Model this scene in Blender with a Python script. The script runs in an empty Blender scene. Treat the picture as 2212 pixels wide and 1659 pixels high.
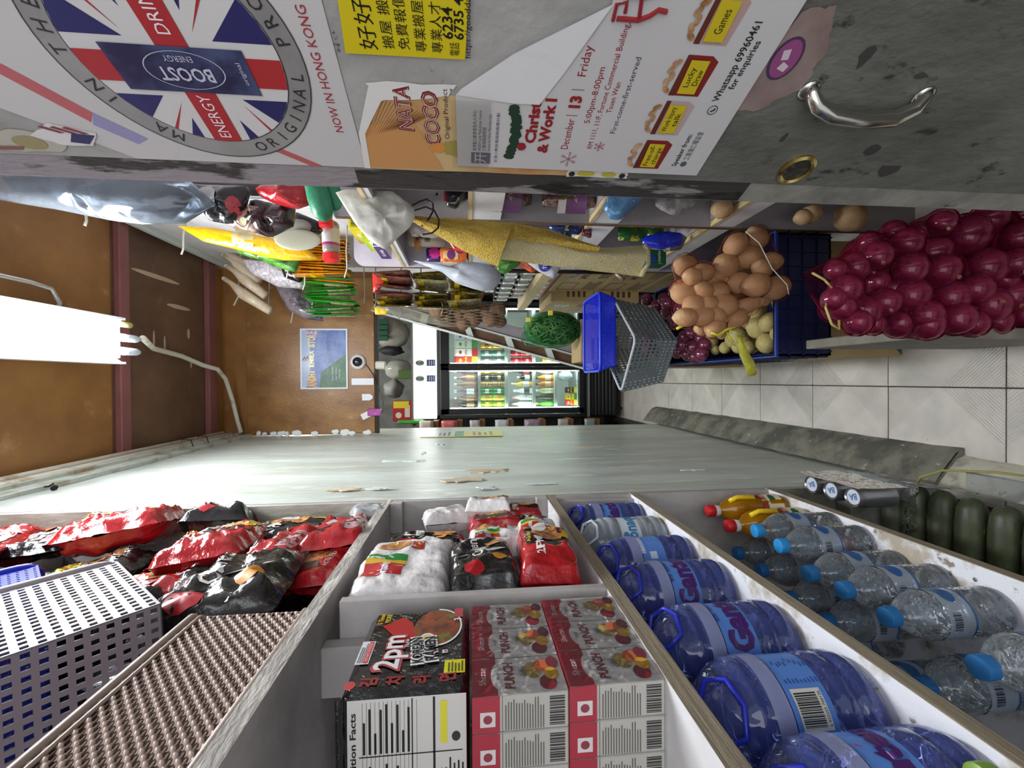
import bpy, math, random
from math import sin, cos, pi, radians, sqrt
from mathutils import Vector as V, Matrix, noise
random.seed(7)
SC = bpy.context.scene
COL = SC.collection

# ---------------------------------------------------------------- camera, light, exposure
cam_data = bpy.data.cameras.new('camera')
cam = bpy.data.objects.new('camera', cam_data)
COL.objects.link(cam)
cam_data.sensor_width = 36.0
cam_data.lens = 36.0 * 945.0 / 2212.0
cam_data.clip_start = 0.02
_u = V((0.99994338, 0.00789892, -0.00713003))
_v = V((0.00633134, 0.09689337, 0.99527463))
_w = _u.cross(_v).normalized()
_m = Matrix(((-_v.x, _u.x, _w.x, 0.0), (-_v.y, _u.y, _w.y, 0.0), (-_v.z, _u.z, _w.z, 1.6), (0, 0, 0, 1)))
cam.matrix_world = _m
SC.camera = cam

world = bpy.data.worlds.new('world')
SC.world = world
world.use_nodes = True
bg = world.node_tree.nodes['Background']
bg.inputs[0].default_value = (0.86, 0.93, 1.0, 1)
bg.inputs[1].default_value = 0.66
SC.view_settings.view_transform = 'Standard'
SC.view_settings.look = 'None'
SC.view_settings.exposure = 0.35
SC.view_settings.gamma = 1.0
SC.view_settings.use_curve_mapping = False

def area(name, loc, size, power, color, rot=(0, 0, 0), size_y=None):
    l = bpy.data.lights.new(name, 'AREA')
    l.energy = power; l.color = color; l.size = size
    if size_y:
        l.shape = 'RECTANGLE'; l.size_y = size_y
    o = bpy.data.objects.new(name, l); COL.objects.link(o)
    o.location = loc; o.rotation_euler = rot
    return o
# the light of the twin tube fixture on the ceiling, falling downwards and to both sides
area('tube_glow', (0.18, 1.45, 3.0), 0.22, 21, (0.93, 0.98, 1.0), (0, 0, 0), 1.2)
# unseen fill light added to brighten the back room behind the plywood partition
area('back_room_fill', (0.1, 3.75, 3.1), 0.15, 16, (0.95, 1.0, 0.97), (0, 0, 0), 1.0)
# daylight of the open street front, behind the viewer
area('street_daylight', (-0.15, -1.6, 2.3), 2.6, 30, (0.95, 0.97, 1.0), (radians(72), 0, 0), 1.8)

# ---------------------------------------------------------------- materials
def lin(h):
    h = h.lstrip('#')
    r = [int(h[i:i + 2], 16) / 255.0 for i in (0, 2, 4)]
    return tuple((c / 12.92 if c <= 0.04045 else ((c + 0.055) / 1.055) ** 2.4) for c in r) + (1.0,)

MATS = {}
def mat(name, col='#808080', rough=0.5, metal=0.0, col2=None, vs=8.0, lo=0.4, hi=0.65, bump=0.0, bs=60.0,
        coat=0.0, trans=0.0, alpha=1.0, emit=0.0, stretch=(1, 1, 1), detail=6.0, spec=0.5, col3=None, vs3=30.0, lo3=0.55, hi3=0.62, ior=1.45):
    if name in MATS:
        return MATS[name]
    m = bpy.data.materials.new(name)
    m.use_nodes = True
    nt = m.node_tree; N = nt.nodes; L = nt.links
    b = N['Principled BSDF']
    b.inputs['Base Color'].default_value = lin(col)
    b.inputs['Roughness'].default_value = rough
    b.inputs['Metallic'].default_value = metal
    b.inputs['Coat Weight'].default_value = coat
    b.inputs['Coat Roughness'].default_value = 0.12
    b.inputs['Transmission Weight'].default_value = trans
    b.inputs['Alpha'].default_value = alpha
    b.inputs['Specular IOR Level'].default_value = spec
    b.inputs['IOR'].default_value = ior
    if emit:
        b.inputs['Emission Color'].default_value = lin(col)
        b.inputs['Emission Strength'].default_value = emit
    if col2 or bump or col3:
        tc = N.new('ShaderNodeTexCoord'); mp = N.new('ShaderNodeMapping')
        mp.inputs['Scale'].default_value = stretch
        L.new(tc.outputs['Object'], mp.inputs['Vector'])
    last = None
    def layer(c1, c2, scale, a, z, src):
        n = N.new('ShaderNodeTexNoise'); n.inputs['Scale'].default_value = scale; n.inputs['Detail'].default_value = detail
        n.inputs['Roughness'].default_value = 0.62
        L.new(mp.outputs[0], n.inputs['Vector'])
        r = N.new('ShaderNodeValToRGB')
        r.color_ramp.elements[0].position = a; r.color_ramp.elements[1].position = z
        L.new(n.outputs[0], r.inputs[0])
        x = N.new('ShaderNodeMix'); x.data_type = 'RGBA'
        L.new(r.outputs[0], x.inputs[0])
        if src is None: x.inputs[6].default_value = lin(c1)
        else: L.new(src, x.inputs[6])
        x.inputs[7].default_value = lin(c2)
        return x.outputs[2]
    if col2: last = layer(col, col2, vs, lo, hi, None)
    if col3: last = layer(col, col3, vs3, lo3, hi3, last)
    if last is not None: L.new(last, b.inputs['Base Color'])
    if bump:
        n = N.new('ShaderNodeTexNoise'); n.inputs['Scale'].default_value = bs; n.inputs['Detail'].default_value = 4
        L.new(mp.outputs[0], n.inputs['Vector'])
        bp = N.new('ShaderNodeBump'); bp.inputs['Strength'].default_value = bump; bp.inputs['Distance'].default_value = 0.01
        L.new(n.outputs[0], bp.inputs['Height']); L.new(bp.outputs[0], b.inputs['Normal'])
    MATS[name] = m
    return m

def film(name, col, opac=0.25, rough=0.08, gloss='#ffffff', bump=0.6, bs=25.0, edge=0.5, ior=1.45, tint=None):
    """thin clear plastic: tinted see-through mixed with a soft body and a fresnel gloss"""
    if name in MATS: return MATS[name]
    m = bpy.data.materials.new(name); m.use_nodes = True
    nt = m.node_tree; N = nt.nodes; L = nt.links
    N.remove(N['Principled BSDF'])
    tr = N.new('ShaderNodeBsdfTransparent'); tr.inputs[0].default_value = lin(tint or col)
    df = N.new('ShaderNodeBsdfDiffuse'); df.inputs[0].default_value = lin(col)
    gl = N.new('ShaderNodeBsdfGlossy'); gl.inputs[0].default_value = lin(gloss); gl.inputs['Roughness'].default_value = rough
    tc = N.new('ShaderNodeTexCoord'); n = N.new('ShaderNodeTexNoise'); n.inputs['Scale'].default_value = bs
    L.new(tc.outputs['Object'], n.inputs['Vector'])
    bp = N.new('ShaderNodeBump'); bp.inputs['Strength'].default_value = bump; bp.inputs['Distance'].default_value = 0.01
    L.new(n.outputs[0], bp.inputs['Height'])
    for q in (df, gl): L.new(bp.outputs[0], q.inputs['Normal'])
    m1 = N.new('ShaderNodeMixShader'); L.new(tr.outputs[0], m1.inputs[1]); L.new(df.outputs[0], m1.inputs[2])
    lw = N.new('ShaderNodeLayerWeight'); lw.inputs[0].default_value = 0.35
    ma = N.new('ShaderNodeMath'); ma.operation = 'MULTIPLY_ADD'; ma.inputs[1].default_value = edge; ma.inputs[2].default_value = opac
    L.new(lw.outputs['Facing'], ma.inputs[0]); L.new(ma.outputs[0], m1.inputs[0])
    fr = N.new('ShaderNodeFresnel'); fr.inputs['IOR'].default_value = ior; L.new(bp.outputs[0], fr.inputs['Normal'])
    m2 = N.new('ShaderNodeMixShader'); L.new(fr.outputs[0], m2.inputs[0]); L.new(m1.outputs[0], m2.inputs[1]); L.new(gl.outputs[0], m2.inputs[2])
    L.new(m2.outputs[0], N['Material Output'].inputs[0])
    MATS[name] = m
    return m

def ink(c):   # printed or moulded colour, one material per colour
    return mat('ink_' + c.lstrip('#'), c, 0.38, coat=0.15)
def foil(c, r=0.22):   # crinkled glossy packaging film
    return mat('foil_' + c.lstrip('#') + str(r), c, r, coat=0.6, bump=0.75, bs=32)
def pl(c, r=0.4):
    return mat('plastic_' + c.lstrip('#') + str(r), c, r)

# ---------------------------------------------------------------- mesh building
class MB:
    def __init__(s, m=None):
        s.v = []; s.f = []; s.mi = []; s.ms = []; s.cur = 0
        if m: s.use(m)
    def use(s, m):
        if m not in s.ms: s.ms.append(m)
        s.cur = s.ms.index(m); return s
    def add(s, vs, fs):
        n = len(s.v); s.v += [tuple(p) for p in vs]
        for f in fs: s.f.append(tuple(i + n for i in f)); s.mi.append(s.cur)
    def quad(s, a, b, c, d): s.add([a, b, c, d], [(0, 1, 2, 3)])
    def box(s, lo, hi, M=None):
        x0, y0, z0 = lo; x1, y1, z1 = hi
        p = [V(q) for q in ((x0, y0, z0), (x1, y0, z0), (x1, y1, z0), (x0, y1, z0), (x0, y0, z1), (x1, y0, z1), (x1, y1, z1), (x0, y1, z1))]
        if M is not None: p = [M @ q for q in p]
        s.add(p, [(0, 3, 2, 1), (4, 5, 6, 7), (0, 1, 5, 4), (1, 2, 6, 5), (2, 3, 7, 6), (3, 0, 4, 7)])
    def bbox(s, lo, hi, b=0.003, M=None):   # box with chamfered edges
        x0, y0, z0 = lo; x1, y1, z1 = hi
        cx, cy, cz = (x0 + x1) / 2, (y0 + y1) / 2, (z0 + z1) / 2
        hx, hy, hz = abs(x1 - x0) / 2, abs(y1 - y0) / 2, abs(z1 - z0) / 2
        b = min(b, hx * .9, hy * .9, hz * .9)
        vs = []; idx = {}
        for sx in (-1, 1):
            for sy in (-1, 1):
                for sz in (-1, 1):
                    for k, (ax, ay, az) in enumerate(((hx, hy - b, hz - b), (hx - b, hy, hz - b), (hx - b, hy - b, hz))):
                        idx[(sx, sy, sz, k)] = len(vs)
                        p = V((cx + sx * ax, cy + sy * ay, cz + sz * az))
                        vs.append(M @ p if M is not None else p)
        fs = []
        I = lambda *a: idx[a]
        for q in (-1, 1):
            fs.append([I(q, -1, -1, 0), I(q, 1, -1, 0), I(q, 1, 1, 0), I(q, -1, 1, 0)][::q])
            fs.append([I(-1, q, -1, 1), I(-1, q, 1, 1), I(1, q, 1, 1), I(1, q, -1, 1)][::q])
            fs.append([I(-1, -1, q, 2), I(1, -1, q, 2), I(1, 1, q, 2), I(-1, 1, q, 2)][::q])
        for a in (-1, 1):
            for c in (-1, 1):
                fs.append([I(a, c, -1, 0), I(a, c, 1, 0), I(a, c, 1, 1), I(a, c, -1, 1)][::-a * c])
                fs.append([I(a, -1, c, 0), I(a, 1, c, 0), I(a, 1, c, 2), I(a, -1, c, 2)][::a * c])
                fs.append([I(-1, a, c, 1), I(1, a, c, 1), I(1, a, c, 2), I(-1, a, c, 2)][::-a * c])
                for d in (-1, 1):
                    fs.append([I(a, c, d, 0), I(a, c, d, 1), I(a, c, d, 2)][::a * c * d])
        s.add(vs, fs)
    def grid(s, fn, nu, nv, close_u=False):
        vs = [fn(i / nu, j / nv) for j in range(nv + 1) for i in range(nu + (0 if close_u else 1))]
        w = nu if close_u else nu + 1
        fs = []
        for j in range(nv):
            for i in range(nu):
                a = j * w + i; b = j * w + (i + 1) % w
                fs.append((a, b, b + w, a + w))
        s.add(vs, fs)
    def tube(s, pts, r, n=8, cap=True, closed=False):
        pts = [V(p) for p in pts]; rs = r if isinstance(r, (list, tuple)) else [r] * len(pts)
        m = len(pts); vs = []; ref = None
        for i, p in enumerate(pts):
            if closed: t = pts[(i + 1) % m] - pts[i - 1]
            else: t = pts[min(i + 1, m - 1)] - pts[max(i - 1, 0)]
            if t.length < 1e-9: t = V((0, 0, 1))
            t.normalize()
            if ref is None:
                ref = V((0, 0, 1)) if abs(t.z) < .9 else V((1, 0, 0))
            a = (ref - t * ref.dot(t))
            if a.length < 1e-6: a = t.orthogonal()
            a.normalize(); b = t.cross(a); ref = a
            for k in range(n):
                an = 2 * pi * k / n
                vs.append(p + (a * cos(an) + b * sin(an)) * rs[i])
        fs = []
        for i in range(m if closed else m - 1):
            for k in range(n):
                j = (i + 1) % m
                fs.append((i * n + k, i * n + (k + 1) % n, j * n + (k + 1) % n, j * n + k))
        if cap and not closed:
            fs.append(tuple(range(n))[::-1]); fs.append(tuple((m - 1) * n + k for k in range(n)))
        s.add(vs, fs)
    def lathe(s, prof, n=24, M=None, sq=0.0, cap=True):
        """prof = [(r, z)...] about local z; sq squares the section off"""
        vs = []
        for r, z in prof:
            for k in range(n):
                a = 2 * pi * k / n; q = r
                if sq: q = r * (1 - sq + sq / max(abs(cos(a)), abs(sin(a))))
                p = V((q * cos(a), q * sin(a), z)); vs.append(M @ p if M is not None else p)
        fs = [(i * n + k, i * n + (k + 1) % n, (i + 1) * n + (k + 1) % n, (i + 1) * n + k) for i in range(len(prof) - 1) for k in range(n)]
        if cap:
            fs.append(tuple(range(n))[::-1]); fs.append(tuple((len(prof) - 1) * n + k for k in range(n)))
        s.add(vs, fs)
    def ball(s, c, r, n=12, m=8, fn=None, M=None):
        c = V(c); rr = V(r) if not isinstance(r, (int, float)) else V((r, r, r)); vs = []
        for j in range(1, m):
            th = pi * j / m
            for k in range(n):
                ph = 2 * pi * k / n
                d = V((sin(th) * cos(ph), sin(th) * sin(ph), cos(th)))
                vs.append(d)
        vs += [V((0, 0, 1)), V((0, 0, -1))]
        out = []
        for d in vs:
            k = fn(d) if fn else 1.0
            p = V((d.x * rr.x, d.y * rr.y, d.z * rr.z)) * k
            out.append((M @ p if M is not None else p) + c)
        fs = [(j * n + k, (j + 1) * n + k, (j + 1) * n + (k + 1) % n, j * n + (k + 1) % n) for j in range(m - 2) for k in range(n)]
        t = (m - 1) * n
        for k in range(n):
            fs.append((t, k, (k + 1) % n)); fs.append((t + 1, (m - 2) * n + (k + 1) % n, (m - 2) * n + k))
        s.add(out, fs)
    # --- flat print mapped onto a surface fn(x, y, lift)
    def prect(s, fn, x0, y0, x1, y1, k=1, lift=0.0004, nx=1, ny=1):
        s.grid(lambda a, b: fn(x0 + (x1 - x0) * a, y0 + (y1 - y0) * b, lift), nx, ny)
    def pell(s, fn, cx, cy, rx, ry, lift=0.0006, n=18, rings=1, rot=0.0):
        vs = [fn(cx, cy, lift)]
        for g in range(1, rings + 1):
            for k in range(n):
                a = 2 * pi * k / n; x = rx * cos(a) * g / rings; y = ry * sin(a) * g / rings
                vs.append(fn(cx + x * cos(rot) - y * sin(rot), cy + x * sin(rot) + y * cos(rot), lift))
        fs = [(0, 1 + k, 1 + (k + 1) % n) for k in range(n)]
        for g in range(rings - 1):
            for k in range(n):
                a = 1 + g * n + k; b = 1 + g * n + (k + 1) % n
                fs.append((a, a + n, b + n, b))
        s.add(vs, fs)
    def ppoly(s, fn, pts, lift=0.0005):
        s.add([fn(x, y, lift) for x, y in pts], [tuple(range(len(pts)))])
    def ptext(s, fn, txt, x, y, h, rot=0.0, w=None, lift=0.0010, anchor='c', shear=0.0, bold=0.0):
        vs, fs, tw, th = text_shape(txt, bold)
        sy = h; sx = h if w is None else w / tw
        ox = tw / 2 if anchor == 'c' else 0.0
        c, q = cos(rot), sin(rot); out = []
        for a, b in vs:
            a2 = (a - ox) * sx; b2 = (b - 0.36) * sy; a2 += shear * b2
            out.append(fn(x + a2 * c - b2 * q, y + a2 * q + b2 * c, lift))
        s.add(out, fs)
    def plines(s, fn, x0, y0, x1, y1, n, fill=0.45, lift=0.0007, jag=0.3, seed=1):
        rd = random.Random(seed)
        dy = (y1 - y0) / n
        for i in range(n):
            y = y0 + i * dy
            s.prect(fn, x0, y, x1 - (x1 - x0) * rd.random() * jag, y + dy * fill, lift=lift)
    def pbars(s, fn, x0, y0, x1, y1, n=22, lift=0.0009, seed=3):
        rd = random.Random(seed); x = x0
        while x < x1:
            w = (x1 - x0) / n * rd.choice((.4, .7, 1.1)); s.prect(fn, x, y0, min(x + w, x1), y1, lift=lift); x += w + (x1 - x0) / n * rd.choice((.5, .8))
    def build(s, name, parent=None, smooth=False, loc=None, world=False, angle=None):
        me = bpy.data.meshes.new(name)
        off = V((0, 0, 0))
        if parent is not None and world: off = base_of(parent)
        if parent is None:
            if loc is not None: off = V(loc)
            elif s.v:
                xs = [p[0] for p in s.v]; ys = [p[1] for p in s.v]; zs = [p[2] for p in s.v]
                off = V(((min(xs) + max(xs)) / 2, (min(ys) + max(ys)) / 2, min(zs)))
        me.from_pydata([(p[0] - off.x, p[1] - off.y, p[2] - off.z) for p in s.v], [], s.f)
        for m in s.ms: me.materials.append(m)
        if len(s.ms) > 1: me.polygons.foreach_set('material_index', s.mi)
        if smooth: me.polygons.foreach_set('use_smooth', [True] * len(me.polygons))
        me.update()
        o = bpy.data.objects.new(name, me); COL.objects.link(o)
        if smooth and angle is not None:
            try: me.set_sharp_from_angle(angle=radians(angle))
            except Exception: pass
        if parent is None: o.location = off
        else: o.parent = parent
        return o

def base_of(o):
    p = V((0, 0, 0))
    while o is not None:
        p += o.location; o = o.parent
    return p

_tc = {}
def text_shape(txt, bold=0.0):
    k = (txt, bold)
    if k in _tc: return _tc[k]
    c = bpy.data.curves.new('txt', 'FONT'); c.body = txt; c.resolution_u = 2; c.size = 1.0; c.offset = bold
    o = bpy.data.objects.new('txt', c); COL.objects.link(o)
    dg = bpy.context.evaluated_depsgraph_get()
    me = o.evaluated_get(dg).to_mesh()
    vs = [(q.co.x, q.co.y) for q in me.vertices]; fs = [tuple(p.vertices) for p in me.polygons]
    bpy.data.objects.remove(o); bpy.data.curves.remove(c)
    w = max([a for a, b in vs], default=1.0)
    _tc[k] = (vs, fs, w, 1.0)
    return _tc[k]

def tag(o, label=None, cat=None, group=None, kind=None):
    if label: o['label'] = label
    if cat: o['category'] = cat
    if group: o['group'] = group
    if kind: o['kind'] = kind
    return o
def thing(name, label, cat, loc=(0, 0, 0), rot=None, group=None):
    o = bpy.data.objects.new(name, None); o.empty_display_size = 0.05; COL.objects.link(o)
    o.location = loc
    if rot is not None:
        if isinstance(rot, Matrix): o.rotation_euler = rot.to_euler()
        else: o.rotation_euler = rot
    return tag(o, label, cat, group)
ORD = 'first second third fourth fifth sixth seventh eighth ninth tenth eleventh twelfth thirteenth fourteenth fifteenth'.split()
def copy_tree(o, loc=None, label=None, parent=None):
    c = o.copy(); COL.objects.link(c)
    if parent is not None: c.parent = parent
    if loc is not None: c.location = loc
    if label: c['label'] = label
    for ch in list(o.children): copy_tree(ch, parent=c)
    return c
def frame(x, y, z):   # rotation matrix whose columns are the given axes
    x, y, z = V(x).normalized(), V(y).normalized(), V(z).normalized()
    return Matrix(((x.x, y.x, z.x), (x.y, y.y, z.y), (x.z, y.z, z.z)))
def plane(o, ux, uy):
    o, ux, uy = V(o), V(ux).normalized(), V(uy).normalized(); n = ux.cross(uy)
    return lambda a, b, l=0.0: o + ux * a + uy * b + n * l
AISLE = frame((0, 1, 0), (0, 0, 1), (1, 0, 0))      # local x along the aisle, y up, z out of the left rack
AISLE_R = frame((0, -1, 0), (0, 0, 1), (-1, 0, 0))  # the same for the right side, facing -X
FRONT = frame((1, 0, 0), (0, 0, 1), (0, -1, 0))     # facing the street

# ---------------------------------------------------------------- the shell
plaster = mat('plaster', '#cfd6cf', 0.36, col2='#b1b5a8', vs=2.4, lo=.38, hi=.68, col3='#dfe4de', vs3=7, lo3=.58, hi3=.66, bump=.35, bs=22, stretch=(1, 2.6, .55))
ply = mat('plywood', '#a5753f', 0.42, col2='#83582f', vs=3.0, lo=.35, hi=.7, col3='#bb9260', vs3=7, lo3=.6, hi3=.75, bump=.1, bs=40, stretch=(1, 1, 1.5))
ply_d = mat('plywood_dark', '#735641', 0.45, col2='#5c4232', vs=3.0, col3='#7f6450', vs3=8, lo3=.62, hi3=.75)
beam_m = mat('beam_paint', '#8b5654', 0.5, col2='#7d4c4b', vs=4, bump=.05)
white_p = mat('white_board', '#e4e3e4', 0.5, col2='#d4cfd0', vs=5, bump=.05)
grey_lam = mat('grey_laminate', '#a9a3a6', 0.5, col2='#9c9699', vs=6, bump=.05)
dirty = mat('dirty_white_board', '#e9e9ee', 0.55, col2='#b6aa98', vs=9, lo=.5, hi=.6, col3='#8d8172', vs3=26, lo3=.62, hi3=.68, bump=.15, bs=60)
raw = mat('raw_plywood_edge', '#a3957f', 0.7, col2='#7d6f5c', vs=30, bump=.5, bs=160, stretch=(1, .15, 6))
greyp = mat('grey_painted_wood', '#b9b4b2', 0.55, col2='#a39c99', vs=7, bump=.12, bs=50)
wood = mat('pale_timber', '#d2bd90', 0.6, col2='#bfa774', vs=12, stretch=(4, 1, 4), bump=.1)
woodb = mat('brown_edging', '#7d5a35', 0.5, col2='#654524', vs=14)
dark = mat('dark_void', '#17161a', 0.8)
conc = mat('concrete', '#7e7b6e', 0.75, col2='#55544c', vs=9, lo=.42, hi=.6, col3='#b5b1a3', vs3=22, lo3=.64, hi3=.7, bump=.4, bs=40)
concw = mat('whitewashed_concrete', '#bdb9a8', 0.75, col2='#8b887a', vs=12, lo=.5, hi=.62, col3='#4d4b44', vs3=30, lo3=.63, hi3=.7, bump=.4, bs=50)
grout = mat('grout', '#4a463f', 0.85, col2='#2e2b27', vs=30)

def tile_mat():
    m = mat('ribbed_floor_tile', '#cfc7be', 0.38, col2='#bbb6ad', vs=7, col3='#9d978d', vs3=40, lo3=.68, hi3=.74)
    nt = m.node_tree; N = nt.nodes; L = nt.links
    tc = N.new('ShaderNodeTexCoord'); sp = N.new('ShaderNodeSeparateXYZ'); L.new(tc.outputs['Object'], sp.inputs[0])
    def mth(op, a, b=None):
        q = N.new('ShaderNodeMath'); q.operation = op
        for i, s_ in enumerate((a, b)):
            if s_ is None: continue
            if isinstance(s_, (int, float)): q.inputs[i].default_value = s_
            else: L.new(s_, q.inputs[i])
        return q.outputs[0]
    x, y = sp.outputs[0], sp.outputs[1]
    ax = mth('ABSOLUTE', x); ay = mth('ABSOLUTE', y)
    d1 = mth('ADD', ax, ay)
    ridge = mth('SINE', mth('MULTIPLY', mth('ADD', x, y), 560.0))
    fine = mth('SINE', mth('MULTIPLY', mth('SUBTRACT', x, y), 1100.0))
    corner = mth('GREATER_THAN', d1, 0.186)
    side = mth('GREATER_THAN', mth('MULTIPLY', x, y), 0.0)
    h = mth('ADD', mth('MULTIPLY', ridge, mth('MULTIPLY', corner, side)), mth('MULTIPLY', mth('MULTIPLY', fine, 0.3), mth('MULTIPLY', corner, mth('SUBTRACT', 1.0, side))))
    bp = N.new('ShaderNodeBump'); bp.inputs['Strength'].default_value = .6; bp.inputs['Distance'].default_value = .0014
    L.new(h, bp.inputs['Height']); L.new(bp.outputs[0], N['Principled BSDF'].inputs['Normal'])
    return m
tilem = tile_mat()

# floor: a mortar bed and every tile laid on it
fl = MB(grout); fl.box((-1.2, -1.9, -0.06), (1.4, 5.3, -0.006))
floor = fl.build('floor', loc=(0, 1.5, -0.006)); tag(floor, kind='structure')
tm = None
for i in range(-1, 3):
    for j in range(-3, 11):
        x = -0.033 + 0.371 * i + 0.1855; y = 1.161 + 0.371 * j + 0.1855
        if tm is None:
            t = MB(tilem); t.bbox((-.1834, -.1834, 0), (.1834, .1834, .007), .0015); o = t.build('tile', floor); tm = o
        else:
            o = tm.copy(); COL.objects.link(o)
        o.location = (x, y - 1.5, -0.0007 + 0.0012 * random.random())
        o.rotation_euler = (0, 0, (i * 3 + j * 5) % 4 * pi / 2)

# left wall with a peeling skin, running from the rack to the back room
w = MB(plaster)
def wallsurf(a, b):
    y = 1.357 + (3.42 - 1.357) * a; z = 3.6 * b
    n_ = noise.noise(V((y * 1.1, z * 1.1, 3))) * .010 + noise.noise(V((y * 5, z * 5, 1))) * .002
    return (-0.362 + (n_ if 0 < a < 1 else 0), y, z)
w.grid(wallsurf, 60, 90)
w.box((-.60, 1.357, 0), (-.3745, 3.42, 3.6))
wall_left = w.build('wall_left', smooth=False); tag(wall_left, kind='structure')
pk = MB(mat('peeled_plaster', '#cfc0a6', .8, col2='#c3b092', vs=12, bump=.3))
def flake(cy, cz, ry, rz, seed, mb, lift=.012, x=-.358):
    rd = random.Random(seed); n = 22; pts = []
    for k in range(n):
        a = 2 * pi * k / n; r = .45 + .75 * rd.random()
        pts.append((cy + ry * cos(a) * r, cz + rz * sin(a) * r))
    mb.add([(x + lift * 0 + .0, p[0], p[1]) for p in pts] + [(x - .004, p[0], p[1]) for p in pts], [tuple(range(n))] + [(i, (i + 1) % n, n + (i + 1) % n, n + i) for i in range(n)])
flake(1.60, 1.63, .05, .07, 4, pk); flake(1.74, 1.52, .035, .09, 5, pk); flake(1.5, 2.02, .02, .06, 6, pk); flake(2.3, .95, .012, .10, 8, pk)
pk.build('peeled_patch', wall_left, world=True)
pk = MB(mat('white_paint_flake', '#d9dfda', .6, bump=.3))
for q in ((1.5, 1.9, .015, .05, 12), (1.46, 1.55, .02, .04, 13), (2.2, 1.83, .05, .012, 14), (2.5, 1.76, .03, .03, 15), (1.65, .72, .012, .05, 20), (1.5, 1.35, .01, .06, 21), (2.0, 1.9, .02, .10, 22)): flake(*q, pk, x=-.357)
pk.build('paint_flake', wall_left, world=True)

# fillet of concrete at the foot of the wall
lg = MB(conc)
def ledge(y0, y1, x0, h, m):
    lg.use(m)
    n = 24
    def fn(a, b):
        y = y0 + (y1 - y0) * a; t = b
        x = x0 + (-.35 - x0) * t; z = (.014 + (h - .014) * t ** .8) if b > 0 else .0
        return (x + noise.noise(V((y * 9, t * 3, 2))) * .006, y, z + noise.noise(V((y * 14, t * 5, 7))) * .004)
    lg.grid(fn, n * 2, 8)
    lg.quad((x0, y0, 0), (-.35, y0, 0), (-.35, y0, h), (x0, y0, .014))
ledge(1.27, 3.63, -.232, .115, conc); ledge(0.2, 1.27, -.256, .10, concw)
lg_o = lg.build('baseboard_left', smooth=True, angle=40); tag(lg_o, kind='structure')

# ceiling boards and painted beams
cl = MB(ply); cl.box((-.5, -.3, 3.215), (1.0, 2.15, 3.235)); cl.use(ply_d); cl.box((-.5, 2.15, 3.215), (1.0, 2.87, 3.235)); cl.use(ply); cl.box((-.5, 2.87, 3.215), (1.0, 5.3, 3.235))
ceiling = cl.build('ceiling'); tag(ceiling, kind='structure')
for y0, y1 in ((.66, .70), (2.165, 2.225), (2.85, 2.93)):
    b = MB(beam_m); b.bbox((-.5, y0, 3.185), (.9, y1, 3.216), .004); b.build('beam', ceiling, world=True)
b = MB(mat('filler_smear', '#c0a88d', .8))
for (cx, cy, rx, ry) in ((.42, 2.62, .012, .10), (.28, 2.7, .03, .012), (.2, 2.5, .05, .008), (.22, 2.42, .05, .008), (.1, 2.72, .02, .01), (.55, 2.45, .012, .18)):
    b.pell(lambda x, y, l: V((x, y, 3.2145 - l)), cx, cy, rx, ry, n=14)
b.build('filler_smear', ceiling, world=True)

# plywood partition hanging over the aisle
pt = MB(ply); pt.box((-.355, 3.05, 2.235), (.74, 3.07, 3.215)); pt.use(mat('dark_edge', '#2b2522', .7)); pt.box((-.355, 3.045, 2.215), (.74, 3.075, 2.236))  # dark strip along the lower edge of the partition
part = pt.build('wall_partition'); tag(part, kind='structure')
b = MB(mat('ply_panel_face', '#a0733e', .36, col2='#7c5329', vs=5, lo=.35, hi=.66, col3='#bd9560', vs3=8, lo3=.62, hi3=.8, bump=.1, bs=50, stretch=(1.6, 1, 1)))
b.bbox((-.35, 3.038, 2.24), (.70, 3.05, 3.06), .002); b.build('panel', part, world=True)
b = MB(mat('foam_filler', '#eef0ee', .7, bump=.3))
rd = random.Random(5)
for k in range(16):
    z = 2.28 + .75 * rd.random(); b.ball((-.35 + .012 * rd.random(), 3.035, z), (.012 + .008 * rd.random(), .008, .012 + .02 * rd.random()), 7, 5, fn=lambda d: 1 + .3 * noise.noise(d * 3))
b.build('foam_filler', part, world=True)

# right wall panel and the wall behind the shelving
rw = MB(white_p); rw.box((.765, 1.95, 1.2), (.785, 3.05, 3.2)); rw.use(grey_lam); rw.box((.9, -.3, 0), (.93, 5.2, 3.215))
wall_right = rw.build('wall_right'); tag(wall_right, kind='structure')
b = MB(mat('trim_white', '#cdd3d0', .5)); b.bbox((.735, 1.3, 3.14), (.768, 3.05, 3.175), .003); b.bbox((.735, 1.93, 1.2), (.768, 1.95, 3.14), .003)
tag(b.build('trim_1'), kind='structure')
# back room
bk = MB(mat('back_wall_paint', '#8b8d88', .7, col2='#6d6e69', vs=5)); bk.box((-1.1, 5.1, 0), (.95, 5.15, 3.2)); tag(bk.build('wall_back'), kind='structure')
bk = MB(mat('back_side_paint', '#7b7871', .7)); bk.box((-1.15, 3.42, 0), (-1.1, 5.15, 3.2)); bk.box((-1.1, 3.42, 0), (-.6, 3.44, 3.2)); tag(bk.build('wall_back_left'), kind='structure')
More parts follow.
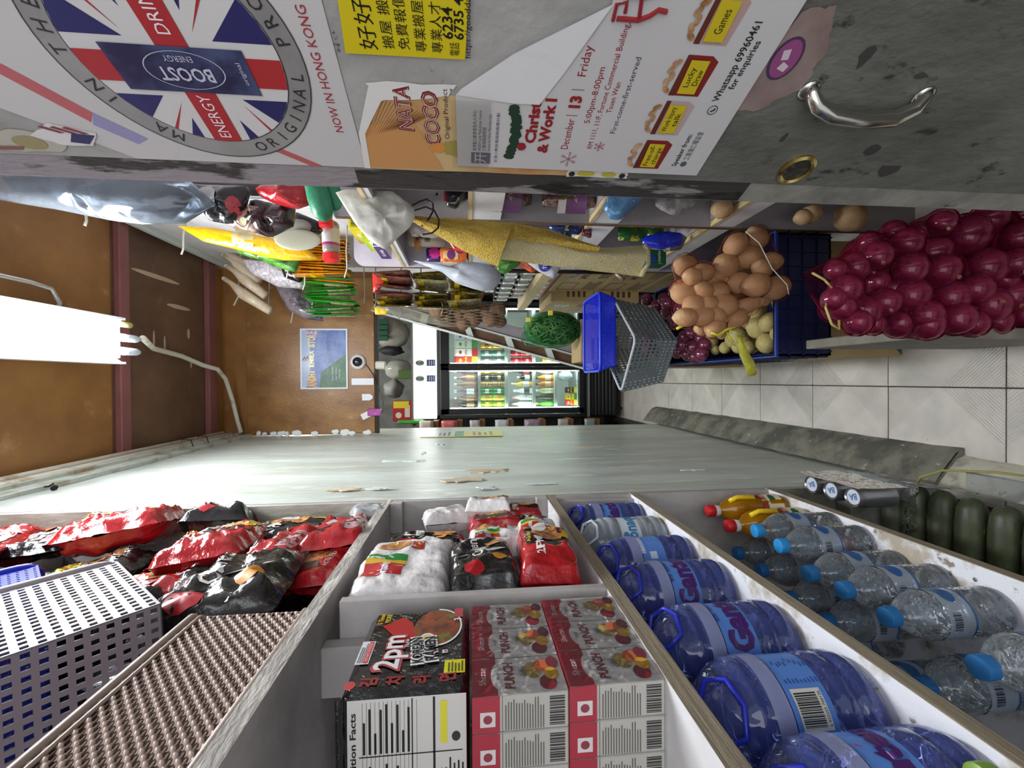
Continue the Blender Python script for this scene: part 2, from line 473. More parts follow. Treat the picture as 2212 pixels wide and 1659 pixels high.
# steel angle and pipes along the top of the left wall
b = MB(mat('angle_steel', '#c3cabf', .5, col2='#a39a84', vs=9, lo=.5, hi=.62, bump=.1)); b.bbox((-.365, .4, 3.03), (-.345, 3.04, 3.10), .002); b.bbox((-.365, .4, 3.09), (-.33, 3.04, 3.10), .002)
tag(b.build('trim_2'), kind='structure')
pp = mat('pipe_plastic', '#dcd8c8', .35, col2='#b5ab8f', vs=10, lo=.55, hi=.65)
for k, (px_, pz, r, lb) in enumerate(((-.335, 3.12, .016, 'thick cream electrical pipe along the top of the pale wall, lowest of the pair'), (-.325, 3.165, .013, 'thinner cream pipe above the thick one, close under the ceiling'))):
    b = MB(pp); b.tube([(px_, .4, pz - .0), (px_, 1.6, pz - .004), (px_, 2.95, pz)], r, 10); t = b.build('pipe', smooth=True); tag(t, lb, 'pipe')
b = MB(pp); b.tube([(.20, 2.12, 3.06), (.17, 2.35, 3.17), (.145, 2.6, 3.19), (.10, 2.76, 3.17), (.08, 2.83, 3.13), (.02, 2.92, 3.13), (-.12, 2.98, 3.12), (-.26, 3.0, 3.10), (-.33, 3.0, 3.08)], .013, 10)
t = b.build('pipe', smooth=True); tag(t, 'cream cable pipe bending from the ceiling light to the wall corner', 'pipe')
b = MB(dark)
for y in (2.50, 2.64): b.tube([(-.36, y, 3.10), (-.33, y, 3.145), (-.305, y, 3.13), (-.31, y + .003, 3.09), (-.355, y, 3.075)], .0025, 5)
tag(b.build('cable_tie'), 'black ties holding the cream pipes at the wall corner', 'cable tie')
b = MB(dark); b.tube([(-.35, 1.62, 3.03), (-.345, 1.60, 3.0), (-.335, 1.6, 2.985)], .003, 5); b.ball((-.35, 1.6, 2.983), (.010, .015, .004), 7, 5)
tag(b.build('nail'), 'bent nail sticking out of the pale wall under the steel trim', 'nail')

# twin tube ceiling light
lt = thing('ceiling_light', 'glowing white twin tube ceiling light with open ends', 'light', (.18, 1.45, 3.05))
b = MB(mat('lamp_housing', '#eef1f4', .3)); b.bbox((-.075, -.75, .065), (.075, .62, .10), .004)
b.box((-.10, -.75, .03), (-.09, .60, .10)); b.quad((-.075, -.75, .07), (-.10, -.75, .03), (-.10, .60, .03), (-.075, .60, .07))
b.box((.09, -.75, .03), (.10, .60, .10)); b.quad((.075, -.75, .07), (.10, -.75, .03), (.10, .60, .03), (.075, .60, .07)); b.build('housing', lt)
glow = mat('tube_glow_white', '#f2f8ff', .3, emit=22.0)
for x in (-.045, .012):
    b = MB(glow); b.tube([(x, -.72, .02), (x, .58, .02)], .0165, 12); tb = b.build('tube', lt, smooth=True)
    b = MB(mat('tube_end', '#d8e2ea', .15)); b.tube([(x, .58, .02), (x, .64, .02), (x, .66, .02)], [.0165, .0165, .010], 12); b.build('tube_end', tb, smooth=True)
b = MB(mat('starter_yellow', '#dcd98e', .4)); b.tube([(.075, .60, .055), (.075, .66, .055)], .013, 10); b.build('starter', lt, smooth=True)
b = MB(mat('bright_metal', '#d9d3cf', .25, metal=.9)); b.tube([(.17, -.7, .06), (.17, .22, .06), (.165, .30, .065), (.12, .34, .07), (.09, .34, .08)], .009, 8); b.build('handle_bar', lt, smooth=True)
# ---------------------------------------------------------------- the steel door at the right
DN = V((-.93925, -.34323, 0)); DS = V((.34323, -.93925, 0)); D0 = V((.263, .556, 0))
def DP(s_, z, l=0.0): return D0 + DS * s_ + V((0, 0, z)) + DN * l
door_m = mat('door_paint', '#a5a29d', .45, col2='#8a8883', vs=6, lo=.4, hi=.65, col3='#3b3833', vs3=24, lo3=.66, hi3=.70, bump=.15, bs=60)
door_low = mat('door_scuffed', '#6f6e66', .5, col2='#53524b', vs=9, lo=.35, hi=.65, col3='#2b2925', vs3=26, lo3=.60, hi3=.66, bump=.3, bs=70, stretch=(1, 1, .6))
strip_lo = mat('door_edge_dark', '#3a3633', .4, col2='#85807c', vs=11, lo=.54, hi=.60, col3='#1f1d1b', vs3=14, lo3=.55, hi3=.62, bump=.35, bs=60, stretch=(3, 3, .6))
strip_m = mat('door_edge_peeled', '#8f878a', .45, col2='#332f2c', vs=9, lo=.50, hi=.56, col3='#b5aeac', vs3=16, lo3=.62, hi3=.68, bump=.3, bs=60, stretch=(3, 3, .8))
R_D = frame(DS, (0, 0, 1), -DN * -1)
door = MB(door_m)
def dbox(mb, s0, s1, z0, z1, l0, l1):
    p = [DP(s0, z0, l0), DP(s1, z0, l0), DP(s1, z0, l1), DP(s0, z0, l1), DP(s0, z1, l0), DP(s1, z1, l0), DP(s1, z1, l1), DP(s0, z1, l1)]
    mb.add(p, [(0, 3, 2, 1), (4, 5, 6, 7), (0, 1, 5, 4), (1, 2, 6, 5), (2, 3, 7, 6), (3, 0, 4, 7)])
dbox(door, 0, .82, 1.40, 2.5, -.04, 0); door.use(door_low); dbox(door, 0, .82, .12, 1.40, -.04, 0)
door_o = door.build('door_1', loc=(D0.x, D0.y, .12)); tag(door_o, kind='structure')
b = MB(strip_m); dbox(b, -.034, -.0015, 1.74, 2.5, -.04, -.0012); b.use(strip_lo); dbox(b, -.034, -.0015, 1.22, 1.74, -.04, -.0012); b.use(mat('door_edge_grey', '#8f8b81', .5, col2='#6f6b63', vs=14, col3='#413d38', vs3=22, lo3=.63, hi3=.69, bump=.2)); dbox(b, -.034, -.0015, .12, 1.22, -.04, -.0012); b.use(mat('worn_steel', '#b9b3ad', .3, metal=.6)); dbox(b, -.036, -.034, .12, 2.5, -.03, -.0025); b.build('edge_strip', door_o, world=True)
b = MB(mat('chrome_worn', '#c9c4ba', .18, metal=1.0))
hp = [(.132, 1.238, 0), (.128, 1.236, .007), (.122, 1.228, .015), (.117, 1.208, .020), (.115, 1.17, .022), (.117, 1.135, .020), (.124, 1.115, .014), (.131, 1.107, .006), (.134, 1.105, 0)]
for dq in (0,):
    pts = [DP(a, z, l) for a, z, l in hp]
    b.tube(pts, [.006, .007, .008, .009, .009, .009, .008, .007, .006], 10)
b.lathe([(.011, 0), (.011, .002), (.006, .004)], 12, Matrix.Translation(DP(.128, 1.238, 0)) @ frame(DS, (0, 0, 1), DN).to_4x4()); b.lathe([(.011, 0), (.011, .002), (.006, .004)], 12, Matrix.Translation(DP(.130, 1.105, 0)) @ frame(DS, (0, 0, 1), DN).to_4x4())
h = b.build('handle', door_o, smooth=True, world=True); h['label'] = 'curved chrome pull handle'
b = MB(mat('brass', '#cbb56f', .22, metal=1.0)); b.lathe([(.0225, 0), (.0225, .003), (.019, .005), (.016, .003), (.016, .0005)], 26, Matrix.Translation(DP(.026, 1.176, 0)) @ frame(DS, (0, 0, 1), DN).to_4x4(), cap=False)
b.use(mat('lock_hole', '#4d4a43', .6)); b.lathe([(.0165, .0005), (.0005, .0005)], 26, Matrix.Translation(DP(.026, 1.176, 0)) @ frame(DS, (0, 0, 1), DN).to_4x4())
h = b.build('lock_ring', door_o, world=True, smooth=True, angle=30); h['label'] = 'brass lock ring'
def torn(mb, pts, lift, jag=.002, seed=1, n=5):
    rd = random.Random(seed); out = []
    for i in range(len(pts)):
        a = pts[i]; c = pts[(i + 1) % len(pts)]
        for k in range(n):
            t = k / n; out.append((a[0] + (c[0] - a[0]) * t + (rd.random() - .5) * jag, a[1] + (c[1] - a[1]) * t + (rd.random() - .5) * jag))
    mb.ppoly(DP, out, lift)
glue = mat('glue_residue', '#b1aaa3', .6, col2='#8f877f', vs=30); dkp = mat('dark_peel', '#3c3936', .55)
b = MB(glue); torn(b, [(.005, 2.08), (.05, 2.12), (.05, 2.14), (.004, 2.13)], .0004, .004, 1)
b.use(dkp)
for q in ((.05, 2.035, .03, .012, 3), (.075, 2.05, .02, .008, 4), (.165, 1.205, .012, .008, 5), (.07, 1.225, .008, .004, 6), (.15, 1.13, .006, .01, 7), (.06, 1.10, .01, .012, 12), (.03, 1.05, .012, .02, 13)):
    rd = random.Random(q[4]); pts = [(q[0] + q[2] * cos(a * .785) * (.5 + .6 * rd.random()), q[1] + q[3] * sin(a * .785) * (.5 + .6 * rd.random())) for a in range(8)]
    b.ppoly(DP, pts, .0005)
b.build('scuff_mark', door_o, world=True)

def sheet(name, s0, s1, z0, z1, lift, m, thick=.0003):
    b = MB(m)
    b.grid(lambda a, c: DP(s0 + (s1 - s0) * a, z0 + (z1 - z0) * c, lift + .0007 * noise.noise(V((a * 6, c * 6, z0 * 9)))), 12, 12)
    dbox(b, s0, s1, z0, z1, lift - .0012, lift - .0009)
    return b
paper = mat('poster_paper', '#bfbbb9', .42, bump=.08, bs=12)
# big round-flag drink poster
RC = (.124, 1.868)
b = MB(paper)
for k in range(1): torn(b, [(0.001, 1.724), (.26, 1.722), (.26, 2.16), (.075, 2.10), (.001, 1.985)], .0010, .0006, 5, 4)
b.use(mat('poster_band_grey', '#95928f', .4, col2='#7d7a78', vs=8)); b.pell(DP, RC[0], RC[1], .1125, .1125, .0014, 56)
b.use(ink('#3a3836')); n = 56
for k in range(n):
    a0, a1 = 2 * pi * k / n, 2 * pi * (k + 1) / n
    for r0, r1 in ((.1125, .1137), (.0915, .0925)):
        b.add([DP(RC[0] + r * cos(a), RC[1] + r * sin(a), .0017) for r, a in ((r0, a0), (r1, a0), (r1, a1), (r0, a1))], [(0, 1, 2, 3)])
b.use(ink('#c9c5c3')); b.pell(DP, RC[0], RC[1], .0915, .0915, .0018, 56)
FC = (.112, 1.868); RI = .0915
def clipc(pts):   # clip polygon to the round flag
    out = pts[:]
    for k in range(40):
        a = 2 * pi * k / 40; nx, ny = cos(a), sin(a); d = RI * .996; res = []
        for i in range(len(out)):
            p, q = out[i], out[(i + 1) % len(out)]
            dp = (p[0] - RC[0]) * nx + (p[1] - RC[1]) * ny - d; dq = (q[0] - RC[0]) * nx + (q[1] - RC[1]) * ny - d
            if dp <= 0: res.append(p)
            if dp * dq < 0: t = dp / (dp - dq); res.append((p[0] + (q[0] - p[0]) * t, p[1] + (q[1] - p[1]) * t))
        out = res
        if len(out) < 3: return []
    return out
def fp(m, pts, l):
    q = clipc([(FC[0] + x, FC[1] + y) for x, y in pts])
    if q: b.use(m); b.ppoly(DP, q, l)
navy, red, wht = ink('#25245a'), ink('#a5292c'), ink('#d6d3d1')
for sx in (-1, 1):
    for sy in (-1, 1):
        fp(navy, [(sx * .036, sy * .030), (sx * .13, sy * .030 + sy * .052), (sx * .13, sy * .030)] if False else [(sx * .052, sy * .024), (sx * .14, sy * .024), (sx * .14, sy * .070)], .0020)
        fp(navy, [(sx * .028, sy * .038), (sx * .028, sy * .12), (sx * .108, sy * .12)], .0020)
for a0, b0, c0 in (((-.034, .024), (-.14, .096), (-.14, .108)), ((.034, .036), (.14, .100), (.14, .088)), ((.034, -.024), (.14, -.096), (.14, -.108)), ((-.034, -.036), (-.14, -.100), (-.14, -.088))):
    fp(red, [a0, b0, c0], .0021)
fp(red, [(-.14, -.0145), (.14, -.0145), (.14, .0145), (-.14, .0145)], .0024)
fp(red, [(-.0145, -.14), (.0145, -.14), (.0145, .14), (-.0145, .14)], .0024)
b.use(ink('#e4d9d8')); b.ptext(DP, 'ENERGY', .062, 1.868, .0165, w=.050, lift=.0028); b.ptext(DP, 'DRINK', .165, 1.868, .0165, w=.044, lift=.0028)
b.use(mat('poster_can', '#272243', .3, col2='#4a5577', vs=18)); b.prect(DP, .090, 1.808, .134, 1.932, lift=.0030)
b.use(ink('#b9b7c6')); b.ptext(DP, 'BOOST', .108, 1.869, .0185, rot=pi / 2, w=.050, lift=.0036, bold=.02); b.ptext(DP, 'ENERGY', .123, 1.869, .008, rot=pi / 2, w=.026, lift=.0036)
b.ptext(DP, 'original', .1115, 1.817, .006, w=.022, lift=.0036)
for k in range(30):
    a0, a1 = 2 * pi * k / 30, 2 * pi * (k + 1) / 30
    b.add([DP(.112 + .0185 * cos(a) * r, 1.869 + .036 * sin(a) * r, .0034) for r, a in ((.97, a0), (1.0, a0), (1.0, a1), (.97, a1))], [(0, 1, 2, 3)])
b.use(ink('#2b2928'))
for k, ch in enumerate('ORIGINAL PRODUCT'):
    a = radians(198 + k * 9.2)
    if ch != ' ': b.ptext(DP, ch, RC[0] + .1018 * cos(a), RC[1] + .1018 * sin(a), .017, rot=a + pi / 2, lift=.0019)
for a, ch in ((150, 'M'), (141, 'A'), (118, 'I'), (109, 'N'), (90, 'T'), (79, 'H'), (68, 'E')):
    a = radians(a); b.ptext(DP, ch, RC[0] + .1018 * cos(a), RC[1] + .1018 * sin(a), .017, rot=a - pi / 2, lift=.0019)
b.use(ink('#9b2a33')); b.ptext(DP, 'NOW IN HONG KONG', .112, 1.7425, .0125, w=.125, lift=.0016)
b.use(ink('#b25a58')); b.ppoly(DP, [(.001, 1.79), (.001, 1.775), (.03, 1.825), (.03, 1.84)], .0013); b.use(ink('#8d87ac')); b.ppoly(DP, [(.03, 1.955), (.06, 1.99), (.045, 2.0), (.022, 1.97)], .0013)
b.use(ink('#b25a58')); b.ppoly(DP, [(.06, 1.99), (.12, 2.045), (.11, 2.055), (.048, 2.0)], .0013)
o = b.build('poster', loc=DP(0, 1.72)); tag(o, 'torn white drink poster with a round union flag on the steel door', 'poster')
# small die-cut stickers above it
b = MB(ink('#cfcac4')); torn(b, [(.018, 2.02), (.034, 2.005), (.045, 2.045), (.028, 2.075), (.016, 2.05)], .0020, .002, 3)
b.use(ink('#23264e')); b.ppoly(DP, [(.020, 2.022), (.032, 2.008), (.034, 2.03), (.022, 2.04)], .0024); b.use(ink('#7b3434'))
for k in range(3): b.ppoly(DP, [(.034, 2.012 + k * .012), (.042, 2.03 + k * .012), (.040, 2.035 + k * .012), (.033, 2.018 + k * .012)], .0024)
tag(b.build('sticker'), 'small torn stars and stripes map sticker high on the door edge', 'sticker')
b = MB(ink('#aba594')); torn(b, [(.006, 2.06), (.03, 2.035), (.034, 2.09), (.026, 2.13), (.006, 2.13)], .0012, .003, 6); b.use(ink('#8f8452')); b.pell(DP, .018, 2.085, .009, .017, .0017); b.use(ink('#7b4a3c')); b.ppoly(DP, [(.008, 2.1), (.013, 2.095), (.012, 2.13), (.007, 2.13)], .0019)
tag(b.build('sticker'), 'faded emblem sticker with red and yellow, above the flag map sticker', 'sticker')
# coconut drink poster
b = MB(mat('poster_beige', '#c3a878', .4, col2='#b06f3d', vs=7, lo=.4, hi=.62)); torn(b, [(.001, 1.722), (.094, 1.70), (.106, 1.66), (.100, 1.61), (.105, 1.48), (.001, 1.40)], .0009, .003, 8)
b.use(ink('#c08a53')); b.ppoly(DP, [(.003, 1.72), (.06, 1.715), (.07, 1.66), (.003, 1.63)], .0013)
b.use(ink('#8a5b33'))
for k in range(16): b.ppoly(DP, [(.045 + .001 * k, 1.715 - .003 * k), (.048 + .0012 * k, 1.713 - .003 * k), (.094 - .001 * k, 1.69 - .0035 * k), (.092 - .001 * k, 1.692 - .0035 * k)], .0015)
b.use(ink('#d8d4cf')); b.ppoly(DP, [(.001, 1.726), (.05, 1.722), (.105, 1.70), (.112, 1.66), (.104, 1.665), (.09, 1.69), (.05, 1.715), (.001, 1.719)], .0017); torn(b, [(.09, 1.70), (.11, 1.70), (.112, 1.61), (.098, 1.625)], .0018, .004, 10)
for txt_, z, h_, s_, w_ in (('NATA', 1.668, .020, .083, .05), ('COCO', 1.640, .020, .072, .062)):
    b.use(ink('#6b1f22')); b.ptext(DP, txt_, s_, z, h_ * 1.12, w=w_ * 1.06, lift=.0019, bold=.045, shear=.1); b.use(ink('#d9d3cc')); b.ptext(DP, txt_, s_, z, h_, w=w_, lift=.0022, bold=.03, shear=.1); b.use(ink('#8a2c2e')); b.ptext(DP, txt_, s_, z, h_, w=w_, lift=.0025, shear=.1)
b.use(ink('#3d3020')); b.ptext(DP, 'Original Product', .078, 1.6235, .0075, w=.06, lift=.002)
b.use(ink('#9a8b43'))
for k in range(6): b.pell(DP, .036, 1.625 - .0045 * k, .009 + .0012 * k, .0032, .0020 + .0002 * k)
b.use(ink('#c98440')); b.pell(DP, .036, 1.635, .007, .009, .0022)
tag(b.build('poster'), 'torn orange coconut drink poster under the white flyer on the door', 'poster')
# yellow moving-service bill
b = MB(mat('yellow_bill', '#c9b612', .45)); b.ppoly(DP, [(.1375, 1.7135), (.1385, 1.602), (.26, 1.593), (.26, 1.700)], .0026)
b.use(ink('#16140c'))
for txt_, s_, z, h_, w_ in (('好好日', .172, 1.690, .018, .060), ('搬屋 搬琴', .170, 1.672, .0115, .052), ('免費報價 快', .174, 1.658, .0115, .060), ('專業搬屋★搬運', .180, 1.6425, .0115, .074), ('專業人才★值得', .180, 1.6275, .0115, .074)):
    b.ptext(DP, txt_, s_, z - .0006 * 0, h_, w=w_, lift=.003)
b.ptext(DP, '6234', .169, 1.6155 + .002, .013, w=.026, lift=.003, bold=.02); b.ptext(DP, '6735 4', .173, 1.6055 + .002, .012, w=.034, lift=.003, bold=.02)
b.ptext(DP, '電話', .1475, 1.6115, .010, w=.012, lift=.003); b.ptext(DP, 'https://gooddayday', .173, 1.5995, .0075, w=.066, lift=.003)
tag(b.build('sticker'), 'yellow removal service bill with black Chinese characters and phone numbers', 'sticker')
# white flyer with folded corner
b = MB(paper)
b.ppoly(DP, [(.0125, 1.3055), (.26, 1.3035), (.26, 1.475), (.1925, 1.4745), (.104, 1.562), (.104, 1.612), (.0125, 1.6125)], .0040)
b.use(mat('flyer_fold', '#dcd9d8', .45, bump=.15, bs=20))
b.add([DP(.104, 1.612, .0048), DP(.112, 1.606, .006), DP(.152, 1.556, .010), DP(.196, 1.474, .007), DP(.135, 1.5035, .0054), DP(.099, 1.524, .0056), DP(.0985, 1.551, .0052)], [(0, 1, 6), (1, 2, 5, 6), (2, 3, 4, 5)])
b.use(ink('#6a5f6d')); b.prect(DP, .018, 1.573, .034, 1.596, lift=.0044); b.use(ink('#cbc2cc')); b.ptext(DP, '开', .026, 1.585, .016, lift=.0047)
b.use(ink('#5a4f6a'))
for k, (t_, w_) in enumerate((('香港聖公會麥理浩夫人中心', .052), ('HKSKH Lady MacLehose Centre', .052), ('少數族裔服務部', .032), ('Services for Ethnic Minorities Unit', .048))): b.ptext(DP, t_, .036, 1.592 - .0055 * k, .0048, w=w_, lift=.0044, anchor='l')
b.ptext(DP, '在港少數族裔服務推廣計劃', .020, 1.5665, .0042, w=.066, lift=.0044, anchor='l')
g = ink('#1f3a2a'); b.use(g); rd = random.Random(2)
for k in range(26): b.pell(DP, .028 + .0026 * k + .002 * rd.random(), 1.553 - .006 * sin(pi * k / 25) - .003 * rd.random(), .004, .006, .0044 + .00004 * k, 7)
b.use(ink('#8b2326')); b.pell(DP, .046, 1.5375, .0055, .0055, .0058, 10)
b.ptext(DP, 'Christ', .050, 1.5285, .0165, w=.052, lift=.0046, bold=.045, anchor='l'); b.ptext(DP, '& Work I', .038, 1.5125, .0165, w=.068, lift=.0047, bold=.045, anchor='l')
b.ptext(DP, 'December', .0435, 1.4865, .0125, w=.040, lift=.0044, anchor='l'); b.prect(DP, .0875, 1.480, .0882, 1.493, lift=.0044); b.prect(DP, .1165, 1.480, .1172, 1.493, lift=.0044); b.ptext(DP, 'Friday', .130, 1.4865, .0125, w=.030, lift=.0044, anchor='l')
b.ptext(DP, '13', .1025, 1.4865, .0165, lift=.0048, bold=.05)
b.ptext(DP, '5:00pm-8:00pm', .110, 1.468, .0095, w=.062, lift=.0044); b.ptext(DP, 'RM 1111, 11/F, Fortune Commercial Building,', .046, 1.4565, .0085, w=.135, lift=.0044, anchor='l'); b.ptext(DP, 'Tsuen Wan', .110, 1.447, .0085, w=.034, lift=.0044)
b.use(ink('#4a4646')); b.ptext(DP, 'First-come-first-served', .110, 1.435, .0085, w=.085, lift=.0044)
b.use(ink('#a06a74'))
for cx, cy, r in ((.030, 1.478, .0105), (.050, 1.445, .0065)):
    for k in range(6):
        a = pi / 3 * k; ca, sa = cos(a), sin(a)
        b.ppoly(DP, [(cx - sa * .0006, cy + ca * .0006), (cx + sa * .0006, cy - ca * .0006), (cx + ca * r + sa * .0006, cy + sa * r - ca * .0006), (cx + ca * r - sa * .0006, cy + sa * r + ca * .0006)], .0046)
        for t in (.55, .8):
            for g_ in (-1, 1):
                a2 = a + g_ * .9; x, y = cx + ca * r * t, cy + sa * r * t
                b.ppoly(DP, [(x, y), (x + cos(a2) * r * .25, y + sin(a2) * r * .25), (x + cos(a2) * r * .25 + .0007, y + sin(a2) * r * .25 + .0007)], .0047)
# the four gift boxes with yellow notes
for s_, z, t_, col_ in ((.041, 1.378, 'Free-of-\ncharge', '#7d2320'), (.090, 1.375, 'Work Injury\ntalk', '#b29a94'), (.137, 1.374, 'Lucky\nDraw', '#7d2320'), (.188, 1.372, 'Games', '#b08f88')):
    b.use(ink(col_)); b.ppoly(DP, [(s_ - .020, z - .017), (s_ + .016, z - .020), (s_ + .021, z - .012), (s_ + .021, z + .012), (s_ - .020, z + .014)], .0044)
    b.use(ink('#5f2a1c')); b.ppoly(DP, [(s_ - .020, z + .010), (s_ + .021, z + .008), (s_ + .021, z + .013), (s_ - .020, z + .016)], .0046)
    b.use(mat('gift_ribbon', '#8b5a35', .3, col2='#c9a27a', vs=60))
    for k in range(5): b.pell(DP, s_ - .014 + .007 * k, z + .021 + .003 * (k % 2), .005, .0028, .0049 + .0002 * k, 10, rot=.9 - .5 * k)
    b.use(ink('#c3ad1c')); b.prect(DP, s_ - .017, z - .011, s_ + .017, z + .008, lift=.0056)
    b.use(ink('#2d2710'))
    ls = t_.split('\n')
    for k, q in enumerate(ls): b.ptext(DP, q, s_, z - .0015 + (.0043 - .0086 * k if len(ls) > 1 else 0), .0085 if len(ls) > 1 else .011, w=min(.0045 * len(q) * .9, .030), lift=.006)
b.use(ink('#2b2a29')); b.ptext(DP, 'Whatsapp 69960461', .113, 1.336, .0105, w=.077, lift=.0044, anchor='l', bold=.015); b.ptext(DP, 'for enquiries', .127, 1.3265, .0095, w=.047, lift=.0044, anchor='l', bold=.015)
for k in range(18):
    a0, a1 = 2 * pi * k / 18, 2 * pi * (k + 1) / 18; b.add([DP(.103 + r * cos(a), 1.333 + r * sin(a), .0045) for r, a in ((.0047, a0), (.0055, a0), (.0055, a1), (.0047, a1))], [(0, 1, 2, 3)])
b.ppoly(DP, [(.1005, 1.3345), (.102, 1.3355), (.103, 1.333), (.1055, 1.332), (.105, 1.3302), (.1025, 1.3308)], .0046)
b.ptext(DP, 'Speaker from:', .026, 1.343, .0085, w=.046, lift=.0044, anchor='l', bold=.015)
b.use(ink('#4b5a5c')); b.ptext(DP, '工業傷亡權益會', .036, 1.3315, .0085, w=.040, lift=.0044, anchor='l'); b.pell(DP, .030, 1.3315, .004, .004, .0044, 14)
b.use(ink('#8b1f26'))
def swirl(pts, r): b.tube([DP(a, c, .0048) for a, c in pts], r, 6)
for x0 in (.188, .206):
    swirl([(x0 - .004, 1.467), (x0 - .004, 1.447), (x0, 1.438), (x0 + .005, 1.432), (x0 + .004, 1.424)], .0022)
swirl([(.186, 1.447), (.2, 1.450), (.21, 1.449), (.222, 1.455)], .0018); swirl([(.182, 1.470), (.195, 1.4705), (.197, 1.462), (.189, 1.461)], .0018)
o = b.build('flyer'); tag(o, 'white creased Christmas talk flyer with folded corner taped on the door', 'flyer')
b = MB(film('tape_film', '#f1f1ee', .02, .15, edge=.04, ior=1.1, bump=.2)); b.prect(DP, .012, 1.575, .10, 1.618, lift=.0064, nx=4, ny=3); tag(b.build('sticky_tape'), 'clear tape across the top of the white flyer', 'tape')
# remains of a purple label
b = MB(mat('old_label_brown', '#8f7b74', .5, col2='#7b6660', vs=20)); torn(b, [(.10, 1.31), (.20, 1.30), (.205, 1.27), (.165, 1.25), (.13, 1.248), (.105, 1.28)], .0010, .005, 9)
b.use(ink('#4a3550')); b.pell(DP, .158, 1.2865, .021, .0155, .0014, 20, rot=.1); b.use(ink('#8e4877')); b.pell(DP, .158, 1.2865, .0185, .0128, .0017, 20, rot=.1)
b.use(ink('#c8b6bd')); b.ppoly(DP, [(.146, 1.281), (.152, 1.279), (.156, 1.287), (.149, 1.290)], .0021); b.ppoly(DP, [(.158, 1.284), (.168, 1.287), (.166, 1.294), (.157, 1.291)], .0021)
tag(b.build('sticker'), 'scratched brown label with a purple oval beside the door handle', 'sticker')
b = MB(ink('#d0ccc0')); torn(b, [(0.0, 1.475), (.010, 1.474), (.010, 1.395), (.0, 1.395)], .0013, .002, 4); b.use(ink('#b9aa3e')); b.pell(DP, .006, 1.45, .004, .012, .0017); b.pell(DP, .006, 1.42, .004, .01, .0017); b.use(ink('#2a2826')); b.pell(DP, .005, 1.468, .004, .004, .002); b.pell(DP, .005, 1.402, .004, .004, .002)
tag(b.build('sticker'), 'little yellow cut-out sticker half hidden below the coconut poster', 'sticker')

# ---------------------------------------------------------------- the wooden rack at the left
rack = thing('wooden_rack', 'white painted plywood goods rack with open compartments built against the pale wall', 'rack', (-.36, .5, 0))
XF, XB = -.36, -.80
def board(z, th, m_top, y0=-.25, y1=1.352, x0=XF, cm=raw, name='shelf'):
    b = MB(m_top); b.box((XB, y0, z - th), (x0 - .0015, y1, z)); b.use(cm); b.box((x0 - .0015, y0, z - th), (x0, y1, z)); return b.build(name, rack, world=True)
greyedge = mat('grey_board_edge', '#aaa49d', .7, col2='#d0cbc2', vs=40, lo=.5, hi=.6, bump=.4, bs=140, stretch=(1, .3, 1))
board(1.860, .024, greyp, cm=greyedge); board(1.366, .024, white_p, cm=raw); board(1.095, .022, dirty); board(.632, .026, dirty); board(.24, .02, conc)
b = MB(greyp); b.box((XB, 1.335, .1), (-.362, 1.354, 2.95)); b.use(mat('plaster_strip', '#a39a8c', .7, col2='#c9c7bd', vs=12, stretch=(1, 1, .4), bump=.3)); b.box((-.46, 1.330, 1.86), (-.361, 1.336, 3.0)); b.use(conc); b.box((-.5, 1.330, 0.2), (-.361, 1.336, .61))
b.build('end_panel', rack, world=True)
b = MB(greyp); b.box((XB - .015, -.25, .0), (XB, 1.352, 3.0)); b.build('back_panel', rack, world=True)
b = MB(greyp); b.bbox((XB, .735, 1.366), (XF, .752, 1.814), .001); b.build('divider', rack, world=True)
for (x0, x1, y0, y1, z0, z1) in ((-.50, -.42, .709, .735, 1.60, 1.836), (-.45, -.36, 1.31, 1.335, 1.80, 1.836), (-.45, -.36, 1.31, 1.335, 1.366, 1.40), (-.45, -.37, 1.31, 1.335, 1.096, 1.34)):
    b = MB(greyp); b.bbox((x0, y0, z0), (x1, y1, z1), .002); b.build('batten', rack, world=True)
b = MB(mat('screw_steel', '#8a8680', .35, metal=.8))
for y in (1.2, .98, .75): b.ball((-.39, y, .633), (.004, .004, .0015), 8, 4)
b.build('screw', rack, world=True)

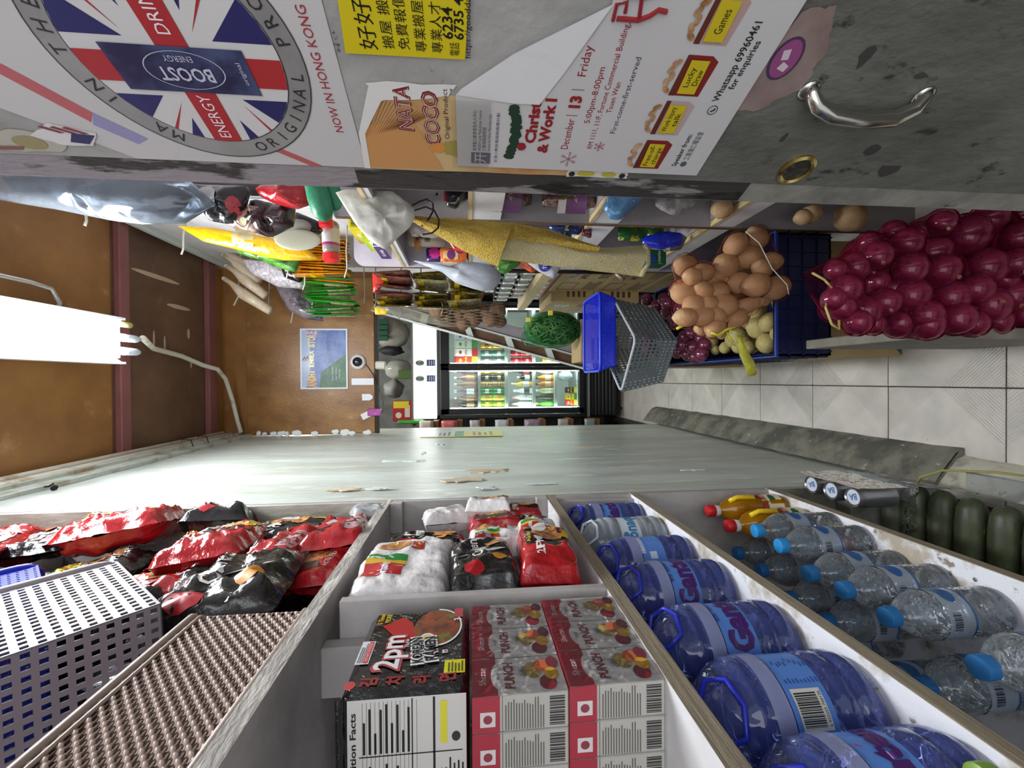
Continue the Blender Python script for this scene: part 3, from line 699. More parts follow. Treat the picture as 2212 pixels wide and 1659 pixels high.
# ---------------------------------------------------------------- packets
def pack(name, label, group, loc, rot, w, h, t, base, prints=None, seed=0, cat='packet', fin=.06, wr=.5, parent=None, boxy=.35, nx=34, ny=26, R=AISLE):
    """pillow shaped film packet; local x width, y height, z out; rot = (yaw, pitch, roll) in degrees about the packet's own up, across and out axes"""
    ph = seed * 7.31
    def prof(u, e):
        u = min(abs(u), 1.0); q = 1 - fin
        if u > q: return .04 * (1 - (u - q) / fin)
        return max((1 - (u / q) ** e), 0) ** boxy
    def S(x, y, l=0.0):
        u, v = 2 * x / w, 2 * y / h
        d = prof(u, 4) * prof(v, 5)
        n_ = noise.noise(V((x * 24 + ph, y * 24, ph))) * .5 + noise.noise(V((x * 60 + ph, y * 40, ph + 5))) * .25 + (1 - abs(noise.noise(V((x * 19 + y * 9 + ph, y * 17 - x * 8, ph + 9)))) * 2.4) ** 3 * .30 - .2
        crin = sin(x * 300 + ph + 3 * n_) * .0012 * (1 if abs(u) > .8 else .2)
        z = t / 2 * d + n_ * t * .20 * wr * (.3 + d) + crin + l
        k = 1 - .05 * (1 - abs(v)) if abs(u) > .9 else 1
        return V((x + noise.noise(V((y * 30, ph, 1))) * .004 * abs(u), y * k + noise.noise(V((x * 30, ph, 2))) * .004 * abs(v), z))
    b = MB(base)
    b.grid(lambda a, c: S((a - .5) * w, (c - .5) * h), nx, ny)
    def back(a, c):
        p = S((a - .5) * w, (c - .5) * h); return V((p.x, p.y, -p.z * .9 - .0003))
    b.grid(lambda a, c: back(1 - a, c), nx, ny)
    if prints: prints(b, S, w, h)
    Rm = R @ (Matrix.Rotation(radians(rot[0]), 3, 'Y') @ Matrix.Rotation(radians(rot[1]), 3, 'X') @ Matrix.Rotation(radians(rot[2]), 3, 'Z'))
    o = b.build(name, loc=(0, 0, 0), smooth=True); o.location = loc; o.rotation_euler = Rm.to_euler()
    return tag(o, label, cat, group)
K, RD, WT = foil('#151213'), foil('#b01c22'), foil('#e6e1e0', .3)
silver = foil('#b9bcc0', .18)
noodle = mat('noodle_print', '#a8623c', .4, col2='#d2a25d', vs=70, lo=.42, hi=.6, col3='#7c2d1c', vs3=45, lo3=.58, hi3=.62)
def pr_2pm(b, S, w, h):      # red packet, black band, white 2PM
    b.use(ink('#16110f')); b.prect(S, -.12 * w, -.42 * h, .30 * w, .44 * h, nx=10, ny=10, lift=.0006)
    b.use(noodle); b.pell(S, .16 * w, -.02 * h, .17 * w, .30 * h, .0014, 18, 3)
    b.use(ink('#e8e6e2')); b.ptext(S, '2PM', -.16 * w, .16 * h, .20 * h, w=.34 * w, lift=.0022, bold=.03)
    b.use(ink('#d7b429')); b.ptext(S, 'Akabare', .08 * w, .33 * h, .11 * h, w=.3 * w, lift=.0022)
    b.use(ink('#cfcac6')); b.pell(S, .30 * w, .10 * h, .11 * w, .15 * h, .0022, 16, 2); b.use(ink('#c9aa2b')); b.prect(S, .1 * w, -.42 * h, .30 * w, -.30 * h, nx=4, ny=2, lift=.0022)
def pr_star(b, S, w, h):     # red packet, black characters and silver figure
    b.use(ink('#17120f')); b.prect(S, .26 * w, -.46 * h, .42 * w, .46 * h, nx=4, ny=10, lift=.0006); b.ptext(S, '株', -.18 * w, .26 * h, .22 * h, lift=.0016, bold=.03)
    b.use(ink('#a9a9ab')); b.ppoly(S, [(-.08 * w, .1 * h), (.02 * w, .42 * h), (.08 * w, .2 * h), (.22 * w, .16 * h), (.1 * w, .02 * h), (.04 * w, -.12 * h)], .002)
    b.use(ink('#d9602a')); b.ppoly(S, [(.12 * w, .0), (.26 * w, .08 * h), (.24 * w, -.1 * h)], .0022)
    b.use(ink('#c7a4a6')); b.prect(S, -.36 * w, -.44 * h, .1 * w, -.18 * h, nx=8, ny=4, lift=.0010); b.use(ink('#6b2b2d'))
    for k in range(9): b.prect(S, -.33 * w + k * .045 * w, -.40 * h, -.315 * w + k * .045 * w, (-.26 + .05 * (k % 3)) * h, lift=.0016, ny=3)
def pr_cur(b, S, w, h):      # Current packet
    b.use(ink('#b5202a')); b.ppoly(S, [(.2 * w, .42 * h), (.46 * w, .42 * h), (.46 * w, .05 * h), (.34 * w, .12 * h)], .0012); b.pell(S, -.34 * w, .16 * h, .10 * w, .15 * h, .0014, 14, 2)
    b.use(ink('#b9b6b3')); b.ppoly(S, [(-.08 * w, .36 * h), (.10 * w, .44 * h), (.13 * w, -.12 * h), (.02 * w, -.38 * h)], .0014)
    b.use(ink('#e9e6e0')); b.ptext(S, 'Current', .08 * w, .10 * h, .22 * h, w=.46 * w, lift=.0022, bold=.02, rot=.1)
    b.use(ink('#d08a2a')); b.pell(S, -.16 * w, -.24 * h, .09 * w, .11 * h, .0016, 14, 2); b.use(noodle); b.ppoly(S, [(.1 * w, -.1 * h), (.42 * w, -.02 * h), (.40 * w, -.36 * h), (.16 * w, -.38 * h)], .0015)
def pr_noodle(b, S, w, h):   # yellow lettering over noodles
    b.use(noodle); b.pell(S, .14 * w, .04 * h, .26 * w, .34 * h, .0010, 20, 4)
    b.use(ink('#4e4f45')); b.ppoly(S, [(-.3 * w, .42 * h), (-.08 * w, .42 * h), (-.06 * w, -.2 * h), (-.28 * w, -.3 * h)], .0013)
    b.use(ink('#d9cf2d')); b.ptext(S, 'Current', -.14 * w, .12 * h, .22 * h, w=.44 * w, lift=.0022, rot=.12, bold=.02); b.use(ink('#ddd9d6')); b.ptext(S, 'HOT & SPICY', .02 * w, -.32 * h, .09 * h, w=.4 * w, lift=.0022)
def pr_indo(b, S, w, h):     # white packet with a red flag-shaped mark
    b.use(ink('#b5262b')); b.prect(S, -.26 * w, -.02 * h, -.06 * w, .40 * h, nx=5, ny=6, lift=.0008); b.use(ink('#e2b93c')); b.prect(S, -.06 * w, -.02 * h, -.02 * w, .40 * h, nx=2, ny=6, lift=.0008)
    b.use(ink('#2f8a3d')); b.prect(S, -.02 * w, -.03 * h, .05 * w, .39 * h, nx=2, ny=6, lift=.0008); b.use(ink('#dfe4f0')); b.ptext(S, 'Indomie', -.16 * w, .19 * h, .16 * h, rot=pi / 2 * .0, w=.19 * w, lift=.0018, bold=.03)
    b.use(noodle); b.pell(S, .26 * w, .18 * h, .13 * w, .20 * h, .0010, 16, 3); b.use(ink('#e9d9a0')); b.pell(S, .27 * w, .2 * h, .05 * w, .07 * h, .0018, 12, 1); b.use(ink('#b5262b')); b.prect(S, .12 * w, -.18 * h, .32 * w, -.04 * h, nx=5, ny=3, lift=.0010)
    b.use(ink('#d9a92d')); b.ptext(S, 'Mi goreng', .22 * w, -.11 * h, .08 * h, w=.17 * w, lift=.0016)
def pr_back(b, S, w, h):     # text side with a bar code
    b.use(ink('#2e2a2a')); b.pbars(S, -.28 * w, -.05 * h, -.02 * w, .25 * h); b.plines(S, .06 * w, -.36 * h, .34 * w, .34 * h, 12, lift=.0010)
    b.plines(S, -.3 * w, -.40 * h, .0 * w, -.12 * h, 5, lift=.0010, seed=4)

# the untidy heap on the top shelf: (y, z, x, width, height, thickness, rot, film, prints, name, label)
HEAP = [
 (.895, 2.065, -.405, .215, .235, .09, (-6, -8, 4), foil('#1c1817'), pr_cur, 'noodle_pack', 'black noodle packet with white script, nearest of the heap beside the beige basket'),
 (.905, 2.315, -.462, .17, .18, .07, (-12, -14, -8), foil('#1c1817'), pr_cur, 'noodle_pack', 'crumpled black noodle packet at the corner of the grey perforated basket'),
 (1.03, 2.40, -.475, .13, .20, .06, (0, -10, 12), RD, pr_noodle, 'noodle_pack', 'red noodle packet peeping out behind the grey perforated basket'),
 (1.02, 2.13, -.455, .15, .19, .06, (4, -16, 10), foil('#3a2a20'), pr_noodle, 'noodle_pack', 'brown noodle packet with yellow script above the lowest black one'),
 (1.000, 1.955, -.42, .16, .15, .06, (0, -6, -6), RD, pr_noodle, 'noodle_pack', 'red noodle packet squeezed against the shelf edge under the shiny red ones'),
 (1.02, 2.300, -.46, .19, .25, .07, (-3, -14, 8), RD, pr_noodle, 'noodle_pack', 'red noodle packet with yellow script in the middle of the heap'),
 (1.12, 2.50, -.465, .20, .25, .08, (5, -12, 6), K, pr_noodle, 'noodle_pack', 'shiny black and silver noodle packet beside the blue basket rim'),
 (1.13, 2.215, -.405, .22, .19, .09, (6, -8, 2), RD, pr_2pm, 'noodle_pack', 'red noodle packet with black band and white figures in the middle of the heap'),
 (1.10, 2.045, -.41, .24, .135, .09, (4, -10, -5), RD, pr_star, 'noodle_pack', 'red noodle packet with black character, left of the glossy one at the shelf end'),
 (1.15, 1.93, -.40, .24, .16, .09, (8, -6, 3), RD, pr_star, 'noodle_pack', 'glossy red noodle packet with black end, nearest the shelf edge by the wall'),
 (1.235, 2.085, -.405, .13, .21, .05, (0, -4, 0), K, pr_2pm, 'noodle_pack', 'flat black noodle packet with white figures lying near the wall end'),
 (1.270, 2.28, -.385, .15, .16, .09, (20, 0, 10), K, pr_cur, 'noodle_pack', 'black noodle packet with a white C standing up against the wall'),
 (1.235, 2.50, -.385, .18, .24, .10, (10, -10, 8), RD, pr_2pm, 'noodle_pack', 'big plain red noodle packet on top of the heap by the wall'),
 (1.190, 2.66, -.405, .14, .18, .06, (0, -6, 4), K, pr_star, 'noodle_pack', 'dark noodle packet under the big red one at the top of the heap'),
 (1.16, 2.80, -.41, .20, .24, .08, (0, -12, 6), RD, pr_star, 'noodle_pack', 'red noodle packet at the very top of the heap beyond the blue basket'),
 (1.285, 1.895, -.38, .12, .09, .05, (10, 0, 20), silver, None, 'snack_bag', 'small clear and silver bag in the corner where shelf meets wall'),
]
for i, (y, z, x, w_, h_, t_, r_, m_, p_, n_, l_) in enumerate(HEAP):
    pack(n_, l_, 'noodle packets heaped on the top shelf', (x, y, z), r_, w_, h_, t_, m_, p_, seed=i + 3, wr=1.3, boxy=.45)
# packets buried behind the front ones keep the heap solid
for i, (y, z) in enumerate(((.80, 1.95), (.82, 2.15), (1.0, 2.0), (1.05, 2.2), (1.2, 1.97), (1.22, 2.2), (.95, 2.45), (1.15, 2.4), (1.2, 2.6), (1.1, 2.75), (.9, 2.3), (1.25, 2.8))):
    pack('noodle_pack', 'dark packet buried behind the front packets of the top shelf heap', 'buried packets behind the heap', (-.52, y, z), ((i * 37) % 20 - 10, -8, (i * 53) % 20 - 10), .22, .2, .10, K if i % 3 else RD, None, seed=40 + i, nx=12, ny=10)

# middle compartment, far half
MID = [
 (.995, 1.745, -.425, .235, .205, .09, (-20, -3, -4), WT, pr_indo, 'noodle_pack', 'white multipack of noodles with flared ends, leftmost and nearest in the far compartment'),
 (.985, 1.575, -.42, .185, .15, .10, (-14, 0, 6), foil('#232120'), pr_cur, 'noodle_pack', 'black noodle packet between the white multipack and the red one'),
 (1.00, 1.425, -.405, .215, .13, .10, (-12, 2, -3), RD, pr_2pm, 'noodle_pack', 'red noodle packet with black band at the lower right end of the compartment'),
 (1.125, 1.715, -.42, .10, .20, .08, (0, 0, 0), K, pr_cur, 'noodle_pack', 'long black noodle packet behind the white multipack'),
 (1.12, 1.53, -.42, .12, .15, .09, (0, 0, 3), WT, pr_indo, 'noodle_pack', 'white noodle packet with fried egg picture in the middle of the far compartment'),
 (1.135, 1.425, -.40, .12, .11, .08, (0, 0, -4), WT, pr_indo, 'noodle_pack', 'small white noodle packet above the red one at the compartment end'),
 (1.205, 1.53, -.40, .08, .15, .08, (6, 0, 5), RD, pr_noodle, 'noodle_pack', 'narrow red noodle packet deep in the far compartment'),
 (1.22, 1.425, -.41, .10, .10, .07, (0, 0, 0), K, pr_2pm, 'noodle_pack', 'black noodle packet at the far lower corner of the compartment'),
 (1.28, 1.45, -.39, .08, .12, .06, (0, 0, 0), RD, pr_2pm, 'noodle_pack', 'red and black noodle packet against the wall end of the compartment'),
 (1.28, 1.545, -.365, .10, .13, .07, (24, 0, -10), WT, pr_2pm, 'noodle_pack', 'white and red packet with pointed corner sticking out past the wall edge'),
 (1.27, 1.67, -.39, .09, .13, .07, (10, 0, 12), WT, None, 'noodle_pack', 'plain white packet end at the back of the far compartment'),
]
for i, (y, z, x, w_, h_, t_, r_, m_, p_, n_, l_) in enumerate(MID):
    y, z, w_, h_, t_ = y * .87 + .006, 1.6 + (z - 1.6) * .87, w_ * .87, h_ * .87, t_ * .9; x = x * .87 - .012; r_ = (r_[0] * .4, r_[1], r_[2])
    o = pack(n_, l_, 'noodle packets in the far middle compartment', (x, y, z), r_, w_, h_, t_, m_, p_, seed=i + 70, wr=.9, boxy=.18)
b = MB(WT)   # bar-coded long side of the white multipack, facing the street
S_ = plane((-.425, .887, 1.742), (1, 0, 0), (0, 0, 1))
b.grid(lambda a, c: V((-.376 - .13 * (1 - a), .770 + .010 * noise.noise(V((a * 4, c * 5, 2))) + .02 * (a - .5) ** 2, 1.650 + .15 * c)), 8, 10)
fnb = lambda x, y, l=0: V((-.435 + x, .765 + .010 * noise.noise(V(((x + .1) * 25, y * 29, 2))) - l, 1.722 + y * .9))
b.use(ink('#2e2a2a')); b.pbars(fnb, -.055, -.015, -.015, .035, lift=.002); b.plines(fnb, .0, -.07, .045, .06, 10, lift=.002); b.plines(fnb, -.06, -.07, -.012, -.03, 5, lift=.002)
tag(b.build('noodle_pack', smooth=True), 'side of a white multipack printed with a bar code, against the divider', 'packet', 'noodle packets in the far middle compartment')

# near middle compartment: noodle block on stacked juice cartons
rm = thing('ramen_pack', 'black shiny three pack of ramen lying on the red juice cartons', 'packet', (-.4385, .612, 1.603))
rm.scale = (.87, .87, .87)
b = MB(foil('#0f0d0e', .16))
def RS(a, c): return (a, c)
b.bbox((-.085, -.105, 0), (.086, .105, .172), .012)
o1 = b.build('wrapper', rm, smooth=True, angle=30)
f = plane((.0865, 0, .086), (0, 1, 0), (0, 0, 1))
b = MB(mat('ramen_bowl', '#9a4a2c', .4, col2='#52301f', vs=60, col3='#4e7f3a', vs3=50)); b.pell(f, .045, -.032, .052, .038, .0006, 24)
b.use(ink('#b3211f')); b.ppoly(f, [(.0, .02), (.035, .045), (.055, .06), (.08, .028), (.06, .01), (.02, .0)], .0005); b.use(ink('#e8e3df')); 
for k in range(24):
    a0, a1 = pi * (1 + k / 24), pi * (1 + (k + 1) / 24)
    b.add([f(.045 + r * cos(a), -.032 + .75 * r * sin(a), .0008) for r, a in ((.052, a0), (.056, a0), (.056, a1), (.052, a1))], [(0, 1, 2, 3)])
b.pell(f, .012, -.018, .014, .012, .0010, 14); b.use(ink('#dfc22a')); b.pell(f, .012, -.018, .009, .008, .0013, 12)
for t_, x, y, h_, w_, c1 in (('2pm', -.020, .036, .050, .085, '#e9e7e7'),):
    b.use(ink('#b04a50')); b.ptext(f, t_, x, y, h_ * 1.12, w=w_ * 1.07, lift=.0014, bold=.05); b.use(ink(c1)); b.ptext(f, t_, x, y, h_, w=w_, lift=.0018, bold=.02)
b.use(ink('#e6e4e2')); b.ptext(f, 'KOREAN', -.020, -.006, .024, w=.072, lift=.0020, bold=.09, rot=.12); b.ptext(f, 'RAMEN', -.018, -.026, .026, w=.068, lift=.0020, bold=.09, rot=.12)
b.use(ink('#141112')); b.ptext(f, 'KOREAN', -.020, -.006, .021, w=.066, lift=.0024, bold=.03, rot=.12); b.ptext(f, 'RAMEN', -.018, -.026, .023, w=.062, lift=.0024, bold=.03, rot=.12)
b.use(ink('#d4b51c')); b.ptext(f, '5 Times', .075, .066, .012, w=.032, lift=.0020, bold=.03); b.ptext(f, 'MORE', .076, .054, .012, w=.026, lift=.0020, bold=.03)
b.use(ink('#e3e3e6')); b.prect(f, -.045, .062, .012, .082, lift=.0010); b.use(ink('#d9434a')); b.prect(f, -.043, .064, .010, .0705, lift=.0014); b.use(ink('#f0e9e9')); b.ptext(f, 'INSTANT NOODLES', -.017, .0672, .005, w=.045, lift=.0018); b.use(ink('#777')if False else ink('#777777')); b.plines(f, -.042, .072, .008, .081, 3, lift=.0014)
b.use(ink('#d8cf24')); b.prect(f, -.078, -.080, -.048, -.050, lift=.0010); b.use(ink('#57521a')); b.plines(f, -.075, -.077, -.051, -.053, 5, lift=.0014)
b.use(ink('#e2dedd')); b.prect(f, -.030, -.053, -.022, -.045, lift=.0010); b.use(ink('#a3232b')); b.ppoly(f, [(-.0285, -.0515), (-.0235, -.0515), (-.026, -.0465)], .0014)
b.use(ink('#b3464c')); b.prect(f, .07, -.075, .100, -.060, lift=.0012); b.use(ink('#e8e3df')); b.ptext(f, '3', .062, -.066, .018, lift=.0016, bold=.03)
b.ptext(f, 'New', .0, .012, .011, lift=.0022, rot=.1)
b.build('front_print', rm)
f = plane((0, -.1055, .086), (1, 0, 0), (0, 0, 1))   # end facing the street
b = MB(ink('#8f2c2f')); b.ptext(f, '한국라면', .04, .0, .001, lift=-.002)
f2 = plane((.0865, 0, .086), (0, 1, 0), (0, 0, 1))
for k, ch in enumerate('김치라면'): b.ptext(f2, ch, -.086, .052 - .036 * k, .026, w=.019, lift=.0012, bold=.04)
b.use(ink('#c3484c')); b.pell(f2, -.09, .077, .009, .008, .0012, 12)
b.use(ink('#c5c1bb')); b.prect(f, -.082, -.082, .078, .076, lift=.0006)
b.use(ink('#161415')); b.ptext(f, 'Nutrition Facts', -.072 + .078, .069, .011, w=.11, lift=.0010, bold=.02)
b.prect(f, .0, -.0765, .0015, .061, lift=.001); b.prect(f, -.078, -.010, .076, -.0085, lift=.0010); b.prect(f, -.078, -.040, .076, -.037, lift=.0010)
for k in range(14): b.prect(f, -.076, .056 - k * .0055, .074, .0564 - k * .0055, lift=.0010); b.plines(plane((0, -.1057, .086 + .053 - k * .0055), (1, 0, 0), (0, 0, 1)), -.07 + .01 * (k % 3), 0, -.02, .003, 1, lift=.0008, seed=k)
b.plines(f, .004, -.006, .074, .060, 9, fill=.4, jag=.6, lift=.0010, seed=8); b.plines(f, -.078, -.006, -.01, .060, 9, fill=.4, jag=.4, lift=.0010, seed=9); b.plines(f, -.078, -.078, -.004, -.044, 6, fill=.4, lift=.001, seed=10)
b.use(ink('#cfc62c')); b.prect(f, .012, -.056, .070, -.047, lift=.001); b.use(ink('#2e2a2a')); b.pell(f, .02, -.068, .007, .006, .001, 10)
b.build('side_print', rm)
b = MB(foil('#0f0d0e', .16)); b.grid(lambda a, c: V((-.085 + .17 * a, -.105 - .012 * sin(pi * c) - .006 * noise.noise(V((a * 9, c * 3, 1))), .166 + .012 * c)), 14, 3); b.build('seam', rm, smooth=True)
tag(pack('noodle_pack', 'black packet half hidden under the three pack of ramen, deep in the compartment', None, (-.60, .62, 1.55), (0, 0, 0), .2, .16, .16, foil('#0f0d0e', .16), None, 91), 'black packet half hidden behind the ramen three pack', 'packet')

film_wrap = film('shrink_film', '#f6f7f8', .01, .12, bump=.8, bs=45, edge=.03, ior=1.12)
def carton_mesh():
    j = thing('juice_carton', 'x', 'juice carton', (0, 0, 0))
    W, T, H = .0385, .0245, .128
    b = MB(ink('#b8b2a8')); b.bbox((-T, -W, 0), (T, W, H), .0015)
    f = plane((T + .0002, 0, H / 2), (0, 1, 0), (0, 0, 1))
    b.use(ink('#a81f33')); b.prect(f, -W, H * .5 - .036, W, H * .5, lift=.0003)
    b.prect(plane((0, -W - .0002, H / 2), (1, 0, 0), (0, 0, 1)), -T, H * .5 - .036, T, H * .5, lift=.0003)
    b.box((-T - .0004, -W, H - .0005), (T + .0002, W, H + .0004))
    b.use(ink('#d9d5d2')); b.prect(f, -W, -H / 2, W, H * .5 - .034, lift=.0004); b.pell(f, 0, H * .5 - .038, .028, .012, .0005, 18)
    b.use(ink('#f0d9dc')); b.ptext(f, 'Shezan', 0, H * .5 - .014, .013, w=.036, lift=.0008, shear=.15)
    b.use(ink('#5d5d63')); b.ptext(f, 'FRUIT', 0, H * .5 - .036, .006, w=.016, lift=.0008); b.use(ink('#8c3045')); b.ptext(f, 'PUNCH', 0, H * .5 - .051, .019, w=.056, lift=.0008, shear=.1, bold=.035)
    b.use(ink('#2f5a3b'))
    for k in range(7): b.ppoly(f, [(.000 + .0015 * k, -.016), (.004 + .0015 * k, -.018), (-.008 + .0045 * k, .001 - .0008 * (k - 3) ** 2)], .0008)
    b.use(mat('pineapple_print', '#c2a566', .5, col2='#8f7b3c', vs=200)); b.pell(f, .008, -.022, .018, .013, .0009, 14)
    b.use(ink('#cf6a42')); b.pell(f, .016, -.036, .014, .012, .0012, 14); b.use(ink('#8a2734')); b.pell(f, -.020, -.040, .015, .012, .0013, 14); b.use(ink('#d9a52c')); b.pell(f, -.002, -.047, .013, .010, .0015, 14); b.use(ink('#7a3440')); b.pell(f, .022, -.052, .014, .009, .0014, 14)
    f = plane((0, -W - .0002, H / 2), (1, 0, 0), (0, 0, 1))
    b.use(ink('#57534d')); b.plines(f, -T * .9, -H * .24, T * .85, H * .18, 15, fill=.4, lift=.0004, seed=2); b.prect(f, -T, H * .19, T, H * .196, lift=.0005)
    b.use(ink('#2b2827')); b.pbars(f, -T * .8, -H * .46, T * .8, -H * .30, 18, lift=.0005)
    b.use(ink('#d9d0cc')); b.prect(f, -.016, H * .5 - .030, .004, H * .5 - .010, lift=.0006); b.use(ink('#8c2a38')); b.pell(f, -.006, H * .5 - .020, .006, .006, .0008, 12)
    b.build('carton', j)
    return j
jc = carton_mesh(); first = True
gA, gB = 'juice cartons shrink wrapped in the upper row', 'juice cartons shrink wrapped in the lower row'
for row, (z0, y0, x0, g_) in enumerate(((1.486, .5385, -.3885, gA), (1.3665, .5405, -.3855, gB))):
    for i in range(3):
        for k in range(3):
            o = jc if first else copy_tree(jc); first = False
            o.location = (x0 - k * .0440, y0 + i * (.0685 if not row else .0690), z0)
            o.scale = (.87, .87, .885 if not row else .92)
            o['label'] = ('red and white fruit punch carton in the upper row under the ramen' if not row else 'red and white fruit punch carton in the lower row standing on the shelf board')
            o['group'] = g_
            o['label'] = '%s fruit punch carton, %s from the street end, %s' % (('upper row', 'lower row')[row], ORD[i], ('at the aisle side', 'second deep', 'deepest')[k])
for z0, z1, lb in ((1.486, 1.6025, 'clear shrink film around the upper row of juice cartons'), (1.3665, 1.4855, 'clear shrink film around the lower row of juice cartons')):
    b = MB(film_wrap); x1 = -.3655 if z0 > 1.4 else -.3625
    b.grid(lambda a, c: V((x1 + .002 * noise.noise(V((a * 8, c * 8, z0))), .503 + .208 * a, z0 + (z1 - z0) * c)), 14, 8); b.grid(lambda a, c: V((-.50 + (x1 + .50) * a, .5025 - .0015 + .002 * noise.noise(V((a * 8, c * 8, z0 + 3))), z0 + (z1 - z0) * c)), 10, 8)
    tag(b.build('plastic_wrap', smooth=True), lb, 'plastic wrap')

# ---------------------------------------------------------------- bottles
def cyl(cx, cy, z0, r, th0=0.0):
    return lambda x, y, l=0.0: V((cx + (r + l) * cos(th0 + x / r), cy + (r + l) * sin(th0 + x / r), z0 + y))
blue_pet = film('blue_pet', '#6a78c4', .24, .05, bump=.6, bs=26, edge=.30, tint='#b4bdea', ior=1.5)
clear_pet = film('clear_pet', '#cdd6de', .07, .04, bump=.7, bs=38, edge=.34, tint='#e9eef2', ior=1.5)
blab = mat('blue_label', '#5a86cf', .35); blab2 = mat('label_clear_part', '#9aa6dc', .3)
def big_bottle(x, y, th, kind, label):
    clear = kind == 'clear'
    t = thing('water_bottle', label, 'bottle', (x, y, 1.096), group='big water bottles on the second shelf')
    pet = film('clear_pet_big', '#ccd6dd', .30, .08, bump=.5, bs=30, edge=.5) if clear else blue_pet
    r = .066; prof = [(.03, .006), (.048, 0), (.060, .004), (r, .018), (r, .034), (r - .004, .038), (r, .044), (r, .060), (r - .003, .064), (r - .0005, .070), (r - .003, .073), (r - .003, .125), (r, .128), (r, .150), (r - .005, .153), (r - .001, .160), (r - .002, .168), (r - .007, .172), (r - .006, .180), (r - .014, .192), (r - .026, .205), (r - .040, .215), (.020, .222), (.018, .228), (.018, .236)]
    b = MB(pet); b.lathe(prof, 32); b.build('body', t, smooth=True)
    b = MB(blab if not clear else mat('clear_label', '#c9d4dc', .3)); f = cyl(0, 0, .069, r - .0018, th)
    b.grid(lambda a, c: f((a - .5) * 2 * pi * (r - .0018), .004 + .052 * c), 40, 3)
    if kind == 'name' or kind == 'half':
        b.use(mat('label_violet', '#4b2668', .35)); b.ptext(f, 'Ganten', .0 if kind == 'name' else .03, .030, .050, w=.125, lift=.0012, bold=.05); b.use(ink('#22306b')); b.ptext(f, '景田  饮用纯净水', .01, .054, .007, w=.06, lift=.0012)
        b.use(ink('#34508c')); b.prect(f, -.10, .012, -.088, .028, lift=.0008); b.plines(f, -.115, .004, -.095, .05, 8, lift=.0008)
    elif kind == 'code':
        b.use(ink('#d9d6cb')); b.prect(f, -.030, .012, .012, .050, lift=.0008, nx=6); b.use(ink('#26242a')); b.pbars(f, -.026, .020, .008, .048, 26, lift=.0014); b.ptext(f, '6 922255 700126', -.009, .0155, .005, w=.034, lift=.0014)
        b.use(ink('#365a9e')); b.plines(f, .018, .006, .055, .052, 9, lift=.0010, seed=6); b.use(ink('#a9c0d8')); b.prect(f, -.072, .03, -.058, .045, lift=.001)
    elif kind == 'flower':
        b.use(ink('#dfe4ee')); b.pbars(f, .0, .048, .05, .058, 26, lift=.0012); b.use(ink('#c8d3ea')); b.prect(f, -.012, .024, .004, .040, lift=.0010, nx=3); b.use(ink('#5a2a9b')); b.pell(f, -.03, .02, .012, .008, .0010, 12); b.use(ink('#21807a')); b.pell(f, -.045, .012, .014, .009, .0011, 12)
    elif kind == 'pink':
        b.use(ink('#a43a83')); b.ppoly(f, [(-.05, .01), (.02, .02), (.05, .05), (.0, .056), (-.05, .04)], .0009); b.use(mat('label_violet', '#4b2668', .35)); b.ptext(f, 'Ganten', .02, .03, .04, w=.12, lift=.0013, bold=.05)
    elif clear:
        b.use(ink('#3f7fae')); b.ptext(f, 'Bonaqua', .0, .03, .040, w=.12, lift=.0010, bold=.03); 
        for k in range(3): b.pell(f, -.05 + .008 * k, .02 + .012 * k, .012, .008, .0012, 14)
    b.build('label', t, smooth=True)
    if not clear:
        b = MB(mat('label_film', '#aeb4dd', .25, alpha=.55)); f = cyl(0, 0, .128, r + .0006, th); b.grid(lambda a, c: f((a - .5) * 2 * pi * r, .022 * c), 40, 1); b.build('film_band', t, smooth=True)
    b = MB(pl('#2530a8', .3) if not clear else pl('#cfd6dc', .3)); b.lathe([(.021, .222), (.022, .226), (.022, .238), (.019, .240)], 20); b.build('cap', t, smooth=True, angle=40)
    b = MB(pl('#2a36b8', .25) if not clear else pl('#cfd6dc', .3)); b.tube([(.02 * cos(th + a), .02 * sin(th + a), .219) for a in (-.6, .6)] + [(.050 * cos(th + .75), .050 * sin(th + .75), .207), (.061 * cos(th + .5), .061 * sin(th + .5), .188), (.063 * cos(th), .063 * sin(th), .182), (.061 * cos(th - .5), .061 * sin(th - .5), .188), (.050 * cos(th - .75), .050 * sin(th - .75), .207)], .0038, 6, closed=True); b.build('carry_handle', t, smooth=True)
for q in ((-.432, 1.255, -.30, 'name', 'blue water bottle farthest along its shelf, against the wall end'),
          (-.430, 1.115, -.45, 'clear', 'clear big water bottle between two blue ones near the wall end'),
          (-.432, .975, -.75, 'flower', 'blue water bottle with a bar code at the label top, beside the clear one'),
          (-.432, .835, -.42, 'name', 'blue water bottle with its purple name fully facing the aisle'),
          (-.434, .668, -.15, 'name', 'blue water bottle with only the first letters of its purple name showing'),
          (-.434, .530, -.75, 'code', 'dark blue water bottle with a large white bar code panel'),
          (-.434, .395, -.62, 'pink', 'nearest blue water bottle with a pink patch on the label')):
    big_bottle(*q)
b = MB(mat('green_cap', '#7fa33a', .4)); b.lathe([(.014, 0), (.015, .004), (.015, .016), (.012, .018)], 16, Matrix.Translation((-.372, .355, 1.12))); tag(b.build('bottle_cap', smooth=True, angle=40), 'small green cap beside the nearest blue water bottle', 'bottle cap')
b = MB(ink('#c39a33')); b.box((-.60, 1.31, 1.25), (-.40, 1.328, 1.30)); tag(b.build('yellow_box'), 'edge of a yellow carton behind the farthest blue bottle', 'box')
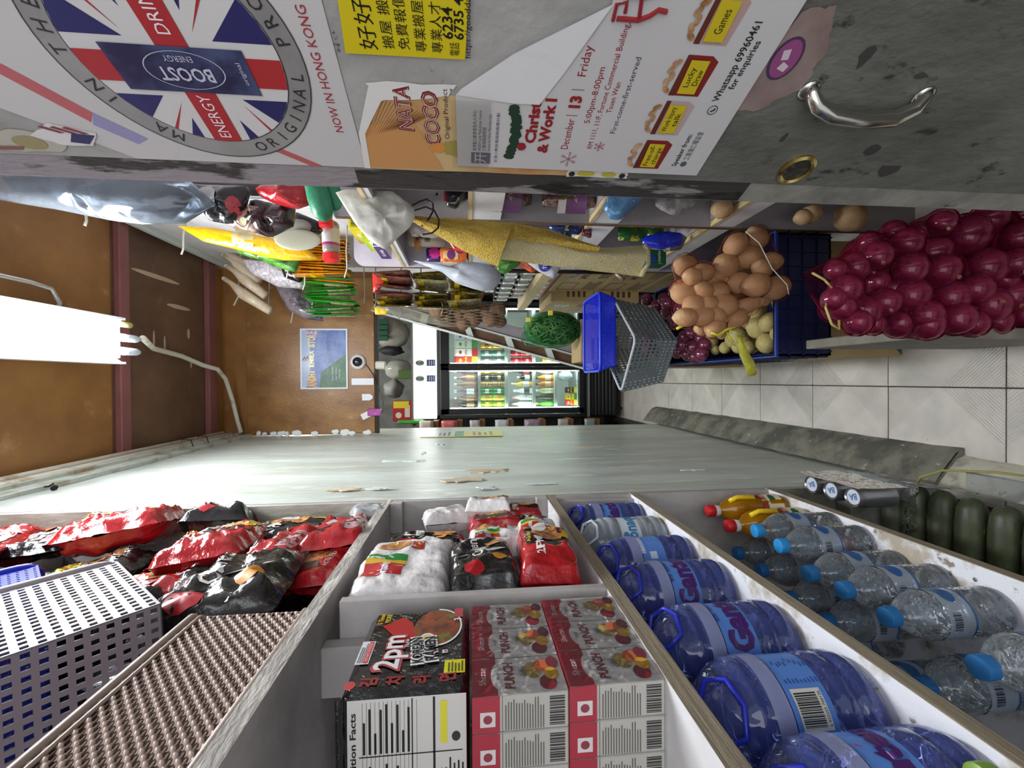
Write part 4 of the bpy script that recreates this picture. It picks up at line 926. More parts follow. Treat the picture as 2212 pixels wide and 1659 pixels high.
# the second shelf also carries a back row
for i in range(6):
    t = thing('water_bottle', 'blue water bottle in the back row of the second shelf, %s from the street' % ORD[i], 'bottle', (-.60, .38 + i * .165, 1.096), group='back row of big blue water bottles')
    b = MB(blue_pet); b.lathe([(.03, .006), (.06, 0), (.078, .02), (.078, .13), (.07, .17), (.04, .205), (.02, .222), (.02, .238)], 20); b.build('body', t, smooth=True)
    b = MB(blab); b.lathe([(.0785, .05), (.0785, .11)], 20, cap=False); b.build('label', t, smooth=True)

def oil(x, y, label):
    t = thing('oil_bottle', label, 'bottle', (x, y, .632), group='yellow cooking oil bottles')
    b = MB(mat('cooking_oil', '#c98a0a', .08, trans=.55, ior=1.3, coat=.5)); b.lathe([(.03, 0), (.040, .004), (.042, .012), (.042, .06), (.040, .064), (.042, .07), (.042, .14), (.038, .165), (.028, .185), (.016, .20), (.014, .215)], 24, sq=.25); b.build('body', t, smooth=True)
    b = MB(mat('oil_handle', '#e3bd1e', .1)); b.tube([(.034, -.012, .10), (.044, -.018, .11), (.044, -.018, .16), (.030, -.010, .18)], .007, 8); b.build('handle', t, smooth=True)
    b = MB(pl('#e9e2df')); b.lathe([(.0155, .208), (.0165, .212), (.0165, .222), (.015, .223)], 18); b.use(pl('#c02026')); b.lathe([(.0165, .222), (.0175, .225), (.0175, .243), (.015, .246)], 18); b.build('cap', t, smooth=True, angle=40)
    b = MB(ink('#e8dfb8')); f = cyl(0, 0, .02, .0445, -.5); b.grid(lambda a, c: f((a - .5) * .075, .05 * c), 10, 1); b.use(ink('#a52a32')); b.grid(lambda a, c: f((a - .5) * .075, .05 + .018 * c, .0004), 10, 1); b.use(ink('#f0e6d0')); b.ptext(f, '生油', .0, .059, .016, lift=.0012)
    b.use(ink('#35633a')); b.pell(f, .0, .03, .018, .010, .0010, 10); b.build('label', t)
oil(-.405, 1.275, 'yellow oil bottle with red cap nearest the wall end of the third shelf'); oil(-.418, 1.175, 'yellow oil bottle with moulded handle beside the clear water bottles'); 
def small_bottle(x, y, tint, label, grp, h=.228):
    t = thing('water_bottle', label, 'bottle', (x, y, .6325), group=grp)
    r = .042
    b = MB(clear_pet); prof = [(.02, .004), (.034, 0), (r, .008)]
    for k in range(7): prof += [(r, .014 + k * .010), (r - .003, .019 + k * .010)]
    prof += [(r - .001, .085), (r - .001, .140), (r, .143), (r, .152), (r - .006, .168), (r - .017, .186), (.015, .198), (.0135, .204), (.0135, .212)]
    b.lathe(prof, 22); b.build('body', t, smooth=True)
    b = MB(film('clear_label_band', '#b8c4d2', .45, .2, bump=.1)); b.lathe([(r + .0004, .086), (r + .0004, .139)], 22, cap=False); f = cyl(0, 0, .086, r + .0004, -.7)
    b.use(ink('#2f5f9a')); b.prect(f, -.06, .0, .06, .004, nx=12); b.pell(f, .02, .03, .018, .013, .0010, 14); b.pell(f, .04, .04, .012, .010, .0012, 12); b.use(ink('#3c3f48')); b.pbars(f, -.045, .030, -.015, .045, 12, lift=.0012)
    b.build('label', t, smooth=True)
    b = MB(pl(tint, .35)); b.lathe([(.0155, .200), (.0175, .202), (.0178, .218), (.0165, .222), (.010, .2235)], 20); b.build('cap', t, smooth=True, angle=35)  # darker cap blues paint shade on the bottles further in
for q in ((-.402, 1.085, '#2f8fd0', 'clear water bottle with blue cap standing next to the oil bottles'), (-.408, .995, '#2f8fd0', 'clear water bottle with a bright blue cap, second from the oil bottles'), (-.436, .905, '#2b70ad', 'clear water bottle third from the oil bottles, its cap in shade'),
          (-.430, .815, '#2b70ad', 'clear water bottle in the middle of the third shelf row'), (-.433, .720, '#2b70ad', 'large looking clear water bottle before the gap in the third shelf row'), (-.430, .575, '#2b70ad', 'nearest upright clear water bottle with blue cap on the third shelf')):
    small_bottle(*q, 'front row of clear water bottles on the third shelf')
for x, y in ((-.495, 1.17), (-.500, 1.07), (-.525, .97), (-.52, .86), (-.52, .66), (-.50, .485), (-.60, .92), (-.61, .78), (-.60, .55), (-.46, .395), (-.55, .39)):
    small_bottle(x, y, '#235f98', 'clear water bottle behind the front row, its shaded cap %s along the third shelf' % ORD[[(-.495, 1.17), (-.500, 1.07), (-.525, .97), (-.60, .92), (-.52, .86), (-.61, .78), (-.52, .66), (-.60, .55), (-.50, .485), (-.46, .395), (-.55, .39)].index((x, y))], 'clear water bottles behind the front row')  # darkest cap blue, shade painted in behind the front row
b = MB(ink('#9b2f2c')); b.ppoly(plane((-.45, 1.03, .634), (1, 0, 0), (0, 1, 0)), [(-.05, -.06), (.04, -.02), (.05, .08), (-.04, .04)]); tag(b.build('red_flyer'), 'scrap of red paper lying on the third shelf under the bottles', 'paper')
# ---------------------------------------------------------------- baskets
def lattice(mb, P, nu, nv, hu, hv, t, skip=None, rnd=False):
    """perforated sheet; P(a, b, l) maps the unit square, l lifts along the normal; hole share hu, hv; t thickness"""
    us = [0.0]; vs_ = [0.0]
    for i in range(nu): c = (i + .5) / nu; us += [c - hu / 2 / nu, c + hu / 2 / nu]
    us.append(1.0)
    for i in range(nv): c = (i + .5) / nv; vs_ += [c - hv / 2 / nv, c + hv / 2 / nv]
    vs_.append(1.0)
    W_ = len(us); pts = []
    for l in (t / 2, -t / 2):
        for b_ in vs_:
            for a_ in us: pts.append(P(a_, b_, l))
    off = len(us) * len(vs_); fs = []
    for j in range(len(vs_) - 1):
        for i in range(len(us) - 1):
            hole = (i % 2 == 1 and j % 2 == 1) and not (skip and skip((i - 1) // 2, (j - 1) // 2))
            a = j * W_ + i; q = (a, a + 1, a + 1 + W_, a + W_)
            if not hole:
                fs.append(q); fs.append(tuple(x + off for x in q[::-1]))
            else:
                for k in range(4): m_, n_ = q[k], q[(k + 1) % 4]; fs.append((n_, m_, m_ + off, n_ + off))
    mb.add(pts, fs)
def basket(name, label, cat, M, W, L, H, taper, m, rim_m, holes, hu=.6, hv=.6, rr=.006, bands=None, base_holes=None, round_=.0, group=None):
    """M places the basket: local x width, y length, z depth from base (0) to rim (H)"""
    t = thing(name, label, cat, M.to_translation(), M.to_3x3(), group)
    def corner(sx, sy, z): k = taper + (1 - taper) * z / H; return V((sx * W / 2 * k, sy * L / 2 * k, z))
    n = .0022
    for i, (a, b_) in enumerate((((-1, -1), (1, -1)), ((1, -1), (1, 1)), ((1, 1), (-1, 1)), ((-1, 1), (-1, -1)))):
        def P(u, v, l, a=a, b_=b_):
            z = v * H; p = corner(a[0], a[1], z) * (1 - u) + corner(b_[0], b_[1], z) * u
            d = (corner(b_[0], b_[1], z) - corner(a[0], a[1], z)).normalized(); nn = d.cross(V((0, 0, 1)))
            return p + nn * l
        mb = MB(m); nu = holes[0] if i % 2 == 0 else holes[1]
        lattice(mb, P, nu, holes[2], hu, hv, n, skip=bands and (lambda i_, j_, nu=nu: bands(i_, j_, nu)))
        mb.build('side_wall', t)
    mb = MB(m); bh = base_holes or (holes[0], holes[1])
    lattice(mb, lambda u, v, l: V(((u - .5) * W * taper, (v - .5) * L * taper, n + l)), bh[0], bh[1], hu, hv, n * 1.5, skip=bands and (lambda i_, j_: bands(i_, j_, bh[0])))
    mb.build('base', t)
    mb = MB(rim_m); c = [corner(*q, H) for q in ((-1, -1), (1, -1), (1, 1), (-1, 1))]; pts = []
    for i in range(4):
        p0, p1, p2 = c[i - 1], c[i], c[(i + 1) % 4]; r = min(.035, W * .12)
        d0 = (p0 - p1).normalized() * r; d1 = (p2 - p1).normalized() * r
        for k in range(5):
            s_ = k / 4; pts.append(p1 + d0 * (1 - s_) ** 2 + d1 * s_ ** 2)
    mb.tube(pts, rr, 8, closed=True); mb.build('rim', t, smooth=True)
    return t
def MX(o, x, y, z): return Matrix.Translation(V(o)) @ frame(x, y, z).to_4x4()

mauve = mat('mauve_plastic', '#746a70', .42); bluep = mat('blue_plastic', '#1d2fd0', .35); greyb = mat('grey_plastic', '#737b80', .4)
e1 = V((-.030, .238, .256)).normalized(); e2 = V((0, -.19, .12)); e2 = (e2 - e1 * e2.dot(e1)).normalized(); e3 = e1.cross(e2)   # e3 ~ -X
if e3.x > 0: e3 = -e3
base_low = V((-.345, .755, 2.085))
Wb, Lb, Hb = .26, .40, .345
cen = base_low + e3 * (Wb / 2) + e2 * (Lb / 2)
bnd = lambda i_, j_, nu: False
basket('plastic_basket', 'mauve grey perforated basket tipped up on the noodle packets', 'basket', MX(cen, e3, e1.cross(e3) * 1.0, e1), Wb, Lb, Hb, .94, mauve, mat('mauve_rim', '#9a9298', .35), (16, 22, 18), .50, .55, .009)
cen2 = cen + e1 * .12 + V((.020, -.03, .085))
basket('plastic_basket', 'deep blue basket nested inside the mauve grey one on the top shelf', 'basket', MX(cen2 - V((.012, 0, 0)), e3, e1.cross(e3) * 1.0, e1), Wb * .93, Lb * .90, Hb * .95, .9, mat('deep_blue_plastic', '#2a35a8', .35), mat('deep_blue_rim', '#1d27a8', .3), (24, 30, 22), .36, .4, .011)

# the beige woven-pattern basket standing at the shelf edge
wb = thing('woven_basket', 'beige rattan pattern plastic basket at the near edge of the top shelf', 'basket', (-.45, .36, 1.862))
bm_ = mat('beige_plastic', '#c3ada2', .32)
b = MB(bm_)
HW, HL, HH = .078, .385, .178
def rside(sx):
    return
b.bbox((-HW + .004, -HL, .002), (HW - .006, HL, .01), .002)
# knotted strands: rows of little S shaped loops over an open mesh, on the aisle face and the far end
def weave(b, P, W, H, nu, nv, r=.0024):
    for j in range(nv):
        v0 = (j + .5) / nv * H
        for i in range(nu):
            u0 = (i + .5 * (j % 2) + .25) / nu * W
            du = W / nu; dv = H / nv
            if u0 + du * .5 > W: continue
            pts = [P(u0 - du * .48, v0 - dv * .40, .000), P(u0 - du * .15, v0 - dv * .30, .0022), P(u0, v0, .0036), P(u0 + du * .15, v0 + dv * .30, .0022), P(u0 + du * .48, v0 + dv * .40, .0)]
            b.tube(pts, [r * .8, r, r * 1.25, r, r * .8], 4, cap=False)
fa = lambda x, y, l=0.0: V((HW - .004 + l - .006 * (y / HH) * 0, -HL + x, y))
ws = MB(bm_); weave(ws, fa, 2 * HL, HH, 46, 24); 
for i in range(0, 47): ws.tube([fa(i / 46 * 2 * HL, .004, -.002), fa(i / 46 * 2 * HL, HH, -.002)], .0011, 4, cap=False)
for j in range(0, 25): ws.tube([fa(0, j / 24 * HH, -.001), fa(2 * HL, j / 24 * HH, -.001)], .0014, 4, cap=False)
ws.build('woven_side', wb, smooth=True)
fe = lambda x, y, l=0.0: V((-HW + x, HL + l, y))
ws = MB(bm_); weave(ws, fe, 2 * HW - .004, HH, 10, 24); ws.build('woven_side', wb, smooth=True)
fe = lambda x, y, l=0.0: V((-HW + x, -HL - l, y))
ws = MB(bm_); weave(ws, fe, 2 * HW - .004, HH, 10, 24); ws.build('woven_side', wb, smooth=True)
fe = lambda x, y, l=0.0: V((-HW + .004 - l, -HL + x, y))
ws = MB(bm_); weave(ws, fe, 2 * HL, HH, 46, 24); ws.build('woven_side', wb, smooth=True)
b.build('base', wb)
b = MB(mat('beige_shadow_panel', '#7d6a60', .6)); b.box((HW - .010, -HL + .003, .004), (HW - .0085, HL - .003, HH - .002)); b.box((-HW + .01, HL - .006, .004), (HW - .01, HL - .0045, HH)); b.build('inner_panel', wb)  # darker beige backing paints shade into the gaps of the weave
b = MB(mat('beige_rim', '#a8968b', .35))
for z, r in ((.006, .0055), (HH, .0060), (HH - .012, .003)):
    pts = []
    for sx, sy in ((-1, -1), (1, -1), (1, 1), (-1, 1)):
        for k in range(5):
            a = pi / 2 * k / 4 + {(-1, -1): pi, (1, -1): 1.5 * pi, (1, 1): 0, (-1, 1): .5 * pi}[(sx, sy)]
            pts.append((sx * (HW - .012) + .012 * cos(a), sy * (HL - .012) + .012 * sin(a), z))
    b.tube(pts, r, 6, closed=True)
b.build('rim', wb, smooth=True)

# ---------------------------------------------------------------- lowest compartment at the left
cg = 'silver cans wrapped in clear film under the lowest shelf'
for i, (y, x) in enumerate(((1.28, -.335), (1.205, -.335), (1.13, -.335))):
    t = thing('drink_can', ('farthest', 'middle', 'nearest')[i] + ' of three silver cans standing in a row under the third shelf', 'can', (x, y, .41), group=cg)
    b = MB(mat('can_silver', '#a9acb2', .25, metal=.9)); b.lathe([(.022, 0), (.030, .006), (.031, .10), (.027, .118), (.0265, .120), (.024, .1165), (.002, .1165)], 22); b.build('body', t, smooth=True, angle=40)
    f = plane((0, 0, .1167), (0, 1, 0), (-1, 0, 0)); b = MB(ink('#cfd3d9')); b.pell(f, 0, 0, .021, .021, .0002, 20); b.use(ink('#3c6db5')); b.ptext(f, 'BA', .0, .0, .024, w=.026, lift=.0008, bold=.02, rot=.3); b.build('lid', t)
b = MB(film_wrap); b.grid(lambda a, c: V((-.302 - .07 * a * 0 + .006 * noise.noise(V((a * 5, c * 5, 4))), 1.325 - .235 * a, .40 + .15 * c)), 12, 8); b.grid(lambda a, c: V((-.302 - .12 * a, 1.085 - .02 * sin(pi * c) + .008 * noise.noise(V((a * 5, c * 5, 9))), .38 + .15 * c)), 8, 8)
tag(b.build('plastic_wrap', smooth=True), 'clear film round the three silver cans', 'plastic wrap')
b = MB(conc); b.bbox((-.60, 1.27, .245), (-.345, 1.33, .40), .004); tag(b.build('stone_block'), 'grey block under the silver cans', 'block')
tr = film('tray_clear', '#cfd2d4', .12, .08, bump=.7, bs=14, edge=.4)
for k, (y0, y1, z0, z1, lb) in enumerate(((1.09, 1.32, .22, .37, 'clear plastic sheet parcel leaning below the silver cans'), (.62, 1.08, .10, .235, 'long clear plastic sheet spread in front of the green gourds'))):
    b = MB(tr); xa = -.30 if k == 0 else -.262
    b.grid(lambda a, c: V((xa - .02 * (1 - c) + .008 * noise.noise(V((a * 6, c * 4, k))), y0 + (y1 - y0) * a, z0 + (z1 - z0) * c)), 14, 8)
    b.grid(lambda a, c: V((xa - .05 * c, y0 + (y1 - y0) * a, z1 + .006 * noise.noise(V((a * 6, c * 4, k + 5))))), 14, 4)
    b.tube([(xa, y0, z1), (xa + .002, (y0 + y1) / 2, z1 + .002), (xa, y1, z1)], .0022, 6)
    tag(b.build('plastic_sheet', smooth=True), lb, 'plastic sheet')
gm = mat('gourd_skin', '#4c5138', .45, col2='#2d3022', vs=16, stretch=(.3, 1, 1), col3='#8b9470', vs3=60, lo3=.6, hi3=.7, bump=.15, bs=80)
for i, y in enumerate((1.235, 1.168, 1.098, 1.025, .953, .88, .81)):
    z = .285 + .004 * (i % 2); b = MB(gm)
    b.tube([(-.62, y + .01, z), (-.57, y + .006, z), (-.48, y, z), (-.38, y - .002, z), (-.345, y - .002, z), (-.327, y - .002, z), (-.319, y - .002, z), (-.3165, y - .002, z)], [.02, .031, .034, .034, .031, .023, .013, .002], 16)
    tag(b.build('gourd', smooth=True), 'green gourd lying crosswise on the lowest board, %s from the silver cans' % ORD[i], 'gourd', 'row of long green gourds on the lowest board')
b = MB(mat('gourd_stem', '#8f8a4a', .6)); b.tube([(-.317, 1.168, .29), (-.29, 1.15, .296), (-.26, 1.10, .285), (-.245, 1.0, .25), (-.245, .92, .22)], .0035, 6); tag(b.build('stalk', smooth=True), 'thin curved yellow-green stalk rising from the second gourd', 'stalk')
b = MB(foil('#8f2030')); b.grid(lambda a, c: V((-.325 + .01 * noise.noise(V((a * 6, c * 6, 2))), 1.20 + .07 * a, .33 + .05 * c * (1 - .5 * a))), 6, 5)
tag(b.build('red_netting', smooth=True), 'crumpled red netting around the tops of the gourds', 'net')

# ---------------------------------------------------------------- far fridge
fx0, fx1, fy, fd = -.38, .80, 4.40, .55
fr = thing('display_fridge', 'tall black double door drinks fridge with lit white header at the back', 'fridge', ((fx0 + fx1) / 2, fy + fd / 2, 0.03))
blk = mat('fridge_black', '#131316', .35); fint = mat('fridge_liner_glow', '#d9e2dd', .5, emit=.10)  # liner gets a faint glow of its own to paint in cabinet light
def part(mb, name, parent=fr, **k): return mb.build(name, parent, world=True, **k)
b = MB(blk); b.box((fx0, fy + .05, .14), (fx0 + .03, fy + fd, 2.145)); b.box((fx1 - .03, fy + .05, .14), (fx1, fy + fd, 2.145)); b.box((fx0, fy + .05, .14), (fx1, fy + fd, .40)); b.box((fx0, fy + .05, 1.90), (fx1, fy + fd, 2.145)); b.box((fx0, fy + fd, .1), (fx1, fy + fd + .02, 2.145))
part(b, 'cabinet')
b = MB(fint); b.box((fx0 + .03, fy + fd - .015, .42), (fx1 - .03, fy + fd - .003, 1.88)); part(b, 'back_liner')
b = MB(blk)
for k in range(7): b.bbox((fx0 + .02, fy - .004, .10 + k * .038), (fx1 - .02, fy + .03, .125 + k * .038), .003)
b.box((fx0 + .01, fy + .02, .08), (fx1 - .01, fy + .05, .38)); part(b, 'vent_grille')
b = MB(mat('strip_silver', '#8d9092', .3, metal=.6)); b.box((fx0, fy - .012, .372), (fx1, fy + .03, .392)); part(b, 'kick_strip')
b = MB(mat('header_glow', '#fbfffd', .4, emit=3.2)); b.bbox((fx0 + .004, fy - .012, 1.925), (fx1, fy + .03, 2.145), .004); hd = part(b, 'light_header')
b = MB(ink('#7f8f95'))
f = plane((0, fy - .0125, 0), (1, 0, 0), (0, 0, 1))
for x in (.165, -.02 + .03):
    b.use(ink('#c9d4c6')); b.pell(f, x + .012, 2.085, .030, .045, .0006, 14); b.use(ink('#5f7d5e')); b.prect(f, x - .006, 2.05, x + .028, 2.085, lift=.0012); b.use(ink('#8e9aa6')); b.pell(f, x + .010, 2.10, .016, .018, .0014, 12)
    b.use(ink('#33407c')); b.prect(f, x - .02, 1.935, x + .045, 2.02, lift=.0010); b.use(ink('#b9c2dd')); b.plines(f, x - .012, 1.945, x + .04, 2.01, 3, lift=.0014, jag=.1)
b.build('header_stickers', hd, world=True) if False else part(b, 'sticker_print')
for di, (x0, x1) in enumerate(((-.335, .135), (.137, .60 + .16))):
    d = MB(blk); t_ = .052
    d.bbox((x0, fy - .03, .44), (x0 + (.055 if di == 0 else .035), fy + .015, 1.885), .004); d.bbox((x1 - .035, fy - .03, .44), (x1, fy + .015, 1.885), .004); d.bbox((x0, fy - .03, .44), (x1, fy + .015, .487), .004); d.bbox((x0, fy - .03, 1.80), (x1, fy + .015, 1.885), .004)
    dr = part(d, 'door')
    g = MB(film('fridge_glass', '#f4fbf8', .02, .03, bump=0, edge=.05)); g.box((x0 + .036, fy - .006, .487), (x1 - .034, fy - .002, 1.80)); g.build('glass', dr, world=True)
    b = MB(mat('led_white', '#f4fffa', .4, emit=48.0))
    for x in (x0 + .058 if di == 0 else x0 + .038, x1 - .04): b.box((x - .003, fy + .02, .50), (x + .003, fy + .026, 1.79))
    part(b, 'led_strip')
shelf_z = (1.515, 1.240, .955, .730, .488)
b = MB(mat('shelf_white', '#c3cbc8', .4))
for z in shelf_z[:-1]:
    s_ = MB(mat('shelf_white', '#c3cbc8', .4)); s_.box((fx0 + .035, fy + .03, z - .028), (fx1 - .035, fy + .45, z)); part(s_, 'shelf')
s_ = MB(mat('shelf_white', '#c3cbc8', .4)); s_.box((fx0 + .035, fy + .03, .46), (fx1 - .035, fy + .45, .488)); part(s_, 'shelf')
b = MB(pl('#0d0d0e'))
for x in (fx0 + .08, fx1 - .08):
    for y in (fy + .08, fy + fd - .08): b.lathe([(.028, -.012), (.03, -.008), (.03, .008), (.028, .012)], 14, MX((x, y, .03), (0, 1, 0), (0, 0, 1), (1, 0, 0))); b.box((x - .02, y - .02, .05), (x + .02, y + .02, .14))
part(b, 'caster')
metal_l = mat('can_top', '#b5b8bd', .25, metal=.9)
def can(x, y, z, c, c2, txt, label, g, h=.122, r=.031):
    t = thing('drink_can', label, 'can', (x, y, z), group=g)
    b = MB(mat('can_' + c[1:], c, .28, metal=.35)); b.lathe([(r * .8, 0), (r, .008), (r, h - .012), (r * .84, h)], 16); b.use(metal_l); b.lathe([(r * .85, h - .001), (r * .87, h + .001), (r * .8, h + .001)], 16)
    f = cyl(0, 0, 0, r, -pi / 2); b.use(ink(c2)); b.prect(f, -.024, h * .32, .024, h * .62, nx=6, lift=.0006); b.use(ink('#f0efe8')); b.ptext(f, txt, 0, h * .47, h * .2, w=.036, lift=.0014); b.build('body', t, smooth=True, angle=40)
def bottle(x, y, z, c, cc, lc, h, r, label, g, neck=.35, glass=True, txt=''):
    t = thing('drink_bottle', label, 'bottle', (x, y, z), group=g)
    b = MB(mat('glass_' + c[1:], c, .08, coat=.6)); hn = h * (1 - neck)
    b.lathe([(r * .8, 0), (r, .006), (r, hn * .9), (r * .85, hn), (r * .42, hn + h * neck * .35), (r * .36, h * .97), (r * .36, h)], 16); b.build('body', t, smooth=True)
    b = MB(pl(cc, .3)); b.lathe([(r * .40, h - .02), (r * .44, h - .018), (r * .44, h + .004), (r * .3, h + .006)], 14); b.build('cap', t, smooth=True, angle=40)
    b = MB(ink(lc)); f = cyl(0, 0, 0, r, -pi / 2); b.prect(f, -r * 1.2, hn * .25, r * 1.2, hn * .75, nx=8, lift=.0006)
    if txt: b.use(ink('#2b2b2b')); b.ptext(f, txt, 0, hn * .5, hn * .2, w=r * 1.6, lift=.0012)
    b.build('label', t, smooth=True)
def carton(x, y, z, w_, h_, c, c2, txt, label, g):
    b = MB(ink(c)); b.bbox((-w_ / 2, -.03, 0), (w_ / 2, .03, h_ * .93), .002); b.add([(-w_ / 2, -.03, h_ * .93), (w_ / 2, -.03, h_ * .93), (w_ / 2, .03, h_ * .93), (-w_ / 2, .03, h_ * .93), (-w_ / 2, 0, h_), (w_ / 2, 0, h_)], [(0, 1, 5, 4), (2, 3, 4, 5), (1, 2, 5), (3, 0, 4)])
    f = plane((0, -.0302, 0), (1, 0, 0), (0, 0, 1)); b.use(ink(c2)); b.prect(f, -w_ * .5, 0, w_ * .5, h_ * .25, lift=.0004); b.ptext(f, txt, 0, h_ * .5, h_ * .14, w=w_ * .8, lift=.0006, bold=.02); b.pell(f, 0, h_ * .74, w_ * .25, h_ * .06, .0006, 12)
    o = b.build('drink_carton', loc=(0, 0, 0)); o.location = (x, y, z); tag(o, label, 'carton', g)
fyy = fy + .10; G1 = 'drinks behind the left fridge door'; G2 = 'drinks behind the right fridge door'
xs = [-.245 + .068 * i for i in range(6)]
for i, (c, cc, lc, w_) in enumerate((('#2a120c', '#8a2a22', '#7a6a50', 'brown'), ('#6b4a2a', '#c9ccd0', '#9a7a50', 'amber'), ('#5b3a1f', '#d5d9dc', '#dfe3e6', 'white labelled'), ('#7a5230', '#d5d9dc', '#8a6038', 'tan'), ('#6b3a1a', '#d5d9dc', '#a56a30', 'copper'), ('#121214', '#d5d9dc', '#2b2d30', 'black labelled'))):
    bottle(xs[i], fyy, shelf_z[0], c, cc, lc, .235, .031, '%s spirit bottle with pale cap on the top fridge shelf' % w_, G1)
for i, (c, c2, tx) in enumerate((('#8fae2a', '#e9d95a', 'T'), ('#c9cf4a', '#d98a3a', 'T'), ('#1f8f45', '#e6efe6', 'C'), ('#a88a50', '#7a5f30', 'B'), ('#17181a', '#8a7a40', 'S'), ('#b39a2a', '#e6e0b0', 'B'))):
    nm = ('lime green', 'yellow patterned', 'green', 'tan', 'black', 'gold')[i]
    for k in range(2): can(xs[i] , fyy, shelf_z[1] + .124 * k, c, c2, tx, '%s beer can, %s of its pair on the second fridge shelf' % (nm, ('lower', 'upper')[k]), G1)
for i, (c, cc, lc, h_, nk, nm, tx) in enumerate((('#e9e9ea', '#e07a70', '#d9dfe0', .21, .35, 'white milk', ''), ('#e4e4e4', '#e8938a', '#cfd6cf', .20, .35, 'white yoghurt', 'M'), ('#e9ece9', '#f2f2f2', '#3a4048', .19, .4, 'small white', ''), ('#d5b33a', '#c9ccd0', '#e0e0dc', .21, .4, 'yellow and white', ''), ('#1a1715', '#c9ccd0', '#d0d4cc', .15, .3, 'dark squat', ''), ('#180d0b', '#c9a83a', '#a5303a', .225, .45, 'cola', ''))):
    bottle(xs[i], fyy, shelf_z[2], c, cc, lc, h_, .030, '%s bottle on the third fridge shelf behind the left door' % nm, G1, nk, txt=tx)
for i, (c, cc, lc, nm) in enumerate((('#4aa03a', '#e0d83a', '#6fc04a', 'bright green'), ('#3a3f2c', '#33352c', '#2e3326', 'dark green'), ('#cfcf9f', '#e8e8e8', '#e0dfb8', 'pale cream'), ('#c9752a', '#5b3a1f', '#e0b890', 'amber orange'), ('#e08a1f', '#4b3a1f', '#f0e0c8', 'orange'), ('#c9e0c2', '#5fae3a', '#e9f2e2', 'clear green capped'))):
    bottle(xs[i], fyy, shelf_z[3], c, cc, lc, .185, .030, '%s juice bottle on the fourth fridge shelf behind the left door' % nm, G1)
b = MB(film('bag_in_fridge', '#cfe0e6', .5, .2, bump=1, bs=20, edge=.3)); b.ball((-.245 + .29, fyy, .60), (.055, .05, .075), 16, 10, fn=lambda d: 1 + .25 * noise.noise(d * 2.5)); tag(b.build('plastic_bag', smooth=True), 'knotted pale plastic bag on the bottom fridge shelf', 'bag')
for x, c, nm in ((-.235, '#b03a35', 'red'), (-.175, '#d9b82a', 'yellow'), (-.105, '#2b2b22', 'black and yellow')): carton(x, fyy, .488, .058, .12, c, '#e6d23a' if c != '#d9b82a' else '#3f8a35', 'M', '%s small carton on the bottom fridge shelf, left door' % nm, G1)
for i, (c, c2, nm) in enumerate((('#c92f2a', '#e8c23a', 'red'), ('#e6e6e3', '#c9302f', 'white and red'), ('#e3e8df', '#4a9a4f', 'white and green'), ('#e6e9ee', '#3a55b5', 'white and blue'), ('#e6e3e0', '#c95f5f', 'white and pink'))):
    carton(.205 + .082 * i, fyy, shelf_z[0], .076, .235, c, c2, 'VITA' if i else 'M', '%s drink carton on the top fridge shelf behind the right door' % nm, G2)
for i, (c, c2, tx, nm) in enumerate((('#8f9496', '#c5c9cc', 'A', 'silver'), ('#6b8f86', '#d7e0dc', 'H', 'grey green'), ('#d9b53a', '#b5302a', 'L', 'yellow and red'), ('#dfe3e6', '#4a66b5', 'W', 'white'), ('#dfe3e6', '#4a66b5', 'W', 'white'))):
    for k in range(2): can(.20 + .078 * i, fyy, shelf_z[1] + .124 * k, c, c2, tx, '%s drink can, %s one in place %d behind the right fridge door' % (nm, ('lower', 'upper')[k], i + 1), G2, r=.034)
for i, (c, c2, nm) in enumerate((('#a8202a', '#c9505a', 'red'), ('#a8202a', '#c9505a', 'dark red'), ('#d9702a', '#e8a060', 'orange'), ('#c22a30', '#e0e0e0', 'bright red'), ('#c22a30', '#e0e0e0', 'bright red'))):
    for k in range(2): can(.20 + .078 * i, fyy, shelf_z[2] + .112 * k, c, c2, 'Coca' if i < 2 else 'F', '%s soft drink can, %s one in place %d, right fridge door' % (nm, ('lower', 'upper')[k], i + 1), G2, h=.11, r=.034)
for i, (c, nm) in enumerate((('#b89a2c', 'gold'), ('#c9a83a', 'shiny gold'), ('#4a4038', 'brown'))): can(.20 + .075 * i, fyy, shelf_z[3], c, '#e6d98a', 'X', '%s can on the fourth shelf behind the right door' % nm, G2)
for i, (c, nm) in enumerate((('#3f7a3a', 'green'), ('#4a4550', 'grey'), ('#9ac0d0', 'light blue'))): carton(.20 + .08 * i, fyy, .488, .07, .15, c, '#c9d6d0', 'M', '%s carton on the bottom shelf behind the right door' % nm, G2)

